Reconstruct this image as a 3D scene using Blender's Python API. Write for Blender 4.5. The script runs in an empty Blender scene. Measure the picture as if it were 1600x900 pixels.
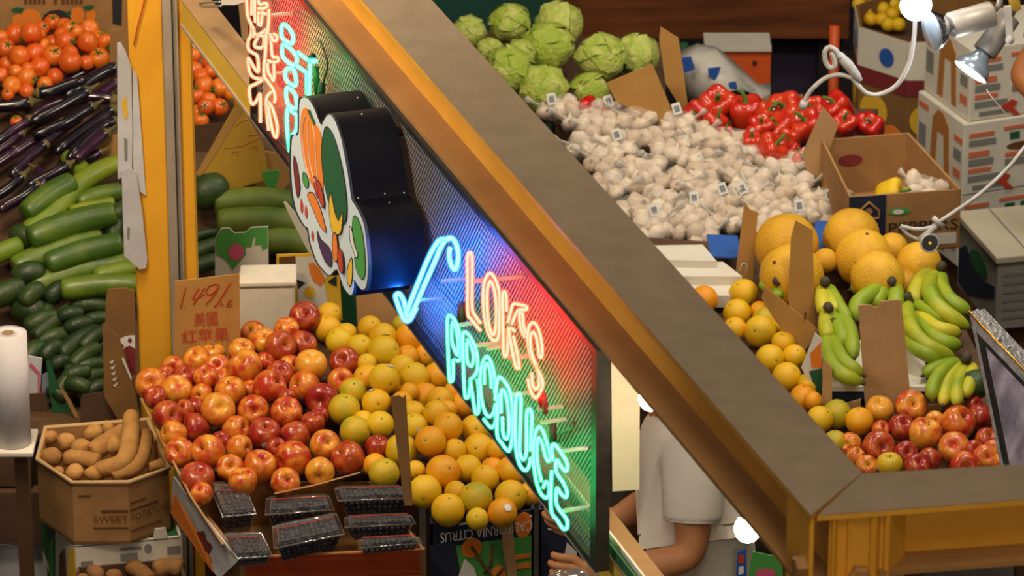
import bpy, bmesh, math, random
from mathutils import Vector, Matrix, noise as mnoise
random.seed(7)
R = math.radians
scene = bpy.context.scene
COL = scene.collection

# ------------------------------------------------------------------ camera
F = 7600.0                       # focal length in pixels of a 1600 wide frame
PITCH = R(23)
CAM = Vector((0, 0, 5.5))
cp, sp = math.cos(PITCH), math.sin(PITCH)
cd = bpy.data.cameras.new('camera'); cam = bpy.data.objects.new('camera', cd); COL.objects.link(cam)
cam.location = CAM; cam.rotation_euler = (R(90) - PITCH, 0, 0)
cd.sensor_width = 36; cd.lens = 36 * F / 1600; cd.clip_end = 100
cd.dof.use_dof = True; cd.dof.focus_distance = 9.9; cd.dof.aperture_fstop = 11
scene.camera = cam

def ray(px, py):
    r = (px - 800) / F; u = (450 - py) / F
    return Vector((r, cp + u * sp, -sp + u * cp))
def PZ(px, py, z):
    d = ray(px, py); return CAM + d * ((z - CAM.z) / d.z)
def PY(px, py, y):
    d = ray(px, py); return CAM + d * (y / d.y)
def PP(px, py, p0, n):           # meet a plane
    d = ray(px, py); return CAM + d * ((Vector(p0) - CAM).dot(n) / d.dot(n))
def proj(P):
    v = Vector(P) - CAM
    fw = v.y * cp - v.z * sp; up = v.y * sp + v.z * cp
    return 800 + F * v.x / fw, 450 - F * up / fw, fw
def mpp(P): return proj(P)[2] / F   # metres per pixel there
class Pile:                          # a sloping heap surface through P0 rising away from the aisle
    def __init__(s, P0, k): s.p0 = Vector(P0); s.k = k; s.n = Vector((0, -k, 1)).normalized()
    def at(s, px, py, off=0): return PP(px, py, s.p0 + s.n * off, s.n)
    def z(s, y, off=0): return s.p0.z + s.k * (y - s.p0.y) + off

# the frame's long beam: s across it (to the right), t along it (towards the aisle)
AZ = R(17.8)
NB = Vector((math.cos(AZ), math.sin(AZ), 0)); DB = Vector((math.sin(AZ), -math.cos(AZ), 0))
def ST(s, t, z): return NB * s + DB * t + Vector((0, 0, z))
def PS(px, py, s): return PP(px, py, NB * s, NB)

# ------------------------------------------------------------------ tags
def tag(o, label=None, cat=None, group=None, kind=None):
    if label: o['label'] = label
    if cat: o['category'] = cat
    if group: o['group'] = group
    if kind: o['kind'] = kind
    return o
ORIG = {}
def empty(name, loc, label=None, cat=None, group=None):
    o = bpy.data.objects.new(name, None); COL.objects.link(o); o.location = loc
    o.empty_display_size = .05
    ORIG[o.name] = Vector(loc)
    return tag(o, label, cat, group)

# ------------------------------------------------------------------ mesh collector (world coordinates)
class MB:
    def __init__(s): s.v = []; s.f = []; s.sm = []; s.sharp = 0
    def add(s, verts, faces, smooth=False):
        b = len(s.v); s.v += [Vector(v) for v in verts]
        for f in faces: s.f.append([i + b for i in f]); s.sm.append(smooth)
        return s
    def box(s, c, size, rot=None, taper=1.0):
        c = Vector(c); hx, hy, hz = size[0] / 2, size[1] / 2, size[2] / 2
        vs = []
        for z in (-1, 1):
            k = taper if z > 0 else 1
            for x, y in ((-1, -1), (1, -1), (1, 1), (-1, 1)):
                p = Vector((x * hx * k, y * hy * k, z * hz))
                vs.append(c + (rot @ p if rot else p))
        return s.add(vs, [(3, 2, 1, 0), (4, 5, 6, 7), (0, 1, 5, 4), (1, 2, 6, 5), (2, 3, 7, 6), (3, 0, 4, 7)])
    def bar(s, a, b, w, h, up=(0, 0, 1)):
        a, b = Vector(a), Vector(b); d = (b - a).normalized(); up = Vector(up)
        x = d.cross(up).normalized(); y = x.cross(d).normalized(); vs = []
        for p in (a, b):
            for i, j in ((-1, -1), (1, -1), (1, 1), (-1, 1)): vs.append(p + x * (i * w / 2) + y * (j * h / 2))
        return s.add(vs, [(3, 2, 1, 0), (4, 5, 6, 7), (0, 1, 5, 4), (1, 2, 6, 5), (2, 3, 7, 6), (3, 0, 4, 7)])
    def prism(s, pts, vec):       # planar polygon swept along vec
        pts = [Vector(p) for p in pts]; vec = Vector(vec); n = len(pts)
        s.add(pts + [p + vec for p in pts], [list(range(n))[::-1], list(range(n, 2 * n))] + [(i, (i + 1) % n, n + (i + 1) % n, n + i) for i in range(n)])
        return s
    def tube(s, path, r, seg=8, closed=False, caps=True, flat=1.0):
        P = [Vector(p) for p in path]; n = len(P)
        rr = r if isinstance(r, (list, tuple)) else [r] * n
        vs = []; up = None
        for i in range(n):
            if closed: d = P[(i + 1) % n] - P[i - 1]
            else: d = P[min(i + 1, n - 1)] - P[max(i - 1, 0)]
            if d.length < 1e-9: d = Vector((0, 0, 1))
            d.normalize()
            if up is None:
                up = d.orthogonal().normalized()
            up = (up - d * up.dot(d))
            if up.length < 1e-6: up = d.orthogonal()
            up.normalize(); x = d.cross(up)
            for k in range(seg):
                a = 2 * math.pi * k / seg
                vs.append(P[i] + (x * math.cos(a) + up * (math.sin(a) * flat)) * rr[i])
        fs = []
        for i in range(n if closed else n - 1):
            j = (i + 1) % n
            for k in range(seg):
                m = (k + 1) % seg
                fs.append((i * seg + k, i * seg + m, j * seg + m, j * seg + k))
        if caps and not closed:
            fs.append(list(range(seg))[::-1]); fs.append(list(range((n - 1) * seg, n * seg)))
        return s.add(vs, fs, True)
    def lathe(s, prof, seg=20, mat=None, mod=None, z0=None):
        # prof: list of (r,z); mod(angle, r, z) -> (r, z)
        vs = []; rings = []
        for r, z in prof:
            if r < 1e-6:
                rings.append([len(vs)]); vs.append(Vector((0, 0, z)))
            else:
                ring = []
                for k in range(seg):
                    a = 2 * math.pi * k / seg
                    q, w = (r, z) if mod is None else mod(a, r, z)
                    ring.append(len(vs)); vs.append(Vector((q * math.cos(a), q * math.sin(a), w)))
                rings.append(ring)
        fs = []
        for A, B in zip(rings, rings[1:]):
            if len(A) == 1 and len(B) == 1: continue
            for k in range(seg):
                m = (k + 1) % seg
                if len(A) == 1: fs.append((A[0], B[m], B[k]))
                elif len(B) == 1: fs.append((A[k], A[m], B[0]))
                else: fs.append((A[k], A[m], B[m], B[k]))
        if mat is not None: vs = [mat @ v for v in vs]
        return s.add(vs, fs, True)
    def ball(s, c, r, seg=14, rings=8, sq=(1, 1, 1), rot=None):
        prof = [(math.sin(math.pi * i / rings), -math.cos(math.pi * i / rings)) for i in range(rings + 1)]
        m = Matrix.Translation(Vector(c)) @ (rot.to_4x4() if rot else Matrix.Identity(4)) @ Matrix.Diagonal((r * sq[0], r * sq[1], r * sq[2], 1))
        return s.lathe([(0 if a < 1e-5 else a, b) for a, b in prof], seg, m)
    def mesh(s, name, off=Vector((0, 0, 0)), fix=True):
        me = bpy.data.meshes.new(name)
        me.from_pydata([v - off for v in s.v], [], s.f)
        me.polygons.foreach_set('use_smooth', s.sm)
        if fix:
            bm = bmesh.new(); bm.from_mesh(me); bmesh.ops.recalc_face_normals(bm, faces=bm.faces); bm.to_mesh(me); bm.free()
        me.update()
        if s.sharp: me.set_sharp_from_angle(angle=s.sharp)
        return me
    def build(s, name, mat, parent=None, bevel=0):
        if parent is None:
            xs = [v.x for v in s.v]; ys = [v.y for v in s.v]; zs = [v.z for v in s.v]
            loc = Vector(((min(xs) + max(xs)) / 2, (min(ys) + max(ys)) / 2, min(zs))); off = loc
        else:
            off = ORIG[parent.name]; loc = Vector((0, 0, 0))
        me = s.mesh(name, off)
        o = bpy.data.objects.new(name, me); COL.objects.link(o); o.location = loc
        me.materials.append(mat)
        if parent is not None: o.parent = parent
        ORIG[o.name] = Vector(off)
        if bevel:
            b = o.modifiers.new('bevel', 'BEVEL'); b.width = bevel; b.segments = 2; b.limit_method = 'ANGLE'
        return o

def smooth_path(pts, n=4, closed=False):   # Catmull-Rom
    P = [Vector(p) for p in pts]; out = []; m = len(P)
    if m < 3: return P
    for i in range(m if closed else m - 1):
        if closed: a, b, c, d = P[i - 1], P[i], P[(i + 1) % m], P[(i + 2) % m]
        else: a, b, c, d = P[max(i - 1, 0)], P[i], P[i + 1], P[min(i + 2, m - 1)]
        for k in range(n):
            t = k / n
            out.append(.5 * ((2 * b) + (c - a) * t + (2 * a - 5 * b + 4 * c - d) * t * t + (3 * b - a - 3 * c + d) * t ** 3))
    if not closed: out.append(P[-1])
    return out

# ------------------------------------------------------------------ flat print on a quad
class Quad:
    def __init__(s, a, b, c, d, off=.002):   # lower-left, lower-right, upper-right, upper-left seen from outside
        s.a, s.b, s.c, s.d = map(Vector, (a, b, c, d)); s.n = (s.b - s.a).cross(s.d - s.a).normalized(); s.off = off
    def __call__(s, u, v, k=1):
        return (s.a * (1 - u) + s.b * u) * (1 - v) + (s.d * (1 - u) + s.c * u) * v + s.n * (s.off * k)
    def poly(s, pts, name, mat, parent, k=1):
        m = MB(); m.prism([s(u, v, k) for u, v in pts], -s.n * s.off * .8); return m.build(name, mat, parent)
    def rect(s, u0, v0, u1, v1, name, mat, parent, k=1): return s.poly([(u0, v0), (u1, v0), (u1, v1), (u0, v1)], name, mat, parent, k)
    def disc(s, u, v, ru, rv, name, mat, parent, k=1, n=18):
        return s.poly([(u + ru * math.cos(2 * math.pi * i / n), v + rv * math.sin(2 * math.pi * i / n)) for i in range(n)], name, mat, parent, k)
    def rects(s, L, name, mat, parent, k=1):
        for u0, v0, u1, v1 in L: s.rect(u0, v0, u1, v1, name, mat, parent, k)
    def text(s, txt, u0, v0, u1, v1, name, mat, parent, k=1.5, turn=False):
        vs, fs = text_geo(txt)
        m = MB(); out = []
        for x, y in vs:
            if turn: x, y = 1 - x, 1 - y
            out.append(s(u0 + (u1 - u0) * x, v0 + (v1 - v0) * y, k))
        m.add(out, fs); o = m.build(name, mat, parent); return o
    def strokes(s, lines, r, name, mat, parent, k=1):
        m = MB()
        for L in lines: m.tube([s(u, v, k) for u, v in L], r, 5)
        return m.build(name, mat, parent)
def text_geo(txt):
    cu = bpy.data.curves.new('t', 'FONT'); cu.body = txt; cu.resolution_u = 3
    ob = bpy.data.objects.new('t', cu); COL.objects.link(ob)
    dg = bpy.context.evaluated_depsgraph_get(); ev = ob.evaluated_get(dg)
    me = bpy.data.meshes.new_from_object(ev)
    vs = [(v.co.x, v.co.y) for v in me.vertices]; fs = [list(p.vertices) for p in me.polygons]
    bpy.data.objects.remove(ob); bpy.data.curves.remove(cu); bpy.data.meshes.remove(me)
    x0 = min(v[0] for v in vs); x1 = max(v[0] for v in vs); y0 = min(v[1] for v in vs); y1 = max(v[1] for v in vs)
    return [((x - x0) / (x1 - x0), (y - y0) / (y1 - y0)) for x, y in vs], fs

# ------------------------------------------------------------------ materials
def nodes(name):
    m = bpy.data.materials.new(name); m.use_nodes = True; nt = m.node_tree
    b = nt.nodes['Principled BSDF']; return m, nt, b, nt.links.new
def mat(name, col, rough=.6, metal=0, col2=None, scale=8, lo=.35, hi=.65, bump=0, bscale=60, spec=.5, trans=0, alpha=1, coat=0, rnd=0, stretch=None, emit=None, es=1, sss=0, detail=3):
    m, nt, b, L = nodes(name)
    b.inputs['Base Color'].default_value = (*col, 1); b.inputs['Roughness'].default_value = rough
    b.inputs['Metallic'].default_value = metal; b.inputs['Specular IOR Level'].default_value = spec
    b.inputs['Transmission Weight'].default_value = trans; b.inputs['Alpha'].default_value = alpha
    b.inputs['Coat Weight'].default_value = coat; b.inputs['Coat Roughness'].default_value = .15
    if emit: b.inputs['Emission Color'].default_value = (*emit, 1); b.inputs['Emission Strength'].default_value = es
    tc = nt.nodes.new('ShaderNodeTexCoord'); src = tc.outputs['Object']
    if stretch:
        mp = nt.nodes.new('ShaderNodeMapping'); mp.inputs['Scale'].default_value = stretch; L(src, mp.inputs[0]); src = mp.outputs[0]
    if col2 is not None:
        nz = nt.nodes.new('ShaderNodeTexNoise'); nz.inputs['Scale'].default_value = scale; nz.inputs['Detail'].default_value = detail
        cr = nt.nodes.new('ShaderNodeValToRGB'); cr.color_ramp.elements[0].position = lo; cr.color_ramp.elements[1].position = hi
        cr.color_ramp.elements[0].color = (*col, 1); cr.color_ramp.elements[1].color = (*col2, 1)
        L(src, nz.inputs['Vector'])
        fac = nz.outputs['Fac']
        if rnd:
            oi = nt.nodes.new('ShaderNodeObjectInfo'); ma = nt.nodes.new('ShaderNodeMath'); ma.operation = 'MULTIPLY_ADD'
            L(oi.outputs['Random'], ma.inputs[0]); ma.inputs[1].default_value = rnd
            sb = nt.nodes.new('ShaderNodeMath'); sb.operation = 'SUBTRACT'; L(fac, sb.inputs[0]); sb.inputs[1].default_value = rnd / 2
            L(sb.outputs[0], ma.inputs[2]); fac = ma.outputs[0]
            # shift the noise per object too
            ad = nt.nodes.new('ShaderNodeVectorMath'); ad.operation = 'ADD'; cm = nt.nodes.new('ShaderNodeMath'); cm.operation = 'MULTIPLY'; cm.inputs[1].default_value = 37
            L(oi.outputs['Random'], cm.inputs[0]); L(src, ad.inputs[0]); L(cm.outputs[0], ad.inputs[1]); L(ad.outputs[0], nz.inputs['Vector'])
        L(fac, cr.inputs[0]); L(cr.outputs[0], b.inputs['Base Color'])
    if bump:
        n2 = nt.nodes.new('ShaderNodeTexNoise'); n2.inputs['Scale'].default_value = bscale; n2.inputs['Detail'].default_value = 3
        bp = nt.nodes.new('ShaderNodeBump'); bp.inputs['Strength'].default_value = bump; bp.inputs['Distance'].default_value = .01
        L(src, n2.inputs['Vector']); L(n2.outputs['Fac'], bp.inputs['Height']); L(bp.outputs[0], b.inputs['Normal'])
    return m
def emis(name, col, s):
    m = bpy.data.materials.new(name); m.use_nodes = True; nt = m.node_tree; nt.nodes.clear()
    e = nt.nodes.new('ShaderNodeEmission'); e.inputs[0].default_value = (*col, 1); e.inputs[1].default_value = s
    o = nt.nodes.new('ShaderNodeOutputMaterial'); nt.links.new(e.outputs[0], o.inputs[0]); return m
def clear(name, col, rough=.1, mixf=.35):     # thin clear plastic
    m = bpy.data.materials.new(name); m.use_nodes = True; nt = m.node_tree; b = nt.nodes['Principled BSDF']
    g = nt.nodes.new('ShaderNodeBsdfGlossy'); g.inputs[0].default_value = (*col, 1); g.inputs[1].default_value = rough
    mg = nt.nodes.new('ShaderNodeMixShader'); mg.inputs[0].default_value = .8; nt.links.new(b.outputs[0], mg.inputs[1]); nt.links.new(g.outputs[0], mg.inputs[2])
    b.inputs['Base Color'].default_value = (*col, 1); b.inputs['Roughness'].default_value = rough; b.inputs['Specular IOR Level'].default_value = .9
    t = nt.nodes.new('ShaderNodeBsdfTransparent'); x = nt.nodes.new('ShaderNodeMixShader'); x.inputs[0].default_value = mixf
    o = nt.nodes['Material Output']; nt.links.new(t.outputs[0], x.inputs[1]); nt.links.new(mg.outputs[0], x.inputs[2]); nt.links.new(x.outputs[0], o.inputs[0])
    return m

MT = {}
def mk(k, *a, **kw): MT[k] = mat(k, *a, **kw)
mk('beam_dust', (.225, .165, .104), .85, col2=(.26, .192, .122), scale=14, bump=.12, bscale=150)
mk('beam_brown', (.27, .132, .040), .6, col2=(.34, .168, .052), scale=6, bump=.08, bscale=80)
mk('beam_orange', (.62, .29, .022), .5, col2=(.70, .34, .03), scale=9, bump=.08, bscale=90)
mk('post_yellow', (.86, .43, .03), .5, col2=(.78, .37, .022), scale=5, bump=.06, bscale=60)
mk('grey_channel', (.38, .33, .27), .55, col2=(.30, .26, .21), scale=8)
mk('rail_side', (.70, .46, .05), .5, col2=(.60, .38, .04), scale=4)
mk('rail_top', (.34, .21, .10), .8, col2=(.27, .165, .08), scale=10, bump=.1)
mk('card', (.40, .21, .075), .85, col2=(.33, .17, .06), scale=14, bump=.06, bscale=120)
mk('card_light', (.52, .31, .14), .85, col2=(.46, .27, .12), scale=14, bump=.05, bscale=120)
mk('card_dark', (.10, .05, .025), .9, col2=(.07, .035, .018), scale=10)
mk('card_edge', (.55, .37, .18), .9)
mk('price_card', (.50, .27, .075), .85, col2=(.45, .235, .06), scale=12)
mk('yellow_card', (.56, .33, .035), .8, col2=(.50, .28, .03), scale=8)
mk('white_card', (.72, .68, .60), .7, col2=(.66, .62, .54), scale=10)
mk('white_foam', (.78, .72, .62), .75, col2=(.72, .65, .54), scale=20, bump=.05, bscale=200)
mk('white_paper', (.62, .63, .66), .6, col2=(.52, .53, .58), scale=12, bump=.15, bscale=30)
mk('cream', (.66, .60, .47), .6, col2=(.60, .54, .41), scale=8)
mk('ink_red', (.50, .045, .015), .8)
mk('ink_red_soft', (.62, .17, .08), .8)
mk('ink_black', (.02, .02, .022), .8)
mk('ink_grey', (.22, .22, .21), .8)
mk('ink_navy', (.010, .016, .045), .7)
mk('ink_blue', (.02, .10, .42), .6)
mk('ink_green', (.07, .32, .06), .7)
mk('ink_dkgreen', (.012, .10, .035), .7)
mk('ink_pink', (.62, .10, .19), .7)
mk('ink_orange', (.80, .22, .02), .7)
mk('ink_yellow', (.80, .48, .03), .7)
mk('ink_maroon', (.20, .02, .025), .7)
mk('ink_purple', (.07, .025, .085), .7)
mk('ink_brown', (.13, .05, .015), .8)
mk('ink_squash', (.42, .17, .035), .8)
mk('ink_white', (.75, .74, .70), .7)
mk('print_red', (.38, .035, .012), .6, col2=(.48, .08, .015), scale=5, stretch=(1, 1, 30))
mk('art_face', (.66, .74, .78), .5, col2=(.58, .67, .73), scale=3)
mk('art_edge', (.035, .05, .055), .4)
mk('art_box', (.004, .004, .008), .5, spec=.12)
mk('frame_black', (.006, .006, .006), .5, col2=(.02, .018, .016), scale=40)
mk('rivet', (.6, .6, .62), .3, 1)
mk('cable', (.012, .012, .012), .5)
mk('cap_red', (.32, .015, .02), .45)
mk('cap_dark', (.07, .015, .012), .5)
mk('glass_post', (.55, .55, .55), .25, alpha=.55)
mk('wood_wall', (.19, .055, .014), .5, col2=(.10, .028, .008), scale=3, stretch=(1, 1, 9), bump=.1, bscale=20)
mk('green_board', (.008, .075, .055), .7, col2=(.006, .055, .04), scale=4)
mk('dark_wall', (.012, .009, .014), .9, col2=(.018, .012, .016), scale=3)
mk('floor', (.035, .028, .024), .7, col2=(.05, .04, .033), scale=6, bump=.1)
mk('table_wood', (.11, .052, .018), .7, col2=(.075, .034, .012), scale=4, stretch=(1, 6, 1))
mk('stem', (.09, .05, .02), .8)
mk('stem_green', (.10, .26, .03), .6, col2=(.05, .15, .02), scale=60)
mk('sticker', (.72, .72, .74), .4)
mk('apple', (.48, .035, .010), .3, col2=(.78, .33, .03), scale=1.1, lo=.38, hi=.68, rnd=.22, coat=.3, detail=5, stretch=(1.6, 1.6, .7))
mk('orange', (.82, .32, .004), .42, col2=(.80, .46, .008), scale=1.2, lo=.33, hi=.67, rnd=.55, coat=.06, bump=.25, bscale=22)
mk('lemonish', (.80, .47, .02), .42, col2=(.62, .50, .035), scale=18, lo=.40, hi=.66, rnd=.30, coat=.08, bump=.10, bscale=420)
mk('orange_base', (.62, .42, .03), .45, bump=.10, bscale=420)
mk('tomato', (.68, .11, .010), .34, col2=(.76, .20, .016), scale=1.2, rnd=.5, coat=.2)
mk('eggplant', (.008, .005, .012), .2, col2=(.055, .010, .045), scale=9, lo=.45, hi=.75, rnd=.35, coat=.5)
mk('eggplant_cap', (.17, .12, .035), .7, col2=(.09, .09, .03), scale=50)
mk('cuke', (.045, .105, .010), .42, col2=(.13, .20, .016), scale=14, lo=.38, hi=.72, rnd=.3, coat=.1, bump=.12, bscale=70)
mk('cuke_light', (.14, .22, .012), .45, col2=(.25, .30, .02), scale=14, lo=.38, hi=.72, rnd=.3, coat=.1, bump=.15, bscale=50)
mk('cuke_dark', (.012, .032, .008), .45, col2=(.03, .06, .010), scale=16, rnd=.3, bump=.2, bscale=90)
mk('melon_green', (.075, .14, .012), .5, col2=(.17, .21, .022), scale=12, rnd=.2, bump=.05, bscale=60)
mk('lettuce', (.36, .44, .055), .6, col2=(.60, .62, .20), scale=2.2, lo=.33, hi=.68, rnd=.25, bump=.6, bscale=7)
mk('lettuce_leaf', (.34, .46, .045), .6, col2=(.58, .62, .17), scale=2.6, lo=.35, hi=.7, rnd=.3, bump=.6, bscale=8)
mk('pepper', (.52, .012, .010), .22, col2=(.60, .045, .012), scale=1.2, rnd=.4, coat=.4)
mk('garlic', (.60, .47, .35), .6, col2=(.74, .64, .52), scale=2.4, rnd=.6, bump=.3, bscale=6)
mk('garlic_net', (.74, .70, .66), .6, alpha=.55)
mk('barcode', (.60, .60, .60), .5)
mk('barcode_bars', (.16, .17, .18), .6)
mk('melon', (.72, .40, .018), .6, col2=(.64, .33, .012), scale=2.2, rnd=.3, bump=.3, bscale=14)
mk('banana', (.24, .34, .012), .5, col2=(.54, .49, .025), scale=10, lo=.36, hi=.70, rnd=.5)
mk('banana_tip', (.06, .045, .02), .8)
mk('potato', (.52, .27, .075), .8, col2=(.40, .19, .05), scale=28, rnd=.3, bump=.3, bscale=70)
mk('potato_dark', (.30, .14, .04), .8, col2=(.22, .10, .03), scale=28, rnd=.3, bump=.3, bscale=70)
mk('berries', (.012, .012, .022), .5, col2=(.05, .05, .075), scale=90, bump=.6, bscale=110)
MT['clam'] = clear('clam', (.9, .9, .9), .08, .16)
MT['film'] = clear('film', (.92, .92, .94), .10, .55)
mk('roll', (.68, .67, .70), .6, col2=(.60, .59, .63), scale=30, stretch=(1, 1, 40))
mk('roll_core', (.30, .20, .11), .8)
mk('skin', (.52, .225, .085), .55, col2=(.46, .19, .07), scale=14, sss=.1)
mk('skin_dark', (.36, .13, .04), .55, col2=(.31, .11, .035), scale=14)
mk('shirt', (.72, .66, .57), .85, col2=(.66, .60, .51), scale=9, bump=.25, bscale=16)
mk('shirt_dark', (.17, .05, .02), .85, col2=(.13, .04, .015), scale=9, bump=.2, bscale=16)
mk('trousers', (.03, .04, .08), .9, col2=(.02, .03, .06), scale=9)
mk('hair', (.014, .010, .008), .5)
mk('eye', (.02, .015, .012), .2)
mk('lip', (.36, .10, .06), .5)
mk('lamp_metal', (.42, .38, .34), .45, .3, col2=(.34, .31, .28), scale=30)
mk('lamp_white', (.50, .49, .48), .5, col2=(.40, .38, .36), scale=30)
mk('lamp_blue', (.35, .45, .58), .25, .4)
mk('chrome', (.75, .78, .82), .12, 1)
mk('film_frame', (.36, .36, .38), .3, .5, col2=(.55, .55, .56), scale=60, bump=.4, bscale=90)
mk('gold', (.70, .36, .06), .25, 1)
mk('film_art', (.20, .18, .26), .3, col2=(.48, .46, .60), scale=26, stretch=(1, 1, .4), bump=.5, bscale=40)
mk('bin_brown', (.20, .10, .035), .8, col2=(.26, .13, .03), scale=6)
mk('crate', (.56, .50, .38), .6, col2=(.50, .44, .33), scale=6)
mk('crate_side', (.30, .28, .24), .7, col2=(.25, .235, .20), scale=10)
mk('orange_paint', (.75, .11, .02), .5)
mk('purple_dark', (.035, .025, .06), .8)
mk('plastic_bag', (.72, .69, .64), .4, col2=(.60, .57, .53), scale=12, bump=.4, bscale=25)
mk('tin', (.45, .46, .48), .35, .8)
# ================================================================== the steel frame
zB0, zB1 = 2.200, 2.337            # diagonal beam bottom and top
sL, sR = 2.4377, 2.566; sM = (sL + sR) / 2
A2 = PZ(1345, 740, zB1); B2 = PZ(1275, 805, zB1)           # mitre of the top flange
A1 = PZ(1600, 725, zB1); B1 = PZ(1600, 780, zB1)
tA, tB = A2.dot(DB), B2.dot(DB)
tF = -10.9
def xy(P, z): return Vector((P.x, P.y, z))
beam = empty('roof_beam', xy((A2 + B2) / 2, zB0), 'long dusty brown steel I-beam running diagonally above the neon sign', 'beam')
m = MB()
g = (A2 - B2).normalized()
m.prism([ST(sL, tF, zB1), ST(sL, tB - .002, zB1), ST(sR, tA - .002, zB1), ST(sR, tF, zB1)], (0, 0, -.0015)); m.build('top_flange_face', MT['beam_dust'], beam)['label'] = 'dusty grey brown upper face'
m = MB(); m.prism([ST(sL, tF, zB1 - .0015), ST(sL, tB - .002, zB1 - .0015), ST(sR, tA - .002, zB1 - .0015), ST(sR, tF, zB1 - .0015)], (0, 0, -.0085)); m.build('top_flange', MT['beam_orange'], beam)
m = MB(); m.prism([ST(sM - .004, tF, zB0 + .008), ST(sM - .004, tB, zB0 + .008), ST(sM + .004, tB, zB0 + .008), ST(sM + .004, tF, zB0 + .008)], (0, 0, zB1 - zB0 - .018)); m.build('web', MT['beam_orange'], beam)
m = MB(); m.prism([ST(sL, tF, zB0), ST(sL, tB + .10, zB0), ST(sR, tA + .10, zB0), ST(sR, tF, zB0)], (0, 0, .008)); m.build('bottom_flange', MT['beam_brown'], beam)
# stiffener at the near end of the diagonal beam, seen as the upright edge at the corner
def plate_at(px, z0, z1, s0, s1, name, parent, thick=.008):
    P = PZ(px, 860, z0); t = P.dot(DB)
    return P
# cross beam to the right
zC0 = 2.226
cross = empty('cross_beam', xy((A1 + B1) / 2, zC0), 'brown topped steel beam crossing the lower right corner of the stall frame', 'beam')
dirA = (A1 - A2).normalized(); dirB = (B1 - B2).normalized()
A9, B9 = A2 + dirA * 1.3, B2 + dirB * 1.3
gap = dirA * .002
m = MB(); m.prism([A2 + gap, B2 + gap, B9, A9], (0, 0, -.0015)); m.build('top_flange_face', MT['beam_dust'], cross)['label'] = 'dusty grey brown upper face'
m = MB(); m.prism([P + Vector((0, 0, -.0015)) for P in (A2 + gap, B2 + gap, B9, A9)], (0, 0, -.0085)); m.build('top_flange', MT['beam_orange'], cross)
mid2, mid9 = (A2 + B2) / 2, (A9 + B9) / 2; off = (mid9 - mid2).normalized().cross(Vector((0, 0, 1))) * .004
m = MB(); m.prism([xy(mid2 + off, zC0 + .008), xy(mid9 + off, zC0 + .008), xy(mid9 - off, zC0 + .008), xy(mid2 - off, zC0 + .008)], (0, 0, zB1 - .0101 - zC0 - .008)); m.build('web', MT['beam_orange'], cross)
m = MB(); m.prism([xy(A2 + dirA * .09, zC0), xy(B2 + dirB * .10, zC0), xy(B9, zC0), xy(A9, zC0)], (0, 0, .008)); m.build('bottom_flange', MT['beam_brown'], cross)
# corner knuckle: upright plates and bolts between the two beams
knuckle = empty('beam_corner_joint', xy(B2, zB0 - .3), 'bolted yellow steel corner joint with upright plates under the mitred beams', 'beam joint')
zt = zB1 - .0102
def upright(p0, p1, z0, z1, thick, name='stiffener', mt='beam_orange'):
    p0, p1 = xy(p0, z0), xy(p1, z0); n = (p1 - p0).normalized().cross(Vector((0, 0, 1))) * thick / 2
    m = MB(); m.prism([p0 + n, p1 + n, p1 - n, p0 - n], (0, 0, z1 - z0)); return m.build(name, MT[mt], knuckle)
dOut = (B2 - A2).normalized()
# the base plate lies level with the diagonal beam's lower flange
Pb = [B2 + DB * .0, A2, A2 + dirA * .085, B2 + dirB * .095]
m = MB(); m.prism([xy(P, zB0 - .002) for P in (B2 - DB * -.101, A2 + dirA * .0 + DB * .101, A2 + dirA * .085, B2 + dirB * .10 + DB * .02)], (0, 0, .010)); m.build('base_plate', MT['beam_orange'], knuckle)
t17 = PZ(1217, 765, zB1).dot(DB)
upright(ST(sL + .004, t17, 0), ST(sL + .004, tB - .006, 0), zB0 - .03, zt, .007, 'side_plate')
f0 = B2 - dOut * .020 + dirB * .012
upright(f0, f0 + dirB * .100, zB0 - .03, zt, .007, 'front_plate')
c0 = B2 - dOut * .004 + dirB * .026; upright(c0, c0 - dOut * .014, zB0 - .03, zt, .004)
c0 = B2 - dOut * .004 + dirB * .088; upright(c0, c0 - dOut * .014, zB0 - .03, zt, .010)
c0 = B2 - dOut * .002 + dirB * .110; upright(c0, c0 - dOut * .062, zB0 - .03, zt, .008)
def bolt_at(px, py, p0, n):
    n = n.normalized(); P = PP(px, py, p0, n); q = Vector((0, 0, 1)).rotation_difference(n).to_matrix().to_4x4()
    m = MB(); m.lathe([(0, 0), (.0175, 0), (.0175, .013), (.014, .017), (0, .017)], 6, Matrix.Translation(P) @ q)
    for i in range(len(m.sm)): m.sm[i] = False
    m.build('bolt', MT['beam_brown'], knuckle)
bolt_at(1257, 884, ST(sL, 0, 0), -NB); nf = Vector((dirB.y, -dirB.x, 0)); bolt_at(1341, 897, f0 + nf * .0035, nf)
m = MB(); cc = (A2 + B2) / 2 + dirA * .04; m.box((cc.x, cc.y, (zB0 - .002) / 2), (.10, .10, zB0 - .004)); m.build('column', MT['beam_orange'], knuckle)

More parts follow.
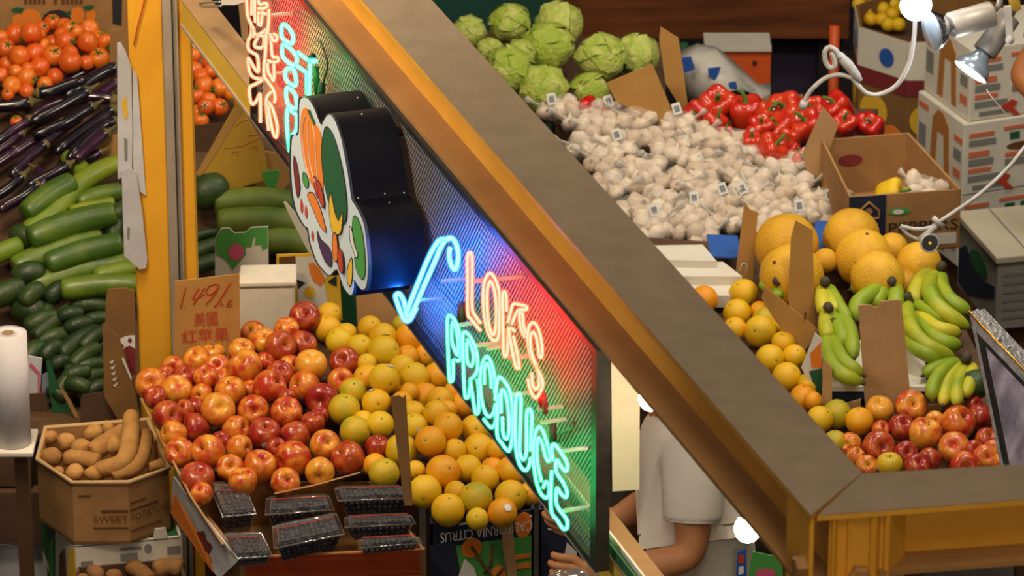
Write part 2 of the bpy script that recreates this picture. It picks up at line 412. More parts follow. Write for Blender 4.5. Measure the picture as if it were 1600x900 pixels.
# ------------------------------------------------------------------ lower rail, post
zR0, zR1 = 1.742, 1.800
rail = empty('sign_rail', ST(2.49, -8.6, zR0), 'lower yellow rail passing beneath the neon sign with a worn tan top', 'rail')
m = MB(); m.prism([ST(2.462, -10.12, zR0), ST(2.462, -6.4, zR0), ST(2.527, -6.4, zR0), ST(2.527, -10.12, zR0)], (0, 0, zR1 - zR0 - .004)); m.build('rail_body', MT['rail_side'], rail)
m = MB(); m.prism([ST(2.462, -10.12, zR1 - .004), ST(2.462, -6.4, zR1 - .004), ST(2.527, -6.4, zR1 - .004), ST(2.527, -10.12, zR1 - .004)], (0, 0, .004)); m.build('rail_top', MT['rail_top'], rail)['label'] = 'worn tan top face'
m = MB(); m.prism([ST(2.458, -10.12, zR0 - .006), ST(2.458, -6.4, zR0 - .006), ST(2.466, -6.4, zR0 - .006), ST(2.466, -10.12, zR0 - .006)], (0, 0, .006)); m.build('rail_trim', MT['grey_channel'], rail)
tn = PZ(929, 895, 1.783).dot(DB); tf = PZ(399, 186, 1.783).dot(DB)
for i, (s0, dz, mt) in enumerate(((2.4655, .020, 'ink_dkgreen'), (2.474, .028, 'white_card'))):
    m = MB(); m.prism([ST(s0, tn - .35, zR1), ST(s0, tn + .9, zR1), ST(s0 + .0035, tn + .9, zR1), ST(s0 + .0035, tn - .35, zR1)], (0, 0, dz))
    tag(m.build('cardboard_sheet', MT[mt]), ['dark green cardboard sheet wedged on the rail nearest the sign', 'pale cardboard sheet on the rail behind the dark green sheet'][i], 'cardboard', 'cardboard sheets wedged on the rail')
yP = 10.42
xa, xb, xc, xd = PY(208, 300, yP).x, PY(261, 300, yP).x, PY(285, 300, yP).x, PY(303, 300, yP).x
post = empty('stall_post', (xa + .04, yP + .03, 0), 'upright yellow post with a grey channel standing behind the apple heap', 'post')
m = MB(); m.box(((xa + xb) / 2, yP + .04, 1.2), (xb - xa, .08, 2.4)); m.build('post_body', MT['post_yellow'], post, bevel=.004)
m = MB(); w = xc - xb
m.box((xb + w * .30, yP + .035, 1.2), (w * .58, .06, 2.4)); m.box((xb + w * .72, yP + .04, 1.2), (w * .16, .05, 2.4)); m.box((xb + w * .92, yP + .03, 1.2), (w * .14, .06, 2.4)); m.build('channel', MT['grey_channel'], post)
m = MB(); m.box(((xc + xd) / 2, yP + .045, 1.2), (xd - xc, .07, 2.4)); m.build('yellow_strip', MT['post_yellow'], post)
cabp = [PY(x, y, yP - .006) for x, y in ((230, -20), (222, 15), (214, 45), (209, 70))]
m = MB(); m.tube(smooth_path(cabp), .0016, 5); m.build('thin_red_wire', MT['ink_red'], post)

# papers hanging off the left face of the post
P0 = [(183, 70), (193, 66), (207, 150), (207, 300), (186, 285)]
def paper(pts, y0, y1, name, label, mt='white_paper'):
    n = len(pts); V = [PY(px, py, y0 + (y1 - y0) * (px - 183) / 48) for px, py in pts]
    m = MB(); m.prism(V, (0, .003, 0)); return tag(m.build(name, MT[mt]), label, 'paper', 'papers hung on the post')
sh1 = paper([(183, 68), (188, 66), (196, 80), (205, 104), (207, 210), (206, 272), (195, 276), (184, 280)], yP - .03, yP - .001, 'paper_sheet', 'upper white paper sheet hanging from the left of the yellow post')
sh2 = paper([(207, 108), (214, 118), (221, 210), (228, 306), (217, 298), (208, 262)], yP - .02, yP - .0035, 'paper_sheet', 'narrow curled paper strip hanging against the yellow post')
sh3 = paper([(190, 268), (200, 262), (212, 268), (222, 330), (230, 405), (228, 419), (218, 421), (206, 410), (194, 400)], yP - .045, yP - .007, 'paper_sheet', 'lower long white paper sheet hanging by the yellow post', 'white_paper')
for (pts, nm, mt, par, y0_, y1_) in (([(190, 160), (197, 150), (200, 180), (195, 188)], 'yellow_mark', 'ink_yellow', sh1, -.03, -.001), ([(194, 215), (199, 218), (199, 250), (195, 252)], 'printed_text', 'ink_grey', sh1, -.03, -.001), ([(199, 355), (203, 356), (202, 374), (199, 373)], 'printed_text', 'ink_grey', sh3, -.045, -.007)):
    m = MB(); m.prism([PY(x, y, yP + y0_ + (y1_ - y0_) * (x - 183) / 48 - .0012) for x, y in pts], (0, .0008, 0)); m.build(nm, MT[mt], par)

# ================================================================== the neon sign
sF = 2.430
sign = empty('neon_sign', ST(2.44, (tn + tf) / 2, 1.783), 'long black framed neon shop sign on perforated metal reading LOK\'S PRODUCE', 'neon sign')
def neon_mat(name, col, s, rim):
    m = bpy.data.materials.new(name); m.use_nodes = True; nt = m.node_tree; b = nt.nodes['Principled BSDF']
    b.inputs['Base Color'].default_value = (*col, 1); b.inputs['Roughness'].default_value = .15
    b.inputs['Emission Color'].default_value = (*col, 1); b.inputs['Emission Strength'].default_value = s
    # half clear emissive sleeve round it, imitating the coloured edge of the glow
    m2 = bpy.data.materials.new(name + '_glow'); m2.use_nodes = True; n2 = m2.node_tree; n2.nodes.clear(); L = n2.links.new
    e = n2.nodes.new('ShaderNodeEmission'); e.inputs[0].default_value = (*rim, 1); e.inputs[1].default_value = 1
    t = n2.nodes.new('ShaderNodeBsdfTransparent'); x = n2.nodes.new('ShaderNodeMixShader'); x.inputs[0].default_value = .42
    o = n2.nodes.new('ShaderNodeOutputMaterial'); L(t.outputs[0], x.inputs[1]); L(e.outputs[0], x.inputs[2]); L(x.outputs[0], o.inputs[0]); MT[name + '_glow'] = m2
    return m
MT['neon_red'] = neon_mat('neon_red', (1.0, .024, .0175), 58.0, (1.5, .34, .08))
MT['neon_green'] = neon_mat('neon_green', (.050, 1.0, .17), 18.0, (.0, .85, .36))
MT['neon_cyan'] = neon_mat('neon_cyan', (.055, 1.0, .22), 18.0, (.0, .90, .52))
MT['neon_blue'] = neon_mat('neon_blue', (.009, .17, 1.0), 110, (.10, .62, 1.3))
def perforated():
    m, nt, b, L = nodes('perforated_metal')
    b.inputs['Base Color'].default_value = (.21, .20, .20, 1); b.inputs['Roughness'].default_value = .5; b.inputs['Metallic'].default_value = .1
    tc = nt.nodes.new('ShaderNodeTexCoord')
    def dot(v):
        d = nt.nodes.new('ShaderNodeVectorMath'); d.operation = 'DOT_PRODUCT'; d.inputs[1].default_value = v; L(tc.outputs['Object'], d.inputs[0]); return d.outputs['Value']
    def mth(op, a, c=None):
        n = nt.nodes.new('ShaderNodeMath'); n.operation = op
        for i, x in enumerate((a, c)):
            if x is None: continue
            if isinstance(x, (int, float)): n.inputs[i].default_value = x
            else: L(x, n.inputs[i])
        return n.outputs[0]
    pu, pz = .0125, .0135                 # diamond lattice: spacing along and up the sheet
    u = dot((DB.x / pu, DB.y / pu, 1 / pz)); v = dot((DB.x / pu, DB.y / pu, -1 / pz))
    fu = mth('SUBTRACT', mth('FRACT', u), .5); fv = mth('SUBTRACT', mth('FRACT', v), .5)
    xx = mth('MULTIPLY', mth('ADD', fu, fv), pu / 2); zz = mth('MULTIPLY', mth('SUBTRACT', fu, fv), pz / 2)
    d = mth('ADD', mth('MULTIPLY', xx, xx), mth('MULTIPLY', zz, zz))
    hole = mth('LESS_THAN', d, .0036 ** 2)
    t = nt.nodes.new('ShaderNodeBsdfTransparent'); x = nt.nodes.new('ShaderNodeMixShader')
    L(hole, x.inputs[0]); L(b.outputs[0], x.inputs[1]); L(t.outputs[0], x.inputs[2]); L(x.outputs[0], nt.nodes['Material Output'].inputs[0])
    return m
m = MB(); m.add([ST(2.442, tf, 1.79), ST(2.442, tn, 1.79), ST(2.442, tn, 2.198), ST(2.442, tf, 2.198)], [(0, 1, 2, 3)]); m.build('perforated_panel', perforated(), sign)
m = MB()
def sbar(s0, s1, t0, t1, z0, z1): m.prism([ST(s0, t0, z0), ST(s0, t1, z0), ST(s1, t1, z0), ST(s1, t0, z0)], (0, 0, z1 - z0))
sbar(sF, 2.4555, tf, tn - .028, 1.783, 1.797); sbar(sF, 2.4555, tf, tn - .028, 2.186, 2.199)
sbar(sF, 2.4555, tn - .028, tn, 1.783, 2.199); sbar(sF, 2.4555, tf - .012, tf, 1.783, 2.199)
m.build('sign_frame', MT['frame_black'], sign)

sT = 2.392                                       # plane of the glass tubes, standing off the panel
def neon(name, lines, mt, rpx=3.3, s=sT, label=None, closed=()):
    m = MB(); m2 = MB()
    for i, L in enumerate(lines):
        P = [PS(x, y, s) for x, y in L]
        r = rpx * mpp(P[len(P) // 2])
        # the tube is round; resample finely so the steeply foreshortened bends stay smooth
        S = smooth_path(P, 5, closed=(i in closed))
        m.tube(S, r * .68, 7, closed=(i in closed)); m2.tube(S, r * 1.2, 9, closed=(i in closed))
    o = m.build(name, MT[mt], sign); m2.build('glow_sleeve', MT[mt + '_glow'], o)  # the wider sleeve only adds the glow's coloured edge
    if label: o['label'] = label
    return o
neon('neon_check_mark', [
    [(703, 388), (702, 400), (705, 414), (710, 421), (714, 416), (716, 398), (713, 382), (707, 373), (699, 373), (690, 384), (678, 412), (663, 446), (649, 478), (641, 492), (637, 494), (634, 484), (630, 468), (624, 459), (618, 462), (621, 474), (628, 492), (634, 501), (641, 499), (650, 482)],
    [(700, 374), (690, 374), (682, 380), (670, 402), (656, 435), (642, 470), (637, 484)]], 'neon_blue', 4.4, label='white blue neon swash mark')
neon('neon_letter', [[(750, 516), (737, 499), (731, 489), (730.6, 440), (730.6, 402), (734, 395), (737.6, 402), (737.6, 440), (737.8, 482), (743, 494), (750, 504)]], 'neon_red', label='pink red neon letter L')
neon('neon_letter', [[(755, 460), (757.5, 438), (765, 427), (773, 434), (779, 452), (781, 470), (780.5, 495), (780, 515), (778, 529), (771, 532), (764, 522), (759, 506), (756, 485)],
                     [(762, 492), (761, 462), (763, 445), (767, 440), (772, 452), (775, 472), (775.5, 495), (774, 516), (770, 523), (765, 512)]], 'neon_red', closed=(0, 1), label='pink red neon letter O')
neon('neon_letter', [[(794, 514), (793, 548), (790, 557), (787, 550), (786, 520), (785.5, 480), (785.5, 462), (788, 455), (791, 462), (791.5, 486)],
                     [(800, 506), (806, 490), (812, 484), (822, 484), (823, 479), (812, 476), (802, 475), (798, 487), (794, 503)],
                     [(804, 517), (800, 514), (795, 514), (797, 530), (802, 556), (806, 573), (811, 574), (809, 556), (805, 538), (802, 525)]], 'neon_red', label='pink red neon letter K')
neon('neon_apostrophe', [[(820, 526), (815, 516), (812, 500), (812, 490), (815, 488), (817, 494), (818, 508), (822, 521)]], 'neon_red', label='pink red neon apostrophe')
neon('neon_letter', [[(831, 583), (832, 600), (837, 608), (842, 602), (842, 587), (838, 572), (832, 556), (829, 540), (829, 526), (833, 519), (838, 527), (841, 544), (843, 557), (847, 556), (846.5, 536), (841, 513), (833, 504), (826, 512), (825, 534), (829, 555), (836, 570), (844, 585), (848, 598), (845, 611), (837, 622), (829, 610), (825, 592)]], 'neon_red', label='pink red neon letter S')
neon('neon_letter', [[(708, 562), (708, 590), (705, 596), (702, 590), (700, 545), (699, 502), (702, 493), (711, 501), (718, 520), (721, 545), (718, 563), (710, 562)],
                     [(706, 508), (706, 532), (711, 548), (715, 554), (716, 535), (712, 513), (707, 504)]], 'neon_green', label='green neon letter P')
neon('neon_letter', [[(735, 592), (733, 616), (729, 622), (726, 614), (724, 570), (723, 527), (727, 519), (737, 530), (745, 552), (746, 577), (739, 590), (735, 594), (738, 616), (742, 641), (745, 647), (748, 640), (748, 612), (746, 592)],
                     [(729, 536), (730, 564), (737, 572), (740, 556), (735, 538), (730, 531)]], 'neon_green', label='green neon letter R')
neon('neon_letter', [[(774, 632), (771, 645), (764, 651), (757, 642), (752, 620), (750, 590), (754, 567), (761, 557), (768, 568), (773, 590), (773, 614)],
                     [(756, 655), (767, 668), (774, 660), (775, 642)], [(757, 600), (757, 576), (761, 568), (766, 580), (768, 606)]], 'neon_green', label='green neon letter O')
neon('neon_letter', [[(774, 625), (776, 600), (780, 589), (789, 597), (797, 613), (801, 640), (801, 678), (797, 701), (793, 704), (785, 694), (777, 680), (777, 650), (779, 617)],
                     [(783, 645), (783, 614), (787, 610), (792, 625), (795, 650), (795, 676), (791, 686), (786, 677), (785, 652)]], 'neon_cyan', label='green neon letter D')
neon('neon_letter', [[(829, 716), (827, 727), (821, 735), (812, 726), (806, 700), (805, 660), (806, 624), (810, 615), (814, 624), (813, 662), (812, 703), (817, 718), (822, 710), (823, 680), (823, 648), (827, 639), (831, 648), (830, 680), (829, 704)]], 'neon_cyan', label='green neon letter U')
neon('neon_letter', [[(849, 762), (852, 753), (857, 757), (858, 770), (853, 778), (845, 771), (838, 752), (834, 724), (834, 698), (836, 678), (842, 667), (849, 675), (855, 694), (860, 713), (857, 721), (852, 712), (847, 693), (841, 684), (839, 700), (840, 724), (846, 752)]], 'neon_green', label='green neon letter C')
neon('neon_letter', [[(864, 720), (862, 700), (866, 694), (873, 702), (884, 719), (887, 730), (884, 736), (877, 729), (870, 719), (869, 737), (880, 754), (886, 769), (884, 777), (877, 772), (870, 763), (870, 789), (885, 811), (886, 824), (880, 826), (871, 813), (861, 795), (862, 736)]], 'neon_cyan', label='green neon letter E')
zh = [
    [(385, -14), (387, 23), (393, 40), (392, 56), (388, 63), (388, 76), (394, 82), (402, 88), (404, 108), (402, 112), (396, 104), (388, 91), (389, 108), (394, 119), (403, 123), (412, 123), (400, 131), (390, 137), (391, 156), (395, 163), (401, 157), (406, 147), (407, 160), (407, 191)],
    [(394, -14), (393, 23)], [(399, -14), (398, 10), (399, 35)], [(404, -10), (405, 6), (415, 5), (418, 9), (412, 13), (404, 13)],
    [(420, 15), (420, 30), (418, 52)], [(403, 18), (404, 40)], [(410, 18), (409, 30), (407, 40)], [(395, 42), (399, 54), (408, 52), (416, 46)],
    [(396, 44), (396, 58)], [(402, 56), (412, 57), (411, 73), (400, 74), (398, 68), (402, 60)],
    [(416, 50), (415, 80), (413, 100), (413, 119), (419, 128), (427, 140), (430, 152), (429, 160)],
    [(422, 52), (424, 70), (426, 88), (433, 89), (435, 94), (430, 97), (419, 95)], [(428, 53), (433, 57), (431, 64), (426, 62), (425, 56)],
    [(428, 99), (428, 125), (423, 119), (419, 112), (418, 99)],
    [(427, 143), (420, 147), (416, 158), (418, 186), (420, 204)], [(420, 160), (426, 170), (433, 196), (432, 214), (427, 208), (422, 185), (419, 165)], [(404, 20), (418, 22)]]
neon('neon_characters', zh, 'neon_red', 3.1, label='column of red orange neon Chinese characters')
gr = [
    [(444, 38), (440, 43), (440, 56), (446, 64), (456, 68), (458, 56), (452, 45)],
    [(442, 70), (442, 88), (454, 100), (462, 102), (463, 88), (451, 74)],
    [(452, 106), (446, 111), (447, 124), (455, 132), (462, 133), (462, 119), (458, 109)],
    [(450, 137), (447, 143), (449, 160), (456, 168), (464, 169), (463, 156), (460, 146)],
    [(450, 169), (448, 188), (450, 215), (453, 236), (456, 214), (463, 202), (464, 182), (457, 175)],
    [(494, 95), (486, 95), (484, 110), (483, 148)], [(479, 112), (480, 148)], [(466, 82), (480, 93), (490, 97)], [(464, 103), (478, 113)]]
neon('neon_scroll', gr, 'neon_cyan', 3.7, closed=(0, 1, 2, 3, 4), label='column of cyan green neon loops')
# electrode boots, cable, stand-off posts
m = MB(); m.tube([PS(846, 618, 2.40), PS(851, 643, 2.41)], .0085, 10); m.build('electrode_boot', MT['cap_red'], sign)['label'] = 'red electrode boot'
m = MB(); m.tube([PS(863, 658, 2.425), PS(864, 690, 2.425)], .0075, 8); m.build('electrode_boot', MT['cap_dark'], sign)
m = MB(); m.tube([PS(722, 474, 2.43), PS(721, 502, 2.43)], .009, 8); m.build('electrode_boot', MT['cap_dark'], sign)
m = MB(); m.tube(smooth_path([PS(x, y, 2.43) for x, y in ((864, 690), (872, 690), (877, 678), (886, 672), (895, 668), (898, 660))]), .0028, 6); m.build('sign_wire', MT['cap_dark'], sign)
m = MB(); m.tube(smooth_path([PS(x, y, 2.425) for x, y in ((488, 66), (500, 66), (508, 85), (512, 102), (507, 122), (505, 134))]), .002, 6); m.build('sign_wire', MT['cable'], sign)
m = MB(); m.tube([PS(503, 132, 2.425), PS(502, 160, 2.425)], .0075, 8); m.build('electrode_boot', MT['cable'], sign)
m = MB(); m.tube([PS(493, 104, 2.425), PS(496, 150, 2.425)], .0065, 8); m.build('electrode_boot', MT['ink_dkgreen'], sign)
m = MB(); m.tube([PS(488, 88, 2.425), PS(487, 90, 2.40)], .008, 8); m.build('electrode_boot', MT['cable'], sign)
for px, py in ((738, 440), (780, 436), (716, 508), (744, 540), (760, 545), (795, 560), (792, 618), (840, 640), (878, 705), (880, 798), (690, 440), (655, 470), (424, 24), (432, 115), (846, 660)):
    m = MB(); P = PS(px, py, sT + .003); m.tube([P, P + NB * .046], .0042, 8); m.build('glass_standoff', MT['glass_post'], sign)

# the fruit and vegetable cut-out
sA = 2.322
out = [(476, 150), (470, 160), (469, 206), (460, 210), (457, 226), (457, 270), (460, 305), (466, 330), (478, 352), (484, 357), (488, 380), (498, 408), (510, 424), (519, 431), (526, 424), (532, 423), (541, 447), (549, 459), (555, 462), (558, 452), (559, 438), (566, 448), (573, 454), (579, 446), (581, 412), (576, 360), (568, 336), (558, 318), (554, 310), (548, 270), (538, 220), (527, 188), (517, 177), (509, 188), (504, 194), (494, 170), (485, 155)]
plaque = empty('fruit_cutout', ST((sA + 2.44) / 2, PS(520, 300, sA).dot(DB), 1.79), 'deep black cut-out box with a painted fruit and vegetable cluster fixed on the neon sign', 'sign cut-out')
def ps(pts, s): return [PS(x, y, s) for x, y in pts]
outs = [((p)) for p in smooth_path([Vector((x, y, 0)) for x, y in out], 4, True)]
face = [PS(p.x, p.y, sA) for p in outs]
m = MB(); m.prism(face, NB * (2.4285 - sA)); m.sm = [True] * len(m.sm); m.sharp = R(38); ob = m.build('box_body', MT['art_box'], plaque)
m = MB(); m.prism([p - NB * .0005 for p in face], -NB * .006); m.build('face_edge', MT['art_edge'], plaque)
inner = [PS(p.x + (580 - p.x) / 120 * 4.2 - (.6 if p.x > 540 else 0), 303 + (p.y - 303) * .986, sA) for p in outs]
m = MB(); m.prism([p - NB * .0066 for p in inner], -NB * .0012); m.build('painted_face', MT['art_face'], plaque)['label'] = 'pale blue white painted face'
def art(name, pts, mt, k=1, sm=True):
    P = smooth_path([Vector((x, y, 0)) for x, y in pts], 2, True) if sm else [Vector((x, y, 0)) for x, y in pts]
    m = MB(); m.prism([PS(p.x - 2, p.y, sA) - NB * (.0076 + .0008 * k) for p in P], -NB * .0005); o = m.build(name, MT[mt], plaque)
    if len(P) > 8 and mt != 'ink_orange' or 'carrots' in name or 'pepper' in name:
        m = MB(); m.tube([PS(p.x - 2, p.y, sA) - NB * (.0082 + .0008 * k) for p in P], .0009, 4, closed=True); m.build('outline', MT['ink_black'], o)
art('painted_pumpkin', [(487, 167), (480, 175), (478, 210), (483, 250), (490, 275), (498, 292), (507, 304), (513, 300), (514, 285), (513, 240), (510, 207), (501, 192), (495, 178)], 'ink_orange')
for L in ([(487, 180), (483, 205), (487, 250), (495, 280)], [(492, 185), (491, 210), (495, 255), (503, 285)], [(499, 196), (503, 220), (505, 260), (507, 290)]):
    m = MB(); m.tube(smooth_path([PS(x - 3, y, sA) - NB * .0098 for x, y in L]), .0009, 5); m.build('pumpkin_line', MT['ink_white'], plaque)
art('pumpkin_stalk', [(489, 171), (493, 170), (502, 192), (500, 195)], 'ink_dkgreen', 2, False)
art('painted_watermelon', [(517, 199), (524, 200), (533, 218), (544, 260), (551, 308), (551, 340), (545, 350), (536, 345), (522, 312), (514, 270), (512, 230)], 'ink_dkgreen', 2)
art('painted_bananas', [(527, 300), (524, 322), (527, 350), (532, 364), (542, 364), (545, 350), (546, 336), (545, 330), (539, 344), (533, 328)], 'ink_yellow', 3)
art('painted_carrots', [(489, 304), (498, 300), (510, 326), (515, 344), (519, 362), (510, 354), (497, 324)], 'ink_orange')
art('painted_eggplant', [(505, 360), (510, 373), (522, 384), (527, 396), (528, 410), (525, 416), (517, 408), (509, 388), (505, 370)], 'ink_purple')
art('painted_orange_pepper', [(532, 362), (537, 368), (539, 394), (537, 408), (532, 403), (530, 380)], 'ink_orange', 4)
art('painted_red_pepper', [(540, 388), (545, 391), (548, 412), (547, 426), (542, 422), (539, 404)], 'ink_red', 5)
art('painted_chili', [(558, 401), (560, 413), (559, 438), (555, 447), (552, 438), (552, 419)], 'ink_yellow')
art('painted_greens', [(561, 338), (568, 340), (576, 366), (580, 408), (579, 430), (574, 435), (567, 424), (563, 402), (568, 395), (563, 384), (560, 362)], 'ink_green')
art('painted_cabbage_stalk', [(556, 352), (560, 360), (564, 382), (569, 396), (566, 402), (562, 390), (557, 376)], 'ink_white', 2)
art('painted_tomato', [(505, 281), (511, 287), (517, 316), (514, 324), (508, 306)], 'ink_red', 3)
art('painted_tomato', [(500, 274), (506, 282), (509, 304), (505, 308), (501, 292)], 'ink_red', 2)
art('painted_grapes', [(468, 243), (473, 256), (478, 292), (474, 308), (471, 292), (468, 265)], 'ink_maroon')
art('painted_peas', [(483, 268), (490, 277), (491, 290), (486, 292), (482, 280)], 'ink_green')
for q in ([(479, 309), (482, 320), (481, 333), (478, 325)], [(486, 319), (489, 330), (488, 341), (485, 334)], [(497, 359), (499, 367), (498, 377), (495, 368)]): art('painted_strawberry', q, 'ink_red')
for px, py in ((567, 308), (599, 304), (630, 302), (606, 320), (580, 172), (560, 150)):
    P = PS(px, py, 2.39); m = MB()
# rivets sit on the box side: find the side surface by walking along the outline
def side_point(px, py):
    best = None
    for i in range(len(face)):
        for k in range(5):
            a = face[i].lerp(face[(i + 1) % len(face)], k / 5)
            for q in range(1, 14):
                P = a + NB * (.105 * q / 14); X, Y, _ = proj(P); d = (X - px) ** 2 + (Y - py) ** 2
                if (best is None or d < best[0]): best = (d, P)
    return best[1]
for px, py in ((562, 309), (599, 304), (630, 302), (560, 152), (566, 178), (606, 318)):
    m = MB(); m.ball(side_point(px, py), .0022, 8, 4); m.build('rivet', MT['rivet'], plaque)

# white card and bulbs hanging under the diagonal beam
q = [PY(x, y, 7.80) for x, y in ((953, 545), (999, 560), (999, 765), (957, 768))]
q[0].z = q[1].z = 2.199
m = MB(); m.prism(q, (0, .002, 0)); tag(m.build('hanging_card', MT['white_card']), 'blank white card hanging under the beam at the near end of the sign', 'card')
def bulb(px, py, z, label, col=(1.0, .74, .42), e=70):
    P = PZ(px, py, z); t = empty('light_bulb', P, label, 'light bulb', 'bulbs strung under the diagonal beam')
    m = MB(); m.ball(P, .021, 14, 9, (1, 1, 1.1)); g = m.build('glass_bulb', MT['bulb_glow'], t)
    m = MB(); m.tube([P + Vector((0, 0, .02)), P + Vector((0, 0, .05))], .013, 10); m.build('socket', MT['cable'], t)
    m = MB(); m.tube([P + Vector((0, 0, .05)), Vector((P.x, P.y, max(P.z + .06, 2.2)))], .003, 6); m.build('cord', MT['cable'], t)
MT['bulb_glow'] = emis('bulb_glow', (1.0, .80, .50), 60)
bulb(1168, 826, 2.10, 'bare glowing bulb under the beam close to the corner joint')
bulb(1017, 622, 2.10, 'bare glowing bulb under the beam behind the hanging white card')
# ================================================================== produce prototypes
ORD = ['', 'first', 'second', 'third', 'fourth', 'fifth', 'sixth', 'seventh', 'eighth', 'ninth', 'tenth', 'eleventh', 'twelfth', 'thirteenth', 'fourteenth', 'fifteenth', 'sixteenth', 'seventeenth', 'eighteenth', 'nineteenth', 'twentieth']
def lathe_mesh(name, prof, seg, mod=None):
    m = MB(); m.lathe(prof, seg, None, mod); return m.mesh(name)
def proto_obj(name, me, mt):
    me.materials.clear(); me.materials.append(MT[mt]); o = bpy.data.objects.new(name, me); ORIG[o.name] = Vector(); return o
def proto_child(name, me, mt, par, label=None):
    o = proto_obj(name, me, mt); o.parent = par
    if label: o['label'] = label
    return o
PROTOS = {}
def reg(key, root, kids=()): PROTOS[key] = (root, list(kids))
def put(key, loc, scale, rot, mt=None, skip=()):
    root, kids = PROTOS[key]
    o = root.copy(); COL.objects.link(o); o.location = loc; o.scale = (scale,) * 3 if not isinstance(scale, tuple) else scale
    o.rotation_euler = rot
    if mt:
        o.material_slots[0].link = 'OBJECT'; o.material_slots[0].material = MT[mt]
    for k in kids:
        if k.name.split('.')[0] in skip: continue
        c = k.copy(); COL.objects.link(c); c.parent = o
    return o
# unit radius prototypes
def apple_prof():
    pr = [(0, -.80), (.12, -.84), (.30, -.90), (.52, -.84), (.76, -.60), (.93, -.25), (1.0, .10), (.97, .38), (.84, .66), (.62, .83), (.40, .87), (.22, .78), (.10, .66), (0, .60)]
    return pr
ap = proto_obj('apple', lathe_mesh('apple', apple_prof(), 20, lambda a, r, z: (r * (1 + .025 * math.cos(5 * a) * (1 if z < 0 else .4)), z)), 'apple')
m = MB(); m.tube([(0, 0, .60), (.02, .01, .76), (.06, .03, .90)], [.045, .035, .05], 6); st = proto_child('stem', m.mesh('stem'), 'stem', ap, 'short brown stem')
m = MB(); m.lathe([(0, .012), (.26, .0), (.27, -.012)], 12); stk = m.mesh('sticker')
for v in stk.vertices:                    # lay the sticker on the apple's cheek
    x, y = v.co.x, v.co.y; q = Vector((x, -1.02 + .5 * (x * x + y * y), y + .15)); v.co = q
sk = proto_child('sticker', stk, 'sticker', ap, 'small white fruit sticker')
reg('apple', ap, [st, sk])
og = proto_obj('orange', lathe_mesh('orange', [(0, -.97), (.10, -.975), (.22, -.965), (.45, -.885), (.70, -.71), (.88, -.46), (.98, -.16), (1.0, .06), (.95, .32), (.83, .56), (.63, .77), (.40, .91), (.2, .965), (.08, .955), (0, .93)], 20), 'orange')
m = MB(); m.lathe([(0, .958), (.045, .955), (.07, .975), (.05, .985), (0, .975)], 7); nv = proto_child('navel', m.mesh('navel'), 'stem_green', og, 'small green brown stem button')
sk2 = proto_child('sticker', stk.copy(), 'sticker', og, 'small white fruit sticker')
reg('orange', og, [nv, sk2])
tm = proto_obj('tomato', lathe_mesh('tomato', [(0, -.92), (.3, -.90), (.6, -.74), (.88, -.40), (1, 0), (.95, .35), (.76, .68), (.5, .86), (.25, .90), (0, .82)], 16), 'tomato')
m = MB()
for i in range(5):
    a = 2 * math.pi * i / 5; c, s_ = math.cos(a), math.sin(a)
    m.tube([(0, 0, .86), (.25 * c, .25 * s_, .97), (.55 * c, .55 * s_, .88)], [.06, .09, .02], 5, flat=.5)
m.tube([(0, 0, .85), (.05, .05, 1.2), (.2, .1, 1.45)], .05, 5)
reg('tomato', tm, [proto_child('calyx', m.mesh('calyx'), 'stem_green', tm, 'green leafy calyx')])
def pep_mod(a, r, z): return r * (1 + .13 * math.cos(4 * a) * (.6 + .4 * abs(z)) + .05 * math.cos(3 * a + 1)), z + .06 * math.cos(4 * a) * (r if abs(z) > .6 else 0)
pp = proto_obj('red_bell_pepper', lathe_mesh('red_bell_pepper', [(0, -.72), (.18, -.80), (.42, -.98), (.66, -.92), (.80, -.55), (.88, -.1), (.96, .3), (.95, .62), (.80, .86), (.55, .95), (.32, .84), (.15, .70), (0, .66)], 32, pep_mod), 'pepper')
m = MB(); m.tube(smooth_path([(0, 0, .62), (.02, .02, .95), (.12, .05, 1.25), (.30, .10, 1.42)], 3), [.26, .17, .13, .12, .11, .11, .11, .11, .12, .14][:10], 8)
reg('pepper', pp, [proto_child('stem', m.mesh('stem'), 'stem_green', pp, 'thick green curved stem')])
ml = proto_obj('melon', lathe_mesh('melon', [(math.sin(math.pi * i / 14) * (1 if i else 0), -1.03 * math.cos(math.pi * i / 14)) if 0 < i < 14 else (0, -1.03 * math.cos(math.pi * i / 14)) for i in range(15)], 26, lambda a, r, z: (r * (1 + .015 * math.cos(5 * a + 3 * z)), z)), 'melon')
m = MB(); m.lathe([(0, 1.0), (.05, 1.02), (.07, 1.035), (.03, 1.045), (0, 1.04)], 8); reg('melon', ml, [proto_child('stem_scar', m.mesh('stem_scar'), 'stem', ml)])
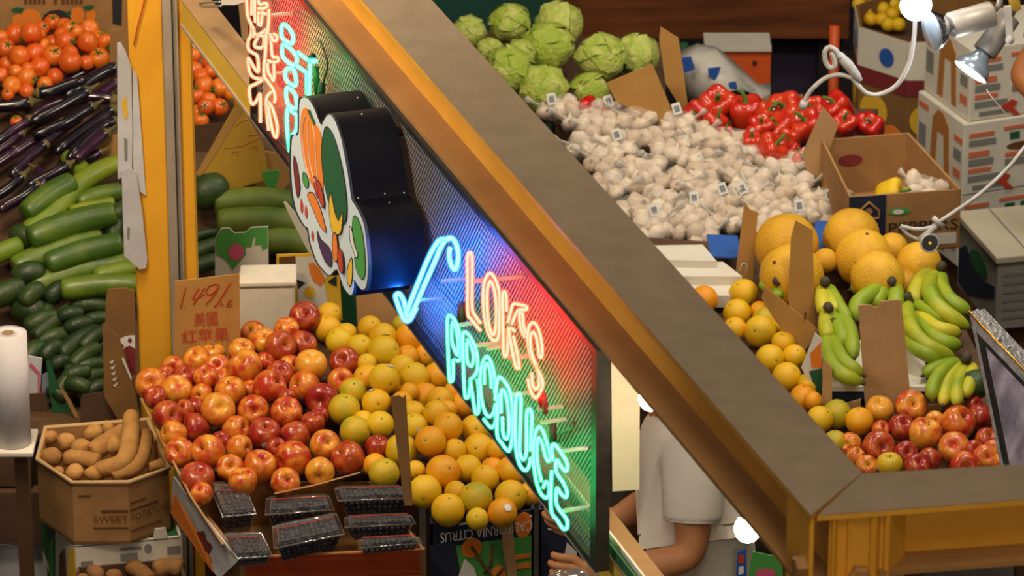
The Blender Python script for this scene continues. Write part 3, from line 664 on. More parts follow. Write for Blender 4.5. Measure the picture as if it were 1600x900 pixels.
# lettuce: a bumpy core with ruffled wrapper leaves
def lettuce_mesh(seed):
    rn = random.Random(seed); m = MB()
    m.lathe([(0 if i in (0, 16) else math.sin(math.pi * i / 16), -math.cos(math.pi * i / 16) * .92) for i in range(17)], 28)
    for i, v in enumerate(m.v):
        n = mnoise.noise(v * 1.9 + Vector((seed * 3.1, 0, 0))) * .16 + mnoise.noise(v * 5 + Vector((seed, 4, 0))) * .05
        m.v[i] = v * (.93 + n)
    return m
def leaf_mesh(seed):
    rn = random.Random(seed * 7 + 1); m = MB()
    for L in range(5):
        ax = Matrix.Rotation(rn.uniform(0, 6.28), 3, 'Z') @ Matrix.Rotation(rn.uniform(.3, 2.2), 3, 'Y')
        N, K = 8, 14; wmax = rn.uniform(.85, 1.25); vs = []; fs = []
        for i in range(N + 1):
            th = wmax * i / N
            for k in range(K):
                a = 2 * math.pi * k / K
                e = (i / N) ** 3
                rr = 1.0 + .02 + e * (.10 + .13 * math.sin(a * 5 + seed) + .08 * math.sin(a * 9 + L))
                rr = 1.0 + .015 + e * (.04 + .07 * math.sin(a * 5 + seed) + .045 * math.sin(a * 9 + L)) + .05 * mnoise.noise(Vector((math.cos(a) * th * 3, math.sin(a) * th * 3, seed + L)))
                t2 = th * (1 + .12 * math.sin(a * 3 + L))
                p = Vector((math.sin(t2) * math.cos(a), math.sin(t2) * math.sin(a), math.cos(t2) * .95)) * rr
                vs.append(ax @ p)
        for i in range(N):
            for k in range(K):
                fs.append((i * K + k, i * K + (k + 1) % K, (i + 1) * K + (k + 1) % K, (i + 1) * K + k))
        m.add(vs, fs, True)
    return m
for q in range(3):
    lt = proto_obj('lettuce', lettuce_mesh(q + 1).mesh('lettuce_head'), 'lettuce')
    reg('lettuce%d' % q, lt, [proto_child('wrapper_leaves', leaf_mesh(q + 1).mesh('wrapper_leaves', fix=False), 'lettuce_leaf', lt, 'loose ruffled outer leaves')])

def relax(items, rounds=60, keep=.90):
    # slide overlapping fruit along their own sight lines, lower ones outward, until they only touch
    for _ in range(rounds):
        moved = False
        for i in range(len(items)):
            a = items[i]
            for j in range(i + 1, len(items)):
                b = items[j]
                d = b['P'] - a['P']; need = (a['r'] + b['r']) * keep
                if d.length >= need: continue
                na = a['ray']; dn = d.dot(na); perp = (d - na * dn).length
                want = math.sqrt(max(need * need - perp * perp, 0)); sgn = 1 if dn >= 0 else -1
                mv = (want - abs(dn)) / 2
                a['P'] -= na * (sgn * mv); b['P'] += na * (sgn * mv); moved = True
        if not moved: break
def heap(data, pile, key, tones, mats, noun, where, group, cat, keep=.90, rowh=38, squash=1.0, tilt=1.0, stickers=.16, off=0, seed=3, grow=1.0):
    rn = random.Random(seed); items = []
    for e in data:
        x, y, r = e[:3]; k = e[3] if len(e) > 3 else rn.choice(list(tones))
        P = pile.at(x, y, off); items.append(dict(x=x, y=y, P=P, r=r * 1.07 * grow * mpp(P), k=k, ray=(P - CAM).normalized()))
    relax(items, keep=keep)
    ymax = max(i['y'] for i in items); rows = {}
    for it in items: rows.setdefault(int((ymax - it['y']) / rowh), []).append(it)
    for ri, (rk, L) in enumerate(sorted(rows.items())):
        L.sort(key=lambda q: q['x'])
        for ci, it in enumerate(L):
            sc = it['r'] * it['P'].lerp(CAM, 0).length / it['P'].length
            yaw = rn.uniform(0, 6.28); ti = abs(rn.gauss(.75, .45)) * tilt
            face = rn.uniform(-1.2, 1.2)
            rot = Matrix.Rotation(face, 3, 'Z') @ Matrix.Rotation(ti, 3, 'X') @ Matrix.Rotation(yaw if key != 'apple' else rn.uniform(-.7, .7), 3, 'Z')
            skip = set()
            if rn.random() > stickers: skip.add('sticker')
            if key == 'apple' and rn.random() < .35: skip.add('stem')
            if key == 'tomato' and rn.random() < .55: skip.add('calyx')
            o = put(key, it['P'], sc, rot.to_euler(), mats.get(it['k']), skip)
            rowtxt = 'front row' if ri == 0 else '%s row back' % ORD[ri + 1]
            postxt = 'alone' if len(L) == 1 else ('leftmost' if ci == 0 else 'rightmost' if ci == len(L) - 1 else '%s from left' % ORD[ci + 1])
            tag(o, '%s %s, %s, %s, %s' % (tones[it['k']], noun, postxt, rowtxt, where), cat, group)
    return items

# ================================================================== heaps
pileA = Pile(PZ(400, 750, .88), .25)       # apples and oranges on the left table
pileL = Pile(PZ(100, 600, .80), .45)       # sloping stand at the back left
pileR = Pile(PZ(1430, 680, .92), .10)      # right hand table
MT['apple_d'] = mat('apple_d', (.30, .014, .010), .3, col2=(.58, .14, .02), scale=1.1, lo=.42, hi=.80, rnd=.2, coat=.3, detail=5, stretch=(1.6, 1.6, .7))
MT['apple_y'] = mat('apple_y', (.76, .36, .035), .32, col2=(.56, .075, .012), scale=1.0, lo=.40, hi=.70, rnd=.3, coat=.3, detail=5, stretch=(1.6, 1.6, .7))
MT['orange_y'] = mat('orange_y', (.80, .45, .006), .42, col2=(.76, .52, .012), scale=1.2, rnd=.4, coat=.06, bump=.25, bscale=22)
MT['orange_g'] = mat('orange_g', (.64, .42, .010), .42, col2=(.42, .38, .012), scale=1.3, lo=.4, hi=.7, rnd=.3, coat=.06, bump=.25, bscale=22)
TA = {'r': 'red and orange', 'd': 'deep red', 'y': 'yellow blushed'}; MA = {'r': 'apple', 'd': 'apple_d', 'y': 'apple_y'}
apples = [(476, 497, 24, 'd'), (448, 516, 19, 'r'), (397, 523, 20, 'r'), (414, 536, 21, 'r'), (437, 542, 24, 'd'), (472, 541, 22, 'd'), (377, 550, 20, 'y'), (385, 573, 25, 'r'), (309, 564, 21, 'r'), (334, 554, 18, 'y'),
    (340, 574, 20, 'r'), (322, 590, 19, 'r'), (271, 575, 19, 'r'), (236, 600, 24, 'r'), (290, 594, 22, 'd'), (275, 612, 24, 'y'), (316, 616, 17, 'y'), (348, 598, 21, 'r'), (360, 613, 23, 'r'), (420, 605, 25, 'r'),
    (437, 586, 21, 'd'), (452, 572, 17, 'r'), (486, 572, 24, 'y'), (477, 604, 23, 'y'), (504, 624, 25, 'd'), (390, 610, 16, 'r'), (413, 566, 15, 'r'), (340, 641, 26, 'y'), (396, 642, 24, 'r'), (447, 646, 24, 'r'),
    (260, 650, 23, 'd'), (304, 670, 23, 'd'), (272, 678, 20, 'r'), (368, 672, 21, 'r'), (414, 680, 25, 'd'), (462, 680, 22, 'd'), (489, 662, 18, 'd'), (507, 696, 23, 'r'), (282, 708, 23, 'r'), (326, 706, 25, 'y'),
    (373, 700, 20, 'y'), (360, 732, 21, 'r'), (406, 730, 25, 'r'), (458, 716, 27, 'r'), (500, 736, 22, 'y'), (545, 716, 25, 'd'), (308, 750, 26, 'd'), (380, 754, 22, 'r'), (445, 754, 22, 'r'), (306, 638, 17, 'd'),
    (448, 622, 15, 'd'), (316, 772, 17, 'y'), (540, 566, 23, 'd'), (532, 596, 20, 'y'), (590, 700, 19, 'd'), (258, 588, 16, 'd'), (244, 622, 18, 'd'), (432, 700, 16, 'd'), (345, 690, 15, 'd'), (290, 640, 15, 'd'), (500, 650, 14, 'd')]
TO = {'o': 'deep coloured', 'y': 'golden yellow', 'g': 'greenish yellow'}; MO = {'o': 'orange', 'y': 'orange_y', 'g': 'orange_g'}
oranges = [(512, 514, 21, 'o'), (515, 492, 19, 'o'), (531, 534, 21, 'y'), (541, 522, 17, 'y'), (562, 542, 19, 'y'), (578, 512, 18, 'y'), (598, 526, 21, 'y'), (599, 549, 24, 'y'), (640, 528, 22, 'o'), (627, 507, 14, 'g'),
    (636, 558, 18, 'o'), (664, 556, 18, 'o'), (600, 592, 23, 'y'), (647, 590, 23, 'y'), (628, 574, 20, 'y'), (683, 588, 21, 'o'), (574, 591, 21, 'o'), (573, 568, 15, 'y'), (552, 612, 21, 'g'), (588, 630, 22, 'y'),
    (538, 640, 24, 'g'), (664, 619, 21, 'o'), (687, 625, 20, 'o'), (628, 628, 16, 'o'), (646, 645, 18, 'y'), (682, 646, 20, 'o'), (710, 612, 16, 'o'), (722, 634, 20, 'o'), (555, 674, 23, 'g'), (594, 664, 21, 'y'),
    (568, 658, 16, 'y'), (648, 667, 20, 'y'), (673, 690, 23, 'o'), (700, 667, 22, 'o'), (742, 671, 22, 'y'), (748, 702, 24, 'y'), (710, 704, 18, 'y'), (627, 704, 25, 'g'), (586, 727, 18, 'o'), (600, 740, 23, 'g'),
    (692, 738, 26, 'o'), (731, 732, 21, 'y'), (770, 733, 18, 'o'), (758, 748, 21, 'o'), (798, 736, 22, 'o'), (649, 735, 15, 'y'), (664, 768, 25, 'y'), (744, 779, 25, 'g'), (712, 769, 17, 'y'), (700, 797, 25, 'y'),
    (798, 775, 24, 'y'), (785, 801, 22, 'o'), (746, 811, 17, 'y'), (778, 702, 17, 'o'), (830, 772, 19, 'o'), (615, 604, 14, 'o'), (700, 640, 14, 'o'), (640, 612, 14, 'o')]
ia = heap(apples, pileA, 'apple', TA, MA, 'apple', 'heap by the price card', 'apples heaped on the left table', 'apple', keep=.88)
io = heap(oranges, pileA, 'orange', TO, MO, 'orange', 'heap below the neon sign', 'oranges heaped below the neon sign', 'orange', keep=.88, stickers=.2)
ro = [(1100, 468, 21, 'o'), (1162, 459, 22, 'y'), (1152, 489, 21, 'y'), (1187, 486, 15, 'o'), (1188, 518, 24, 'y'), (1195, 500, 19, 'g'), (1222, 507, 16, 'y'), (1148, 514, 18, 'o'), (1224, 536, 18, 'y'), (1237, 529, 17, 'g'),
    (1203, 561, 22, 'y'), (1241, 557, 18, 'y'), (1229, 589, 22, 'y'), (1264, 600, 17, 'y'), (1256, 622, 21, 'o'), (1281, 655, 20, 'y'), (1308, 647, 22, 'g'), (1343, 658, 21, 'o'), (1305, 691, 18, 'g'), (1270, 626, 14, 'o')]
io2 = heap(ro, pileR, 'orange', TO, MO, 'orange', 'heap right of the diagonal beam', 'oranges on the right table', 'orange', keep=.86, stickers=.15, seed=5)
ra = [(1374, 641, 21, 'y'), (1423, 636, 25, 'r'), (1408, 669, 20, 'd'), (1445, 679, 25, 'r'), (1496, 662, 26, 'r'), (1530, 652, 21, 'd'), (1491, 700, 24, 'y'), (1372, 699, 25, 'd'), (1415, 708, 18, 'd'), (1329, 693, 17, 'r'),
    (1354, 729, 17, 'r'), (1390, 728, 20, 'g'), (1432, 731, 20, 'd'), (1508, 728, 23, 'r'), (1540, 716, 20, 'y'), (1541, 688, 18, 'd'), (1553, 705, 17, 'r'), (1461, 657, 15, 'y'), (1376, 672, 14, 'r'), (1453, 718, 18, 'd'), (1522, 702, 14, 'd'), (1336, 713, 14, 'r'), (1521, 634, 14, 'd'), (1565, 724, 16, 'r')]
TA2 = dict(TA, g='green yellow'); MA2 = dict(MA, g='orange_g')
ia2 = heap(ra, pileR, 'apple', TA2, MA2, 'apple', 'heap behind the cross beam', 'apples behind the cross beam', 'apple', keep=.86, seed=9, rowh=30)
tl = [(82, 36, 12), (100, 40, 11), (109, 45, 12), (139, 46, 14), (65, 45, 11), (48, 51, 15), (22, 54, 15), (2, 58, 10), (8, 76, 14), (31, 88, 15), (53, 70, 11), (54, 84, 15), (69, 71, 10), (60, 55, 12), (83, 67, 12), (102, 65, 14), (137, 66, 15), (122, 66, 12), (153, 64, 14), (164, 66, 12), (84, 88, 15), (110, 84, 12), (110, 98, 16), (155, 92, 15), (135, 98, 11), (62, 106, 15), (9, 101, 11), (2, 118, 11), (41, 122, 14), (44, 108, 10), (86, 119, 12), (18, 134, 13), (12, 148, 9), (42, 143, 11), (26, 191, 9), (70, 132, 11), (25, 112, 10), (96, 54, 10), (150, 80, 10), (120, 50, 10)]
it = heap([t + ('r',) for t in tl], pileL, 'tomato', {'r': 'orange red'}, {}, 'tomato', 'heap left of the post', 'tomatoes left of the post', 'tomato', keep=.86, rowh=24, stickers=0, seed=11, off=.03, grow=1.10, tilt=1.7)
tr = [(303, 86, 11), (304, 110, 13), (314, 120, 12), (319, 134, 14), (345, 138, 15), (308, 151, 12), (326, 156, 11), (322, 167, 12), (342, 168, 13), (309, 176, 11), (313, 189, 12), (364, 147, 12), (375, 157, 11), (330, 112, 11), (326, 96, 10)]
it2 = heap([t + ('r',) for t in tr], pileL, 'tomato', {'r': 'orange red'}, {}, 'tomato', 'heap right of the post', 'tomatoes right of the post', 'tomato', keep=.86, rowh=24, stickers=0, seed=12, grow=1.08, tilt=1.7)
ll = [(732, 50, 27), (797, 38, 34), (875, 38, 39), (858, 74, 42), (940, 92, 41), (997, 86, 36), (795, 110, 40), (850, 140, 39), (922, 143, 32), (815, 84, 24), (765, 80, 22)]
pileT = Pile(PZ(850, 140, .98), .32)
rn = random.Random(4); L_ = []
for i, (x, y, r) in enumerate(ll):
    P = pileT.at(x, y); L_.append(dict(P=P, r=r * mpp(P) * .97, ray=(P - CAM).normalized()))
relax(L_, keep=.92)
wh = ['small pale lettuce half hidden by the beam, leftmost of the top row', 'upright green lettuce with a leaf tip, second in the top row', 'tall whitish lettuce at the back, rightmost of the top row', 'big ruffled lettuce in the middle of the pile', 'round pale lettuce right of the middle, behind the tan price card', 'loose leafy lettuce beside the tall cardboard divider', 'dark green lettuce against the beam on the left', 'round lettuce at the front of the pile, above the garlic', 'lettuce at the front behind the red pepper by the garlic', 'small lettuce wedged left of the big ruffled one', 'small curly lettuce by the beam under the top row']
for i, q in enumerate(L_):
    o = put('lettuce%d' % (i % 3), q['P'], q['r'], (rn.uniform(-.5, .5), rn.uniform(-.5, .5), rn.uniform(0, 6)))
    tag(o, wh[i], 'lettuce', 'lettuces piled at the back')
peps = [(1122, 167, 24), (1091, 176, 17), (1166, 181, 25), (1196, 182, 17), (1231, 177, 25), (1270, 173, 19), (1310, 170, 20), (1263, 199, 22), (1219, 208, 21), (1236, 218, 15), (1115, 194, 16), (1189, 201, 17), (1177, 217, 14), (1131, 212, 12), (1204, 235, 20), (1240, 240, 12), (1175, 224, 14), (1247, 256, 12), (913, 172, 17), (949, 177, 13), (1320, 196, 17), (1347, 194, 16), (1364, 200, 16)]
pileP = Pile(PZ(1210, 235, 1.012), .22)
heap([p + ('r',) for p in peps], pileP, 'pepper', {'r': 'glossy red'}, {}, 'bell pepper', 'heap beside the garlic', 'red bell peppers beside the garlic', 'bell pepper', keep=.80, rowh=20, stickers=0, seed=8, off=.03, grow=1.16)
ms = [(1229, 384, 50), (1237, 433, 51), (1330, 371, 45), (1349, 403, 45), (1394, 389, 25), (1371, 434, 42), (1436, 414, 36), (1415, 442, 20), (1290, 407, 19)]
M_ = []
for x, y, r in ms:
    P = pileR.at(x, y, .065); M_.append(dict(P=P, r=r * mpp(P), ray=(P - CAM).normalized()))
relax(M_, keep=.93)
wm = ['large yellow melon behind the two wooden price cards', 'large yellow melon half hidden by the taller price card, in front of another', 'yellow melon at the back of the group, topmost', 'yellow melon with dark spots in the middle of the group', 'small yellow melon behind the spotted one', 'yellow melon behind the banana stems', 'yellow melon on the right under the hanging clip lamp', 'small yellow melon showing between bananas and the right melon', 'small yellow melon peeping between the left and middle melons']
for i, q in enumerate(M_):
    tag(put('melon', q['P'], q['r'], (rn.uniform(-1, 1), rn.uniform(-1, 1), rn.uniform(0, 6))), wm[i], 'melon', 'yellow melons on the right table')

# ------------------------------------------------------------------ long vegetables
def prof(n, e0=.35, e1=.3, rnd=True):
    out = []
    for i in range(n):
        t = i / (n - 1); k = 1
        if t < .18: k = e0 + (1 - e0) * math.sin(t / .18 * math.pi / 2)
        if t > .82: k = e1 + (1 - e1) * math.sin((1 - t) / .18 * math.pi / 2)
        out.append(k)
    return out
def long_veg(name, path, rpx, mt, pile, off, label, cat, group, cap=None, e0=.35, e1=.25, fat=1.13):
    P = [pile.at(x, y, off) for x, y in path]
    if len(P) == 2: P = [P[0], (P[0] + P[1]) / 2 + pile.n * .006, P[1]]
    if cap: fat = .98
    r = rpx * fat * mpp(P[0]); d0 = (P[0] - P[1]).normalized(); d1 = (P[-1] - P[-2]).normalized()
    if not cap: P = [P[0] + d0 * r * .5] + P + [P[-1] + d1 * r * .6]
    S = smooth_path(P, 6)
    if (P[-1] - P[0]).length < 2.2 * r:          # keep short ones rounded
        d = (P[-1] - P[0]).normalized(); S = [P[0].lerp(P[-1], .5) + d * (r * 2.6 * (i / 12 - .5)) for i in range(13)]
    n_ = len(S) - 1
    rad = [r * k for k in prof(len(S), e0, e1)] if cap else [r * max(.12, (1 - abs(2 * i / n_ - 1) ** 3.0) ** .5) for i in range(n_ + 1)]
    m = MB(); m.tube(S, rad, 14)
    o = m.build(name, MT[mt]); tag(o, label, cat, group)
    if cap:
        d = (S[0] - S[1]).normalized()
        c = MB(); c.tube([S[2], S[1], S[0], S[0] + d * r * 1.1, S[0] + d * r * 2.0], [r * .98, r * .92, r * .55, r * .28, r * .22], 10)
        for i in range(len(c.v)): c.v[i] = c.v[i]
        c.build('calyx', MT[cap], o)['label'] = 'dull olive stem cap'
    return o
egg = [
    ([(157, 92), (146, 104), (120, 118), (85, 136)], 9, 'purple sheened eggplant lying highest, its stem against the tomatoes'),
    ([(186, 104), (165, 112), (140, 126), (100, 152)], 11, 'black eggplant with a long blue highlight below the highest one'),
    ([(55, 145), (80, 143), (105, 134), (135, 124)], 10, 'eggplant with an olive stem pointing left into the tomatoes'),
    ([(184, 158), (150, 152), (115, 156), (70, 172), (35, 198)], 11, 'long arched black eggplant crossing the middle of the pile'),
    ([(52, 158), (25, 164), (0, 166), (-25, 168)], 11, 'eggplant at the left edge with its pale stem to the right'),
    ([(148, 164), (125, 178), (95, 196), (50, 212)], 9, 'eggplant with a teal highlight under the long arched one'),
    ([(182, 168), (150, 190), (115, 216), (85, 240)], 10, 'long straight eggplant with a broad teal highlight'),
    ([(128, 182), (100, 200), (75, 220), (55, 238)], 8, 'thin eggplant left of the straight teal one'),
    ([(184, 188), (160, 198), (135, 220), (105, 250)], 10, 'violet sheened eggplant nearest the hanging papers'),
    ([(105, 188), (70, 208), (40, 228), (10, 248)], 9, 'magenta tipped eggplant on the left of the pile'),
    ([(75, 222), (50, 242), (32, 260), (15, 276)], 9, 'eggplant low on the left under the magenta one'),
    ([(54, 262), (62, 268), (67, 278), (66, 292)], 7, 'short pink eggplant tip above the dark cucumber'),
    ([(36, 205), (15, 222), (-5, 236), (-25, 250)], 9, 'dark eggplant at the left edge, upper one'),
    ([(50, 184), (22, 202), (0, 218), (-20, 230)], 9, 'dark eggplant at the left edge below the pale stem'),
    ([(110, 255), (85, 270), (62, 282), (40, 292)], 9, 'dull brown eggplant just above the cucumbers'),
    ([(160, 236), (142, 246), (128, 250), (112, 246)], 8, 'short eggplant beside the brown carton corner'),
    ([(38, 272), (16, 292), (-5, 306), (-22, 316)], 9, 'dark eggplant in the shadow on the far left'),
    ([(62, 286), (40, 304), (16, 318), (-5, 330)], 9, 'lowest dark eggplant beside the ribbed cucumber'),
    ([(184, 128), (172, 136), (160, 146), (140, 158)], 8, 'magenta eggplant end by the papers, below the blue one'),
    ([(140, 140), (115, 156), (80, 176), (45, 192)], 10, 'black eggplant filling the gap under the blue highlight'),
    ([(170, 205), (148, 222), (128, 240), (118, 252)], 9, 'black eggplant end above the yellow green cucumber'),
    ([(30, 232), (5, 250), (-15, 262), (-30, 270)], 9, 'dark eggplant at the left edge, lower one')]
for i, (p, r, lb) in enumerate(egg):
    long_veg('eggplant', p, r, 'eggplant', pileL, .012 + .016 * (i % 3), lb, 'eggplant', 'long eggplants left of the post', 'eggplant_cap', .55, .35)
ck = [
    ([(107, 246), (124, 262), (142, 285)], 13, 'cuke_light', 'short yellow green cucumber poking up beside the eggplants'),
    ([(184, 256), (155, 268), (122, 290), (84, 332), (48, 356)], 15, 'cuke_light', 'long ribbed yellow green cucumber running down the pile'),
    ([(108, 288), (78, 305), (46, 330)], 18, 'cuke', 'fat dark ribbed cucumber left of the long ribbed one'),
    ([(184, 300), (155, 306), (128, 315)], 14, 'cuke', 'small green cucumber right of the long ribbed one'),
    ([(174, 318), (145, 324), (115, 330)], 10, 'cuke_light', 'thin light cucumber under the small green one'),
    ([(170, 336), (110, 350), (56, 370)], 20, 'cuke', 'big smooth green cucumber across the middle of the pile'),
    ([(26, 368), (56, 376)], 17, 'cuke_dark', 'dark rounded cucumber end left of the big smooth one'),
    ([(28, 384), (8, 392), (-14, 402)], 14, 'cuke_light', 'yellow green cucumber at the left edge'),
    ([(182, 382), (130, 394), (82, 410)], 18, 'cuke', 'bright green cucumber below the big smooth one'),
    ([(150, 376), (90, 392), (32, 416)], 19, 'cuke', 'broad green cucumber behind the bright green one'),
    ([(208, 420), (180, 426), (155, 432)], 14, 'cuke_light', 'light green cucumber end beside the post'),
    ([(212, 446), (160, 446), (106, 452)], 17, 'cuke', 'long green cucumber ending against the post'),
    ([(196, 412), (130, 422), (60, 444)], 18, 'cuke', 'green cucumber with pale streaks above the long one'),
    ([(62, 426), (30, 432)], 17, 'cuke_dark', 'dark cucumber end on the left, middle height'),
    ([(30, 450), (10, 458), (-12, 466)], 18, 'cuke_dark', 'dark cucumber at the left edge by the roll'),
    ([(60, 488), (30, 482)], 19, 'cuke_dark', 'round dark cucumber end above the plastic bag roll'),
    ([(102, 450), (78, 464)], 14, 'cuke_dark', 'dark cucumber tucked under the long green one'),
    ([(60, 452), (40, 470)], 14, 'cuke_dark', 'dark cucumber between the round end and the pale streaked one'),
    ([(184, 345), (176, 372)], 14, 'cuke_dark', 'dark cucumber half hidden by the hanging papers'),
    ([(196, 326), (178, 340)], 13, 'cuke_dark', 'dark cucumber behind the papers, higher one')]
for i, (p, r, mt_, lb) in enumerate(ck):
    long_veg('cucumber', p, r, mt_, pileL, .010 + .018 * (i % 3), lb, 'cucumber', 'cucumbers left of the post', None, .3, .3)
sm = [([(75, 483), (72, 497)], 8), ([(125, 490), (97, 494)], 8), ([(84, 496), (47, 509)], 10), ([(105, 487), (80, 506), (58, 524)], 9), ([(164, 497), (130, 506)], 8), ([(106, 522), (64, 534)], 9), ([(150, 521), (122, 534), (100, 552)], 11), ([(164, 518), (132, 540)], 9), ([(150, 545), (117, 568)], 9), ([(163, 556), (126, 569)], 8), ([(62, 545), (42, 563)], 12), ([(104, 565), (84, 571)], 8), ([(163, 568), (108, 579)], 8), ([(136, 581), (105, 588)], 8), ([(144, 611), (128, 616)], 8), ([(162, 584), (120, 597)], 8), ([(136, 606), (108, 600)], 8), ([(165, 478), (118, 478)], 9), ([(140, 505), (108, 512)], 8), ([(90, 540), (70, 556)], 9), ([(165, 535), (140, 552)], 8), ([(112, 588), (96, 606)], 8), ([(165, 602), (140, 612)], 8), ([(100, 620), (80, 612)], 8)]
ROWN = {}
for i, (p, r) in enumerate(sorted(sm, key=lambda q: q[0][0][1])):
    r *= 1.35
    rk = int((p[0][1] - 470) / 24); ROWN.setdefault(rk, []).append((p, r))
for rk, L in sorted(ROWN.items()):
    L.sort(key=lambda q: q[0][0][0])
    for ci, (p, r) in enumerate(L):
        long_veg('small_cucumber', p, r, 'cuke_dark', pileL, .006 + .011 * ((ci + rk) % 3), 'small dark cucumber, %s from left in the %s row down, beside the bag roll' % (ORD[ci + 1], ORD[rk + 1]), 'cucumber', 'small dark cucumbers below the big ones', None, .3, .3)  # the shade these lower cucumbers lie in is part of this near-black green
gd = [([(345, 318), (400, 314), (458, 320)], 20, 'melon_green', 'long pale green gourd with yellow flecks, uppermost right of the post'),
      ([(350, 348), (410, 346), (474, 352)], 21, 'melon_green', 'long green gourd lying just below the uppermost one'),
      ([(420, 378), (450, 376), (482, 382)], 19, 'melon_green', 'dark green gourd below the white card edge'),
      ([(342, 296), (312, 306)], 25, 'cuke_dark', 'round dark green squash right beside the post'),
      ([(345, 362), (318, 366), (300, 372)], 8, 'cuke_dark', 'thin dark cucumber right of the post, upper'),
      ([(350, 378), (320, 388), (300, 398)], 11, 'cuke_dark', 'dark cucumber right of the post, middle'),
      ([(350, 404), (320, 412), (300, 420)], 12, 'cuke_dark', 'dark cucumber right of the post, lowest')]
for i, (p, r, mt_, lb) in enumerate(gd):
    long_veg('gourd' if 'gourd' in lb or 'squash' in lb else 'cucumber', p, r, mt_, pileL, .02 + .012 * (i % 2), lb, 'gourd' if 'gourd' in lb or 'squash' in lb else 'cucumber', 'gourds right of the post' if 'gourd' in lb else None, None, .4, .4)

# ------------------------------------------------------------------ bananas
def banana(path, rpx, parent, off=.03, mt_='banana'):
    P = [pileR.at(x, y, off + .01 * i * (len(path) - 1 - i)) for i, (x, y) in enumerate(path)]
    S = smooth_path(P, 5); n = len(S); r = rpx * mpp(P[0])
    rad = []
    for i in range(n):
        t = i / (n - 1); k = 1
        if t < .25: k = .38 + .62 * math.sin(t / .25 * math.pi / 2)
        if t > .80: k = .30 + .70 * math.sin((1 - t) / .20 * math.pi / 2)
        rad.append(r * k)
    m = MB(); m.tube(S, [q * 1.12 for q in rad], 11); o = m.build('banana', MT[mt_], parent)
    m = MB(); d = (S[-1] - S[-2]).normalized(); m.tube([S[-1] - d * .001, S[-1] + d * r * .5], [r * .34, r * .24], 6); m.build('banana_tip', MT['banana_tip'], o)
    return o
def hand(crown, fingers, label, rpx=10, off=.03, mt_='banana'):
    C0 = pileR.at(*crown, off + .035)
    t = empty('banana_bunch', C0, label, 'bananas', 'banana bunches on the right table')
    for f in fingers: banana(f, rpx, t, off, mt_)
    m = MB(); base = sum((pileR.at(*f[0], off) for f in fingers), Vector()) / len(fingers)
    m.tube([base, C0, C0 + (C0 - base) * .15], [.014, .011, .012], 8); m.build('crown', MT['banana_tip'], t)['label'] = 'dark brown cut crown'
hand((1471, 416), [[(1462, 424), (1441, 436), (1430, 457), (1431, 480)], [(1467, 425), (1453, 443), (1456, 466), (1478, 490), (1514, 512)], [(1471, 427), (1470, 448), (1486, 471), (1516, 489)]], 'green yellow banana bunch at the back, in front of the right melon', 12, .05)
hand((1417, 462), [[(1420, 470), (1418, 492), (1427, 518), (1452, 542), (1490, 557)], [(1424, 474), (1449, 485), (1474, 496), (1496, 510)], [(1430, 488), (1458, 510), (1479, 517), (1498, 521)], [(1428, 494), (1454, 522), (1477, 535), (1500, 540)], [(1416, 500), (1424, 536), (1446, 552), (1471, 562)]], 'large banana bunch with stickers, right of the tan card', 11, .05)
hand((1511, 558), [[(1499, 565), (1468, 571), (1443, 586)], [(1502, 567), (1475, 578), (1458, 602), (1457, 625)], [(1506, 569), (1482, 592), (1473, 632)], [(1512, 571), (1496, 600), (1495, 632)], [(1520, 571), (1517, 594), (1507, 620)]], 'greenish banana bunch fanned downwards beside the avocado', 10, .035)
hand((1302, 505), [[(1296, 514), (1291, 546), (1309, 580), (1347, 598)], [(1302, 514), (1306, 543), (1322, 568), (1348, 586)]], 'two long green bananas hanging at the left front, beside the tan card', 11, .05)
hand((1294, 480), [[(1299, 487), (1312, 515), (1319, 540)], [(1292, 487), (1290, 512), (1296, 530)], [(1303, 486), (1326, 512), (1334, 560)]], 'banana bunch with dark crown, second on the left side', 11, .07)
hand((1289, 440), [[(1286, 448), (1284, 470), (1288, 490)], [(1293, 448), (1306, 470), (1326, 504)], [(1290, 448), (1300, 474), (1308, 490)]], 'green banana bunch directly right of the tall price card', 10, .08)
hand((1393, 440), [[(1386, 446), (1362, 458), (1341, 474), (1336, 500)], [(1390, 448), (1376, 460), (1364, 480)], [(1396, 448), (1400, 462), (1398, 482)]], 'banana bunch behind the top of the tan card', 12, .07)
hand((1374, 432), [[(1368, 438), (1348, 446), (1330, 452)], [(1370, 440), (1350, 462), (1342, 484)]], 'small green banana bunch below the middle melons', 9, .06)
hand((1214, 440), [[(1210, 446), (1200, 444), (1188, 452)], [(1216, 447), (1224, 452), (1236, 462)], [(1213, 447), (1214, 456), (1216, 468)]], 'green banana bunch behind the notched cardboard flap', 9, .05)
m = MB(); P = pileR.at(1522, 602, .03); m.ball(P, 24 * mpp(P), 16, 10, (1, 1, 1.25), Matrix.Rotation(1.1, 3, 'Y'))
tag(m.build('avocado', MT['cuke_dark']), 'dark green avocado beside the silver framed panel', 'avocado')

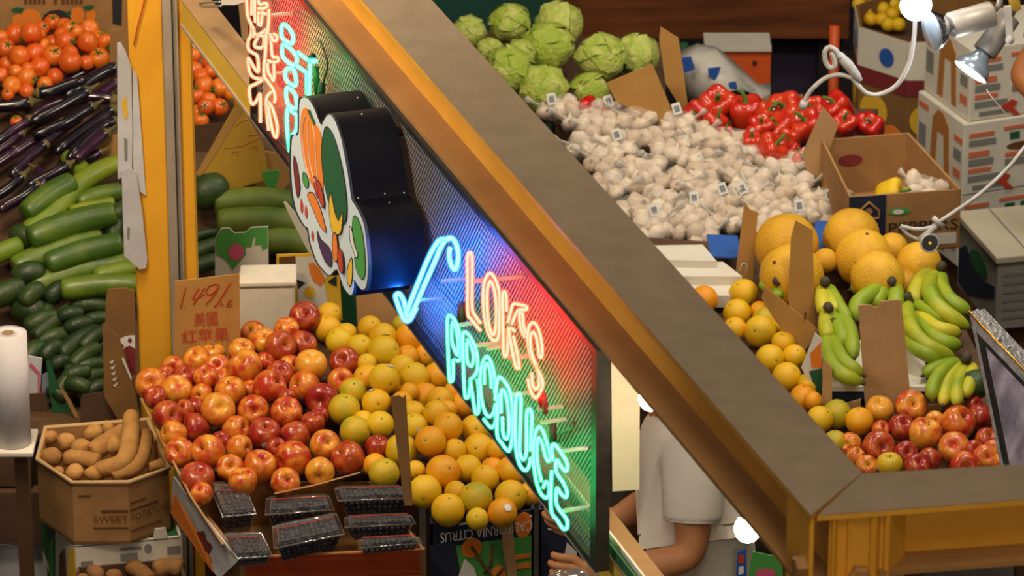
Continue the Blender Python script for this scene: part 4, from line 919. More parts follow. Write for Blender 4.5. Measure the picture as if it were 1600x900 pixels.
# ------------------------------------------------------------------ garlic in nets
def gl_mod(a, r, z): return r * (1 + .06 * math.cos(6 * a)), z
gm = lathe_mesh('garlic_bulb', [(0, -.70), (.35, -.74), (.75, -.55), (1, -.10), (.92, .25), (.62, .55), (.30, .75), (.14, .95), (.10, 1.2), (0, 1.25)], 12, gl_mod); gm.materials.append(MT['garlic'])
MT['net_veil'] = mat('net_veil', (.75, .70, .64), .5, alpha=.20)
poly = [(866, 168), (905, 176), (975, 176), (1050, 188), (1090, 214), (1150, 226), (1245, 256), (1290, 318), (1290, 340), (1235, 352), (1160, 366), (1080, 376), (1005, 372), (930, 268)]
def inside(x, y, pl):
    c = False; j = len(pl) - 1
    for i in range(len(pl)):
        if (pl[i][1] > y) != (pl[j][1] > y) and x < (pl[j][0] - pl[i][0]) * (y - pl[i][1]) / (pl[j][1] - pl[i][1]) + pl[i][0]: c = not c
        j = i
    return c
rg = random.Random(21); cent = []
tries = 0
while tries < 6000:
    tries += 1; x, y = rg.uniform(860, 1295), rg.uniform(165, 378)
    if inside(x, y, poly) and all(((x - a) / 40) ** 2 + ((y - b) / 23) ** 2 > 1 for a, b in cent): cent.append((x, y))
pileG = Pile(PZ(1080, 370, .93), .26)
rows = {}
for c in cent: rows.setdefault(int((378 - c[1]) / 27), []).append(c)
def garlic_net(x, y, label, pile=pileG, off=.02):
    C0 = pile.at(x, y, off); pxm = mpp(C0); t = empty('garlic_net', C0, label, 'garlic', 'nets of garlic bulbs')
    a = rg.uniform(-.6, .6); ux = Vector((math.cos(a), math.sin(a), .12 * rg.uniform(-1, 1))); uy = Vector((-math.sin(a), math.cos(a), .3)).normalized()
    hullp = []
    nb = rg.choice((4, 4, 5))
    for i in range(nb):
        lay = ((-.75, -.45), (.45, -.55), (-.2, .55), (1.0, .4), (-1.25, .45))[i]
        r = rg.uniform(.0225, .027); c = C0 + ux * (lay[0] * .034) + uy * (lay[1] * .034) + Vector((0, 0, rg.uniform(-.004, .012)))
        o = bpy.data.objects.new('garlic_bulb', gm); COL.objects.link(o); o.parent = t; o.location = c - C0; o.scale = (r, r, r * rg.uniform(.85, 1))
        o.rotation_euler = (rg.uniform(-1.4, 1.4), rg.uniform(-1.4, 1.4), rg.uniform(0, 6))
        for k in range(14):
            v = Vector((rg.gauss(0, 1), rg.gauss(0, 1), rg.gauss(0, 1))).normalized(); hullp.append(c + v * r * 1.06)
    bm = bmesh.new()
    for p in hullp: bm.verts.new(p - C0)
    bmesh.ops.convex_hull(bm, input=bm.verts); me = bpy.data.meshes.new('net_bag')
    bmesh.ops.delete(bm, geom=[v for v in bm.verts if not v.link_faces], context='VERTS')
    bm.to_mesh(me); bm.free(); me.materials.append(MT['net_veil'])
    me.polygons.foreach_set('use_smooth', [True] * len(me.polygons))
    o = bpy.data.objects.new('net_bag', me); COL.objects.link(o); o.parent = t
    e = C0 + ux * .052 * rg.choice((-1, 1)) + Vector((0, 0, .016)); d = (e - C0).normalized() + Vector((0, rg.uniform(-.4, .2), .35)); d.normalize()
    m = MB(); m.tube([e - d * .024, e - d * .008, e + d * .010, e + d * .030], [.016, .008, .007, .017], 9, flat=.45); m.build('net_tail', MT['garlic_net'], t)
    if rg.random() < .28:
        q = C0 + ux * rg.uniform(-.03, .03) + uy * rg.uniform(-.02, .02) + Vector((0, -.012, .034)); a1 = Vector((math.cos(a + .5), .1, math.sin(a + .5) * .4)).normalized(); b1 = Vector((-.1, .55, .8)); b1 = (b1 - a1 * b1.dot(a1)).normalized()
        Q = Quad(q - a1 * .011 - b1 * .015, q + a1 * .011 - b1 * .015, q + a1 * .011 + b1 * .015, q - a1 * .011 + b1 * .015, .0012)
        tg = Q.rect(0, 0, 1, 1, 'tag', MT['barcode'], t); tg['label'] = 'small silver barcode tag'
        Q.rect(.2, .2, .8, .75, 'barcode', MT['barcode_bars'], tg, 2)
for rk, L in sorted(rows.items()):
    L.sort()
    for ci, (x, y) in enumerate(L):
        garlic_net(x, y, 'net of white garlic, %s, %s, heap below the lettuces' % ('leftmost' if ci == 0 else 'rightmost' if ci == len(L) - 1 else ORD[ci + 1] + ' from left', 'front row' if rk == 0 else '%s row back' % ORD[rk + 1]))
# ================================================================== containers and cards
def carton(name, label, rim, down, mt, t=.006, group=None, cat='box', floor=True, mtin=None):
    rim = [Vector(p) for p in rim]; down = Vector(down); n = len(rim)
    base = sum(rim, Vector()) / n + down
    root = empty(name, base, label, cat, group)
    cen = sum(rim, Vector()) / n
    m = MB()
    for i in range(n):
        a, b = rim[i], rim[(i + 1) % n]; e = (b - a); inn = e.cross(down).normalized()
        if inn.dot(cen - a) < 0: inn = -inn
        m.prism([a, b, b + down, a + down], inn * t)
    if floor: m.prism([p + down for p in rim], -down.normalized() * t)
    m.build('box_walls', MT[mt], root)
    return root, rim, down
def wallq(rim, down, i, off=.002):
    n = len(rim); a, b = rim[i], rim[(i + 1) % n]
    return Quad(a + down, b + down, b, a, off)
SHELF = .749
def vcard(px, y, name, label, mt, cat='price card', group=None, thick=.004, lean=0, base=None):
    y0 = max(p[1] for p in px); V = [PY(p[0], p[1], y + lean * (y0 - p[1]) / 100) for p in px]
    if 10.33 < y < 10.471 and px[0][0] < 240 and base is None: base = SHELF
    if base is not None:
        zm = min(v.z for v in V)
        for v in V:
            if v.z < zm + .045: v.z = base
    m = MB(); m.prism(V, (0, thick, 0)); o = m.build(name, MT[mt]); return tag(o, label, cat, group), V
def pxpoly(root, V, pts, name, mt, lift=.0015):     # print on a card lying in plane V
    n = (V[1] - V[0]).cross(V[2] - V[0]).normalized()
    if n.dot(CAM - V[0]) < 0: n = -n
    m = MB(); m.prism([PP(x, y, V[0] + n * lift, n) for x, y in pts], n * .0004); return m.build(name, MT[mt], root)
def pxstroke(root, V, lines, name, mt, r=.0016, lift=.001):
    n = (V[1] - V[0]).cross(V[2] - V[0]).normalized()
    if n.dot(CAM - V[0]) < 0: n = -n
    m = MB()
    for L in lines: m.tube(smooth_path([PP(x, y, V[0] + n * lift, n) for x, y in L], 4), r, 5, flat=.4)
    return m.build(name, MT[mt], root)
def pxtext(root, V, txt, a, b, c, d, name, mt, turn=False, lift=.0015):   # corner pixels ll, lr, ur, ul
    n = (V[1] - V[0]).cross(V[2] - V[0]).normalized()
    if n.dot(CAM - V[0]) < 0: n = -n
    q = [PP(x, y, V[0] + n * lift, n) for x, y in (a, b, c, d)]
    return Quad(*q, .0006).text(txt, 0, 0, 1, 1, name, MT[mt], root, 1, turn)

# ---- left table carrying apples and oranges
nA = pileA.n
def boardA(px, py, off): return pileA.at(px, py, off)
lt = empty('produce_table', (-.35, 10.0, 0), 'sloping wooden display table under the apples and oranges', 'table')
dn = -nA
c4 = [boardA(300, 742, -.062), boardA(650, 742, -.062), boardA(846, 772, -.062), boardA(700, 505, -.062), boardA(292, 520, -.062)]
m = MB(); m.prism(c4, dn * .02); m.build('table_board', MT['card_dark'], lt)
for p in c4:
    q = p + (sum(c4, Vector()) / 5 - p) * .14 + dn * .022; m = MB(); m.box((q.x, q.y, q.z / 2), (.05, .05, q.z - .004)); m.build('leg', MT['table_wood'], lt)
# low cardboard walls round the heap
def wall_strip(px, h0, h1, name, label, mt='card', t=.005):
    V0 = [boardA(x, y, h0) for x, y in px]; V1 = [boardA(x, y, h1) for x, y in px]
    e = (V0[-1] - V0[0]); nn = e.cross(nA).normalized() * t
    m = MB(); 
    for i in range(len(px) - 1): m.prism([V0[i], V0[i + 1], V1[i + 1], V1[i]], nn)
    return tag(m.build(name, MT[mt]), label, 'cardboard')
wall_strip([(222, 622), (262, 700), (300, 775), (350, 850)], -.06, .012, 'cardboard_wall', 'cardboard wall along the left edge of the apple heap', 'card')
wall_strip([(428, 770), (490, 757), (562, 737)], -.05, .008, 'cardboard_wall', 'tan cardboard edge between the apples and the berry boxes', 'card')

# ---- berry box
nB = nA
bo = -.055
rim = [boardA(374, 872, bo), boardA(664, 858, bo), boardA(582, 752, bo + .004), boardA(280, 752, bo + .004)]
box, rm, dv = carton('berry_carton', 'open red printed carton holding clear boxes of blueberries', rim, -nA * .13, 'card', .006)
Q = wallq(rm, dv, 0)
Q.rect(.03, .44, .97, .995, 'red_print', MT['print_red'], box)['label'] = 'red printed front band'
Q.rect(.03, .0, .97, .44, 'orange_print', MT['ink_orange'], box)
for u in (.25, .68): Q.disc(u, .18, .13, .22, 'printed_fruit', MT['ink_yellow'], box, 2)
m = MB()
for u in (.25, .68): m.tube([Q(u + .14 * math.cos(a / 10 * math.pi), .18 + .24 * math.sin(a / 10 * math.pi), 3) for a in range(11)], .002, 5)
m.build('printed_outline', MT['ink_black'], box)
QL = Quad(rm[3] + dv, rm[0] + dv, rm[0], rm[3], .002); 
if QL.n.x > 0: QL = Quad(rm[0] + dv, rm[3] + dv, rm[3], rm[0], .002)
# outer flap folded down along the left side, printed white and orange
fl = [boardA(270, 745, bo + .005), boardA(372, 876, bo + .004), boardA(342, 905, bo - .10), boardA(268, 800, bo - .12)]
m = MB(); m.prism(fl, Vector((.004, 0, .002))); fo = m.build('printed_flap', MT['white_paper'], box); fo['label'] = 'side flap with white and orange print'
Qf = Quad(fl[3], fl[2], fl[1], fl[0], -.002) if Quad(fl[3], fl[2], fl[1], fl[0]).n.dot(CAM - fl[0]) < 0 else Quad(fl[3], fl[2], fl[1], fl[0], .002)
m = MB(); m.prism([Qf(u, v) for u, v in ((.0, .0), (.9, .0), (.7, .35), (.05, .65))], Qf.n * .0005); m.build('orange_print', MT['ink_orange'], fo)
m = MB(); m.prism([Qf(u, v, 1.6) for u, v in ((.45, .35), (.55, .7), (.62, .55), (.7, .62), (.72, .3), (.55, .2))], Qf.n * .0005); m.build('dark_print', MT['ink_maroon'], fo)

def clam(px4, h, label, cap=.012, tilt=0):
    # px4: pixel corners of the lid's top face, front-left, front-right, back-right, back-left
    top = [boardA(x, y, o) for x, y, o in px4]; d = -(top[1] - top[0]).cross(top[3] - top[0]).normalized()
    cen = sum(top, Vector()) / 4
    t = empty('berry_box', cen + d * (h + cap), label, 'berry box', 'clear boxes of blueberries')
    def ring(k, dd): return [cen + (p - cen) * k + d * dd for p in top]
    m = MB(); A_, B_ = ring(.90, .0), ring(1.0, cap * .6); C_ = ring(1.04, cap); 
    for X, Y in ((A_, B_), (B_, C_)):
        m.add(X + Y, [(i, (i + 1) % 4, 4 + (i + 1) % 4, 4 + i) for i in range(4)])
    m.add(A_, [(0, 1, 2, 3)])
    m.build('lid', MT['clam'], t)['label'] = 'clear plastic lid'
    m = MB(); m.tube([p for p in C_], .0022, 5, closed=True); m.build('lid_rim', MT['film'], t)
    D_, E_ = ring(.95, cap + .001), ring(.78, cap + h)
    m = MB(); m.add(D_ + E_, [(i, (i + 1) % 4, 4 + (i + 1) % 4, 4 + i) for i in range(4)] + [(4, 5, 6, 7)]); m.build('tray', MT['clam'], t)
    D_, E_ = ring(.91, cap * .7), ring(.75, cap + h - .002)
    m = MB(); m.add(D_ + E_, [(0, 1, 2, 3), (4, 5, 6, 7)] + [(i, (i + 1) % 4, 4 + (i + 1) % 4, 4 + i) for i in range(4)])
    rq = random.Random(int(px4[0][0]))
    la, lb2 = (top[1] - top[0]).length, (top[3] - top[0]).length; br = .0075
    for iu in range(int(la / (br * 1.9)) + 1):
        for iv in range(int(lb2 / (br * 1.9)) + 1):
            u, v = (iu + .5) * br * 1.9 / la, (iv + .5) * br * 1.9 / lb2
            if u < .97 and v < .97:
                q = top[0].lerp(top[1], u).lerp(top[3].lerp(top[2], u), v); m.ball(cen + (q - cen) * .84 + d * (cap * .9 + rq.uniform(-.003, .002)), br, 7, 5)
        for iw in range(min(3, int((h - .006) / (br * 2)))):
            u = (iu + .5) * br * 1.9 / la
            if u < .97: q = top[0].lerp(top[1], u); m.ball(cen + (q - cen) * (.89 - .05 * iw) + d * (cap + .008 + iw * br * 2), br, 7, 5)
    b = m.build('blueberries', MT['berries'], t); b['kind'] = 'stuff'
    rb = MB(); mid0 = (top[0] + top[1]) / 2; mid1 = (top[2] + top[3]) / 2
    l0, l1 = (top[0] * .3 + top[3] * .7), (top[1] * .3 + top[2] * .7)
    rb.tube([cen + (l0 - cen) * .9 - d * .0015, cen + (l1 - cen) * .9 - d * .0015], .0012, 5); rb.build('red_line', MT['ink_red'], t)
    # ribs on the tray and lid front
    rb = MB()
    for k in range(1, 6):
        a = k / 6; p0 = C_[0].lerp(C_[1], a); q0 = B_[0].lerp(B_[1], a)
        rb.tube([q0, p0], .0012, 4)
    rb.build('lid_ribs', MT['film'], t)
    return t
clam([(348, 800, -.005), (398, 796, -.005), (382, 754, .0), (328, 752, .0)], .065, 'tilted clear berry box at the back left of the carton, against an apple')
clam([(416, 798, -.01), (520, 790, -.01), (512, 770, -.005), (418, 774, -.005)], .065, 'clear berry box with a blue mark, at the back middle of the carton')
clam([(430, 850, .0), (536, 828, .0), (524, 798, .005), (428, 818, .005)], .055, 'clear berry box with glinting lid at the front middle of the carton')
clam([(370, 866, -.03), (424, 862, -.03), (408, 828, -.025), (350, 830, -.025)], .035, 'clear berry box low in the front left corner of the carton')
clam([(530, 776, .01), (640, 772, .01), (628, 756, .012), (524, 758, .012)], .055, 'topmost berry box of the stack on the carton\'s right')
clam([(540, 818, -.02), (648, 812, -.02), (640, 800, -.018), (540, 804, -.018)], .045, 'middle berry box of the stack on the carton\'s right')
clam([(562, 850, -.03), (658, 842, -.03), (652, 834, -.03), (562, 838, -.03)], .030, 'lowest berry box of the stack on the carton\'s right')
# thin cardboard upright beside the berries
yb = boardA(640, 800, 0).y - .03
vcard([(632, 790), (645, 790), (634, 617), (629, 622), (624, 618), (610, 620)], yb, 'cardboard_divider', 'narrow upright cardboard strip between the berries and the oranges', 'card', 'cardboard', thick=.004)

# ---- citrus cartons
ocit = -.05
rim = [boardA(672, 822, ocit), boardA(836, 796, ocit), boardA(830, 780, ocit), boardA(652, 790, ocit)]
fa, fb = PY(672, 818, boardA(672, 822, ocit).y), PY(834, 796, boardA(672, 822, ocit).y)
dep = Vector((0, .09, .02))
rim = [fa, fb, fb + dep, fa + dep]
cit, rm, dv = carton('citrus_carton', 'navy carton with upside down CALIFORNIA CITRUS print holding the front oranges', rim, Vector((0, 0, -.24)), 'ink_navy', .006)
Q = wallq(rm, dv, 0, .0025)
Q.text('CALIFORNIA CITRUS', .10, .80, .985, .90, 'lettering', MT['ink_white'], cit, 2.5, True)
Q.rects([(.28, .945, .62, .965), (.78, .93, .98, .95)], 'printed_lines', MT['ink_white'], cit)
Q.poly([(.16, .0), (.22, .74), (.98, .74), (.98, .0)], 'picture', MT['ink_green'], cit)['label'] = 'printed orchard picture'
Q.poly([(.0, .0), (.16, .0), (.30, .40), (.24, .78), (.0, .78)], 'navy_print', MT['ink_navy'], cit, 1.4)
Q.disc(.40, .70, .10, .10, 'printed_orange', MT['ink_orange'], cit, 1.8); Q.disc(.90, .86, .085, .13, 'printed_orange', MT['ink_orange'], cit, 1.2); Q.disc(.66, .40, .07, .08, 'printed_orange', MT['ink_orange'], cit, 1.8)
Q.poly([(.24, .0), (.27, .42), (.33, .60), (.42, .50), (.50, .25), (.52, .0)], 'pale_print', MT['ink_white'], cit, 2.2)
Q.disc(.36, .30, .08, .10, 'blue_print', MT['ink_blue'], cit, 2.6)
Q.strokes([[(.40, .72), (.52, .50), (.62, .35), (.70, .10)], [(.60, .70), (.58, .50), (.52, .42)], [(.62, .35), (.74, .50)]], .0035, 'printed_branch', MT['ink_brown'], cit, 2)
Q.rects([(.80, .42, .97, .47), (.80, .52, .97, .56)], 'orange_bars', MT['ink_orange'], cit, 2)
fa2, fb2 = PY(842, 797, fa.y + .01), PY(905, 786, fa.y + .01)
rim2 = [fa2, fb2, fb2 + dep, fa2 + dep]
cit2, rm2, dv2 = carton('citrus_carton', 'second navy citrus carton mostly hidden behind the end of the neon sign', rim2, Vector((0, 0, -.24)), 'ink_navy', .006)
Q = wallq(rm2, dv2, 0, .0025); Q.text('SURTIC', .22, .76, 1.5, .90, 'lettering', MT['ink_white'], cit2, 2) if False else Q.text('S', .22, .78, .52, .90, 'lettering', MT['ink_white'], cit2, 2)
Q.poly([(.55, .30), (.7, .62), (.95, .5), (.95, .25)], 'pale_print', MT['ink_white'], cit2); Q.disc(.5, .42, .07, .06, 'printed_orange', MT['ink_orange'], cit2)
cs_ = empty('carton_stand', ((fa.x + fb2.x) / 2, fa.y + .045, 0), 'plain dark block under the two citrus cartons', 'stand'); zb_ = fa.z - .246 + .0
zb_ = min(p_.z for p_ in (fa, fb, fa2, fb2)) - .248
m = MB(); m.box(((fa.x + fb2.x) / 2, fa.y + .05, zb_ / 2), (fb2.x - fa.x, .08, zb_)); m.build('block', MT['card_dark'], cs_)
stk_, _v = vcard([(794, 905), (808, 905), (800, 812), (790, 806), (781, 803), (786, 860)], fa.y - .006, 'cardboard_stake', 'torn', 'card_light', 'cardboard')
stk_.parent = cit; stk_.location = stk_.location - cit.location; stk_.name = 'torn_flap'
for k_ in ('label', 'category'): del stk_[k_]
stk_['label'] = 'narrow torn cardboard flap standing up'

# ---- sweet potato carton and things below
zs = .80
rp = [(113, 754), (200, 753), (264, 731), (232, 655), (70, 668), (58, 717)]
rim = [PZ(x, y, zs) for x, y in rp]
spc, rm, dv = carton('sweet_potato_carton', 'brown carton full of potatoes and sweet potatoes printed SWEET POTATOES', rim, (0, 0, -.155), 'card', .007)
m = MB(); m.tube([p + Vector((0, 0, -.001)) for p in rim], .0055, 6, closed=True); m.build('rolled_rim', MT['card_edge'], spc)
Q = Quad(rim[0] + dv, rim[2] + dv, rim[2], rim[0], .012)
# the front is two facets; print on the nearer one and carry on round
Qa = Quad(rim[0] + dv, rim[1] + dv, rim[1], rim[0], .002); Qb = Quad(rim[1] + dv, rim[2] + dv, rim[2], rim[1], .002)
Qa.text('SWEET', .36, .36, .98, .46, 'lettering', MT['ink_brown'], spc); Qb.text('POTATOES', .05, .36, .95, .47, 'lettering', MT['ink_brown'], spc)
Qa.rects([(.50, .52, .98, .555), (.35, .26, .98, .275), (.1, .78, .32, .80)], 'small_print', MT['ink_brown'], spc); Qb.rects([(.03, .52, .7, .555), (.03, .64, .4, .66), (.03, .2, .8, .215)], 'small_print', MT['ink_brown'], spc)
rn = random.Random(12)
def potato(name, path, rpx, z, label, cat, group, mt_='potato', e=(.45, .45), up=0):
    P = [PZ(x, y, z + up * i / max(1, len(path) - 1)) for i, (x, y) in enumerate(path)]
    r = rpx * mpp(P[0])
    if len(P) == 1:
        m = MB(); m.ball(P[0], r, 16, 10, (rn.uniform(1.0, 1.2), rn.uniform(.9, 1.05), rn.uniform(.8, .95)), Matrix.Rotation(rn.uniform(-.8, .8), 3, 'Z') @ Matrix.Rotation(rn.uniform(-.5, .5), 3, 'Y'))
        c0 = P[0]
        for i, v in enumerate(m.v): m.v[i] = c0 + (v - c0) * (1 + .16 * mnoise.noise(v * 42) + .05 * mnoise.noise(v * 120))
        return tag(m.build(name, MT[mt_]), label, cat, group)
    d0 = (P[0] - P[1]).normalized(); d1 = (P[-1] - P[-2]).normalized(); P = [P[0] + d0 * r * .5] + P + [P[-1] + d1 * r * .5]
    S = smooth_path(P, 6); rad = [r * max(.16, math.sqrt(max(0, 1 - abs(2 * i / (len(S) - 1) - 1) ** 3.2))) * (1 + .10 * mnoise.noise(s * 40)) for i, s in enumerate(S)]
    m = MB(); m.tube(S, rad, 12)
    for i, v in enumerate(m.v): m.v[i] = v + Vector((1, 1, 1)) * (.0022 * mnoise.noise(v * 55))
    return tag(m.build(name, MT[mt_]), label, cat, group)
GP = 'potatoes in the sweet potato carton'
for p, r, lb in [([(78, 684)], 13, 'small brown potato in the back left corner of the carton'), ([(98, 692), (108, 690)], 16, 'round potato next to the back left corner one'), ([(80, 714)], 17, 'large round potato against the left side of the carton'),
                 ([(124, 700), (132, 704)], 17, 'knobbly potato in the middle left of the carton'), ([(146, 676)], 15, 'round potato at the back of the carton with a dark eye'), ([(168, 668)], 11, 'small potato at the back edge of the carton'),
                 ([(106, 716), (130, 718), (150, 722)], 14, 'long potato lying across the middle of the carton'), ([(117, 738)], 15, 'round potato at the front left of the carton'), ([(148, 740)], 15, 'round potato at the front, right of its twin'),
                 ([(92, 736)], 9, 'tiny potato in the front left corner of the carton')]:
    potato('potato', p, r, zs - .012, lb, 'potato', GP)
for p, r, lb, up in [([(148, 704), (170, 690), (192, 676)], 16, 'thick pale sweet potato sloping behind the tall bent one', .02), ([(156, 734), (182, 728), (198, 712), (204, 680), (205, 652)], 15, 'tall bent sweet potato standing up at the back of the carton', .07),
                     ([(180, 742), (205, 732), (220, 715), (228, 682)], 14, 'sweet potato curving up along the right side of the carton', .03), ([(236, 730), (252, 726)], 9, 'thin sweet potato end in the right corner of the carton', 0), ([(175, 700), (184, 694)], 15, 'grey brown sweet potato end under the tall bent one', .01)]:
    potato('sweet_potato', p, r, zs - .005, lb, 'sweet potato', 'sweet potatoes in the carton', 'potato', (.5, .4), up)
# printed carton under it
zl = zs - .157
rp2 = [(117, 858), (281, 838), (240, 745), (64, 760)]
rim = [PZ(117, 852, zl), PZ(284, 838, zl), PZ(262, 775, zl), PZ(64, 786, zl)]
und, rm, dv = carton('printed_carton', 'green and white printed carton under the sweet potato carton', rim, (0, 0, -.16), 'white_card', .006)
m = MB(); m.prism([p + Vector((0, 0, -.002)) for p in rim], (0, 0, -.004)); m.build('lid_panel', MT['ink_dkgreen'], und)
Q = wallq(rm, dv, 0)
m = MB(); 
for u in (.25, .80): m.prism([Q(u - .07, 1.0), Q(u + .07, 1.0), Q(u + .05, 1.16), Q(u - .05, 1.16)], -Q.n * .004)
m.build('lock_tabs', MT['white_card'], und)
Q.rects([(.42, .86, .62, .90), (.42, .70, .58, .80), (.05, .62, .16, .74)], 'small_print', MT['ink_grey'], und); Q.disc(.68, .86, .035, .07, 'printed_seal', MT['ink_grey'], und); Q.rect(.86, .74, .98, .86, 'grey_block', MT['ink_grey'], und)
QL = Quad(rm[3] + dv, rm[0] + dv, rm[0], rm[3], .002)
QL.poly([(.0, .3), (.35, .0), (.42, .9), (.0, .98)], 'green_print', MT['ink_dkgreen'], und); QL.poly([(.5, 0), (.75, 0), (.7, .75), (.55, .55)], 'brown_print', MT['ink_brown'], und, 1.4); QL.poly([(.75, .1), (1, .0), (1, .95), (.82, .8)], 'yellow_print', MT['ink_yellow'], und, 1.2)
QL.poly([(.2, 0), (.32, 0), (.36, .7), (.24, .5)], 'green_print', MT['ink_green'], und, 1.8)
zq = zl - .055
tr = [PZ(100, 960, zq), PZ(300, 945, zq), PZ(283, 872, zq), PZ(122, 886, zq)]
tray, rm, dv = carton('potato_tray', 'low tray of brown potatoes at the bottom left edge', tr, (0, 0, -.08), 'card_dark', .006, cat='tray')
for p, r, lb in [([(205, 884), (222, 896), (232, 905)], 14, 'long potato pointing left in the low tray'), ([(246, 890), (264, 886), (280, 888)], 15, 'oval potato at the right of the low tray'), ([(150, 896)], 15, 'potato at the left of the low tray, beside the white tab'), ([(178, 900)], 12, 'small potato second from left in the low tray'), ([(130, 906)], 12, 'potato at the far left corner of the low tray'), ([(238, 880)], 10, 'small dark potato behind the oval one in the low tray')]:
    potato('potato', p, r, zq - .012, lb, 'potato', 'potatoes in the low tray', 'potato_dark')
# low stand for these
m = MB(); q = [PZ(40, 850, 0), PZ(290, 850, 0)]
sb = empty('low_stand', PZ(180, 880, zl - .165), 'dark low stand carrying the printed carton', 'stand'); 
z_ = zl - .162; c_ = (PZ(117, 858, zl) + PZ(240, 745, zl)) / 2
m = MB(); m.box((c_.x, c_.y + .02, z_ - .012), (.24, .20, .02)); m.build('top', MT['table_wood'], sb)
for i, j in ((-1, -1), (1, -1), (1, 1), (-1, 1)):
    m = MB(); m.box((c_.x + i * .09, c_.y + .02 + j * .07, (z_ - .024) / 2), (.04, .04, z_ - .026)); m.build('leg', MT['table_wood'], sb)
zt_ = zq - .082
st_ = empty('tray_stand', PZ(200, 920, 0), 'plain dark support under the low potato tray', 'stand')
q_ = sum(tr, Vector()) / 4; m = MB(); m.box((q_.x, q_.y, zt_ / 2), (.20, .12, zt_ - .004)); m.build('block', MT['card_dark'], st_)

# ---- roll of bags on its stand
zr = .93; B0 = PZ(20, 690, zr); rr = 29 * mpp(B0)
rl = empty('plastic_bag_roll', B0, 'white roll of plastic produce bags standing at the left edge', 'roll of bags')
top_z = PY(20, 520, B0.y).z
m = MB(); m.lathe([(.018, 0), (rr, 0), (rr, top_z - zr), (.014, top_z - zr), (.014, top_z - zr - .03), (.012, .01)], 32, Matrix.Translation(B0)); m.build('bag_film', MT['roll'], rl)
m = MB(); m.lathe([(.0135, top_z - zr - .05), (.0135, top_z - zr + .001), (.0105, top_z - zr + .001), (.0105, top_z - zr - .05)], 16, Matrix.Translation(B0)); m.build('core', MT['roll_core'], rl)
rs = empty('roll_stand', Vector((B0.x, B0.y, 0)), 'white plate on a brown wooden post under the bag roll', 'stand')
m = MB(); m.box((B0.x - .01, B0.y + .01, zr - .008), (.12, .13, .012)); m.build('plate', MT['white_card'], rs, bevel=.003)
m = MB(); pw = PY(38, 800, B0.y + .01); m.box((pw.x, pw.y, (zr - .015) / 2), (.030, .04, zr - .016)); m.build('wooden_post', MT['table_wood'], rs)
# dim crates behind the roll
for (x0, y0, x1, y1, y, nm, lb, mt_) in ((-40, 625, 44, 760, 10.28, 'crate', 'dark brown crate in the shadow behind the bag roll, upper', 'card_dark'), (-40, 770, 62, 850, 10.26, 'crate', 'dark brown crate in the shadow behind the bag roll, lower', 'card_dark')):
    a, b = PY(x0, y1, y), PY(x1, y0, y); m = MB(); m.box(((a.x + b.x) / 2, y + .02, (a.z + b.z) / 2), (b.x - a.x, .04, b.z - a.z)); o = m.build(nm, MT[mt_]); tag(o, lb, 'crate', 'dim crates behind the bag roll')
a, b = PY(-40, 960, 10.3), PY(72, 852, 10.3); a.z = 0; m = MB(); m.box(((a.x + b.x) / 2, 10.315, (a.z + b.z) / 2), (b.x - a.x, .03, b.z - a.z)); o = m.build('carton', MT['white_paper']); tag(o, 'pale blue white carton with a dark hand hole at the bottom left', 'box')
h = [PY(x, y, 10.303) for x, y in ((14, 858), (56, 853), (57, 866), (14, 869))]; m = MB(); m.prism(h, (0, -.002, 0)); m.build('hand_hole', MT['ink_black'], o)
o, V = vcard([(45, 640), (60, 640), (66, 560), (44, 556)], 10.462, 'striped_carton', 'white carton flap with pink stripes behind the bag roll', 'white_paper', 'box')
pxpoly(o, V, [(48, 566), (62, 582), (62, 588), (46, 572)], 'pink_stripe', 'ink_pink'); pxpoly(o, V, [(59, 586), (62, 586), (61, 638), (59, 638)], 'pink_stripe', 'ink_pink')
o, V = vcard([(66, 640), (76, 640), (80, 580), (66, 586)], 10.468, 'blue_carton', 'light blue carton flap next to the pink striped one', 'lamp_blue', 'box')
o, V = vcard([(45, 655), (75, 655), (72, 614), (45, 616)], 10.45, 'brown_carton', 'small brown carton behind the bag roll', 'card_dark', 'box')
for pts, y, lb, mt_ in (([(82, 646), (112, 690), (118, 690), (90, 600), (76, 562), (72, 566)], 10.44, 'tilted cardboard edge nearest the bag roll, green inside', 'ink_dkgreen'), ([(95, 610), (118, 662), (124, 660), (110, 626), (92, 600)], 10.41, 'tilted tan cardboard edge right of the green one', 'card')):
    vcard(pts, y, 'cardboard_flap', lb, mt_, 'cardboard', 'tilted cardboard edges left of the carton')
o, V = vcard([(126, 662), (206, 652), (200, 608), (178, 610), (130, 617), (126, 624)], 10.38, 'brown_carton', 'dark brown carton front above the sweet potato carton', 'card_dark', 'box')
shf = empty('low_shelf', (PY(130, 655, 10.4).x, 10.4, 0), 'dark low shelf left of the post carrying the upright carton flaps', 'shelf')
xs0, xs1 = PY(30, 655, 10.4).x, PY(206, 655, 10.4).x
m = MB(); m.box(((xs0 + xs1) / 2, 10.40, .738), (xs1 - xs0, .15, .02)); m.build('board', MT['table_wood'], shf)
for x_ in (xs0 + .03, xs1 - .03):
    m = MB(); m.box((x_, 10.40, .364), (.03, .10, .727)); m.build('leg', MT['table_wood'], shf)
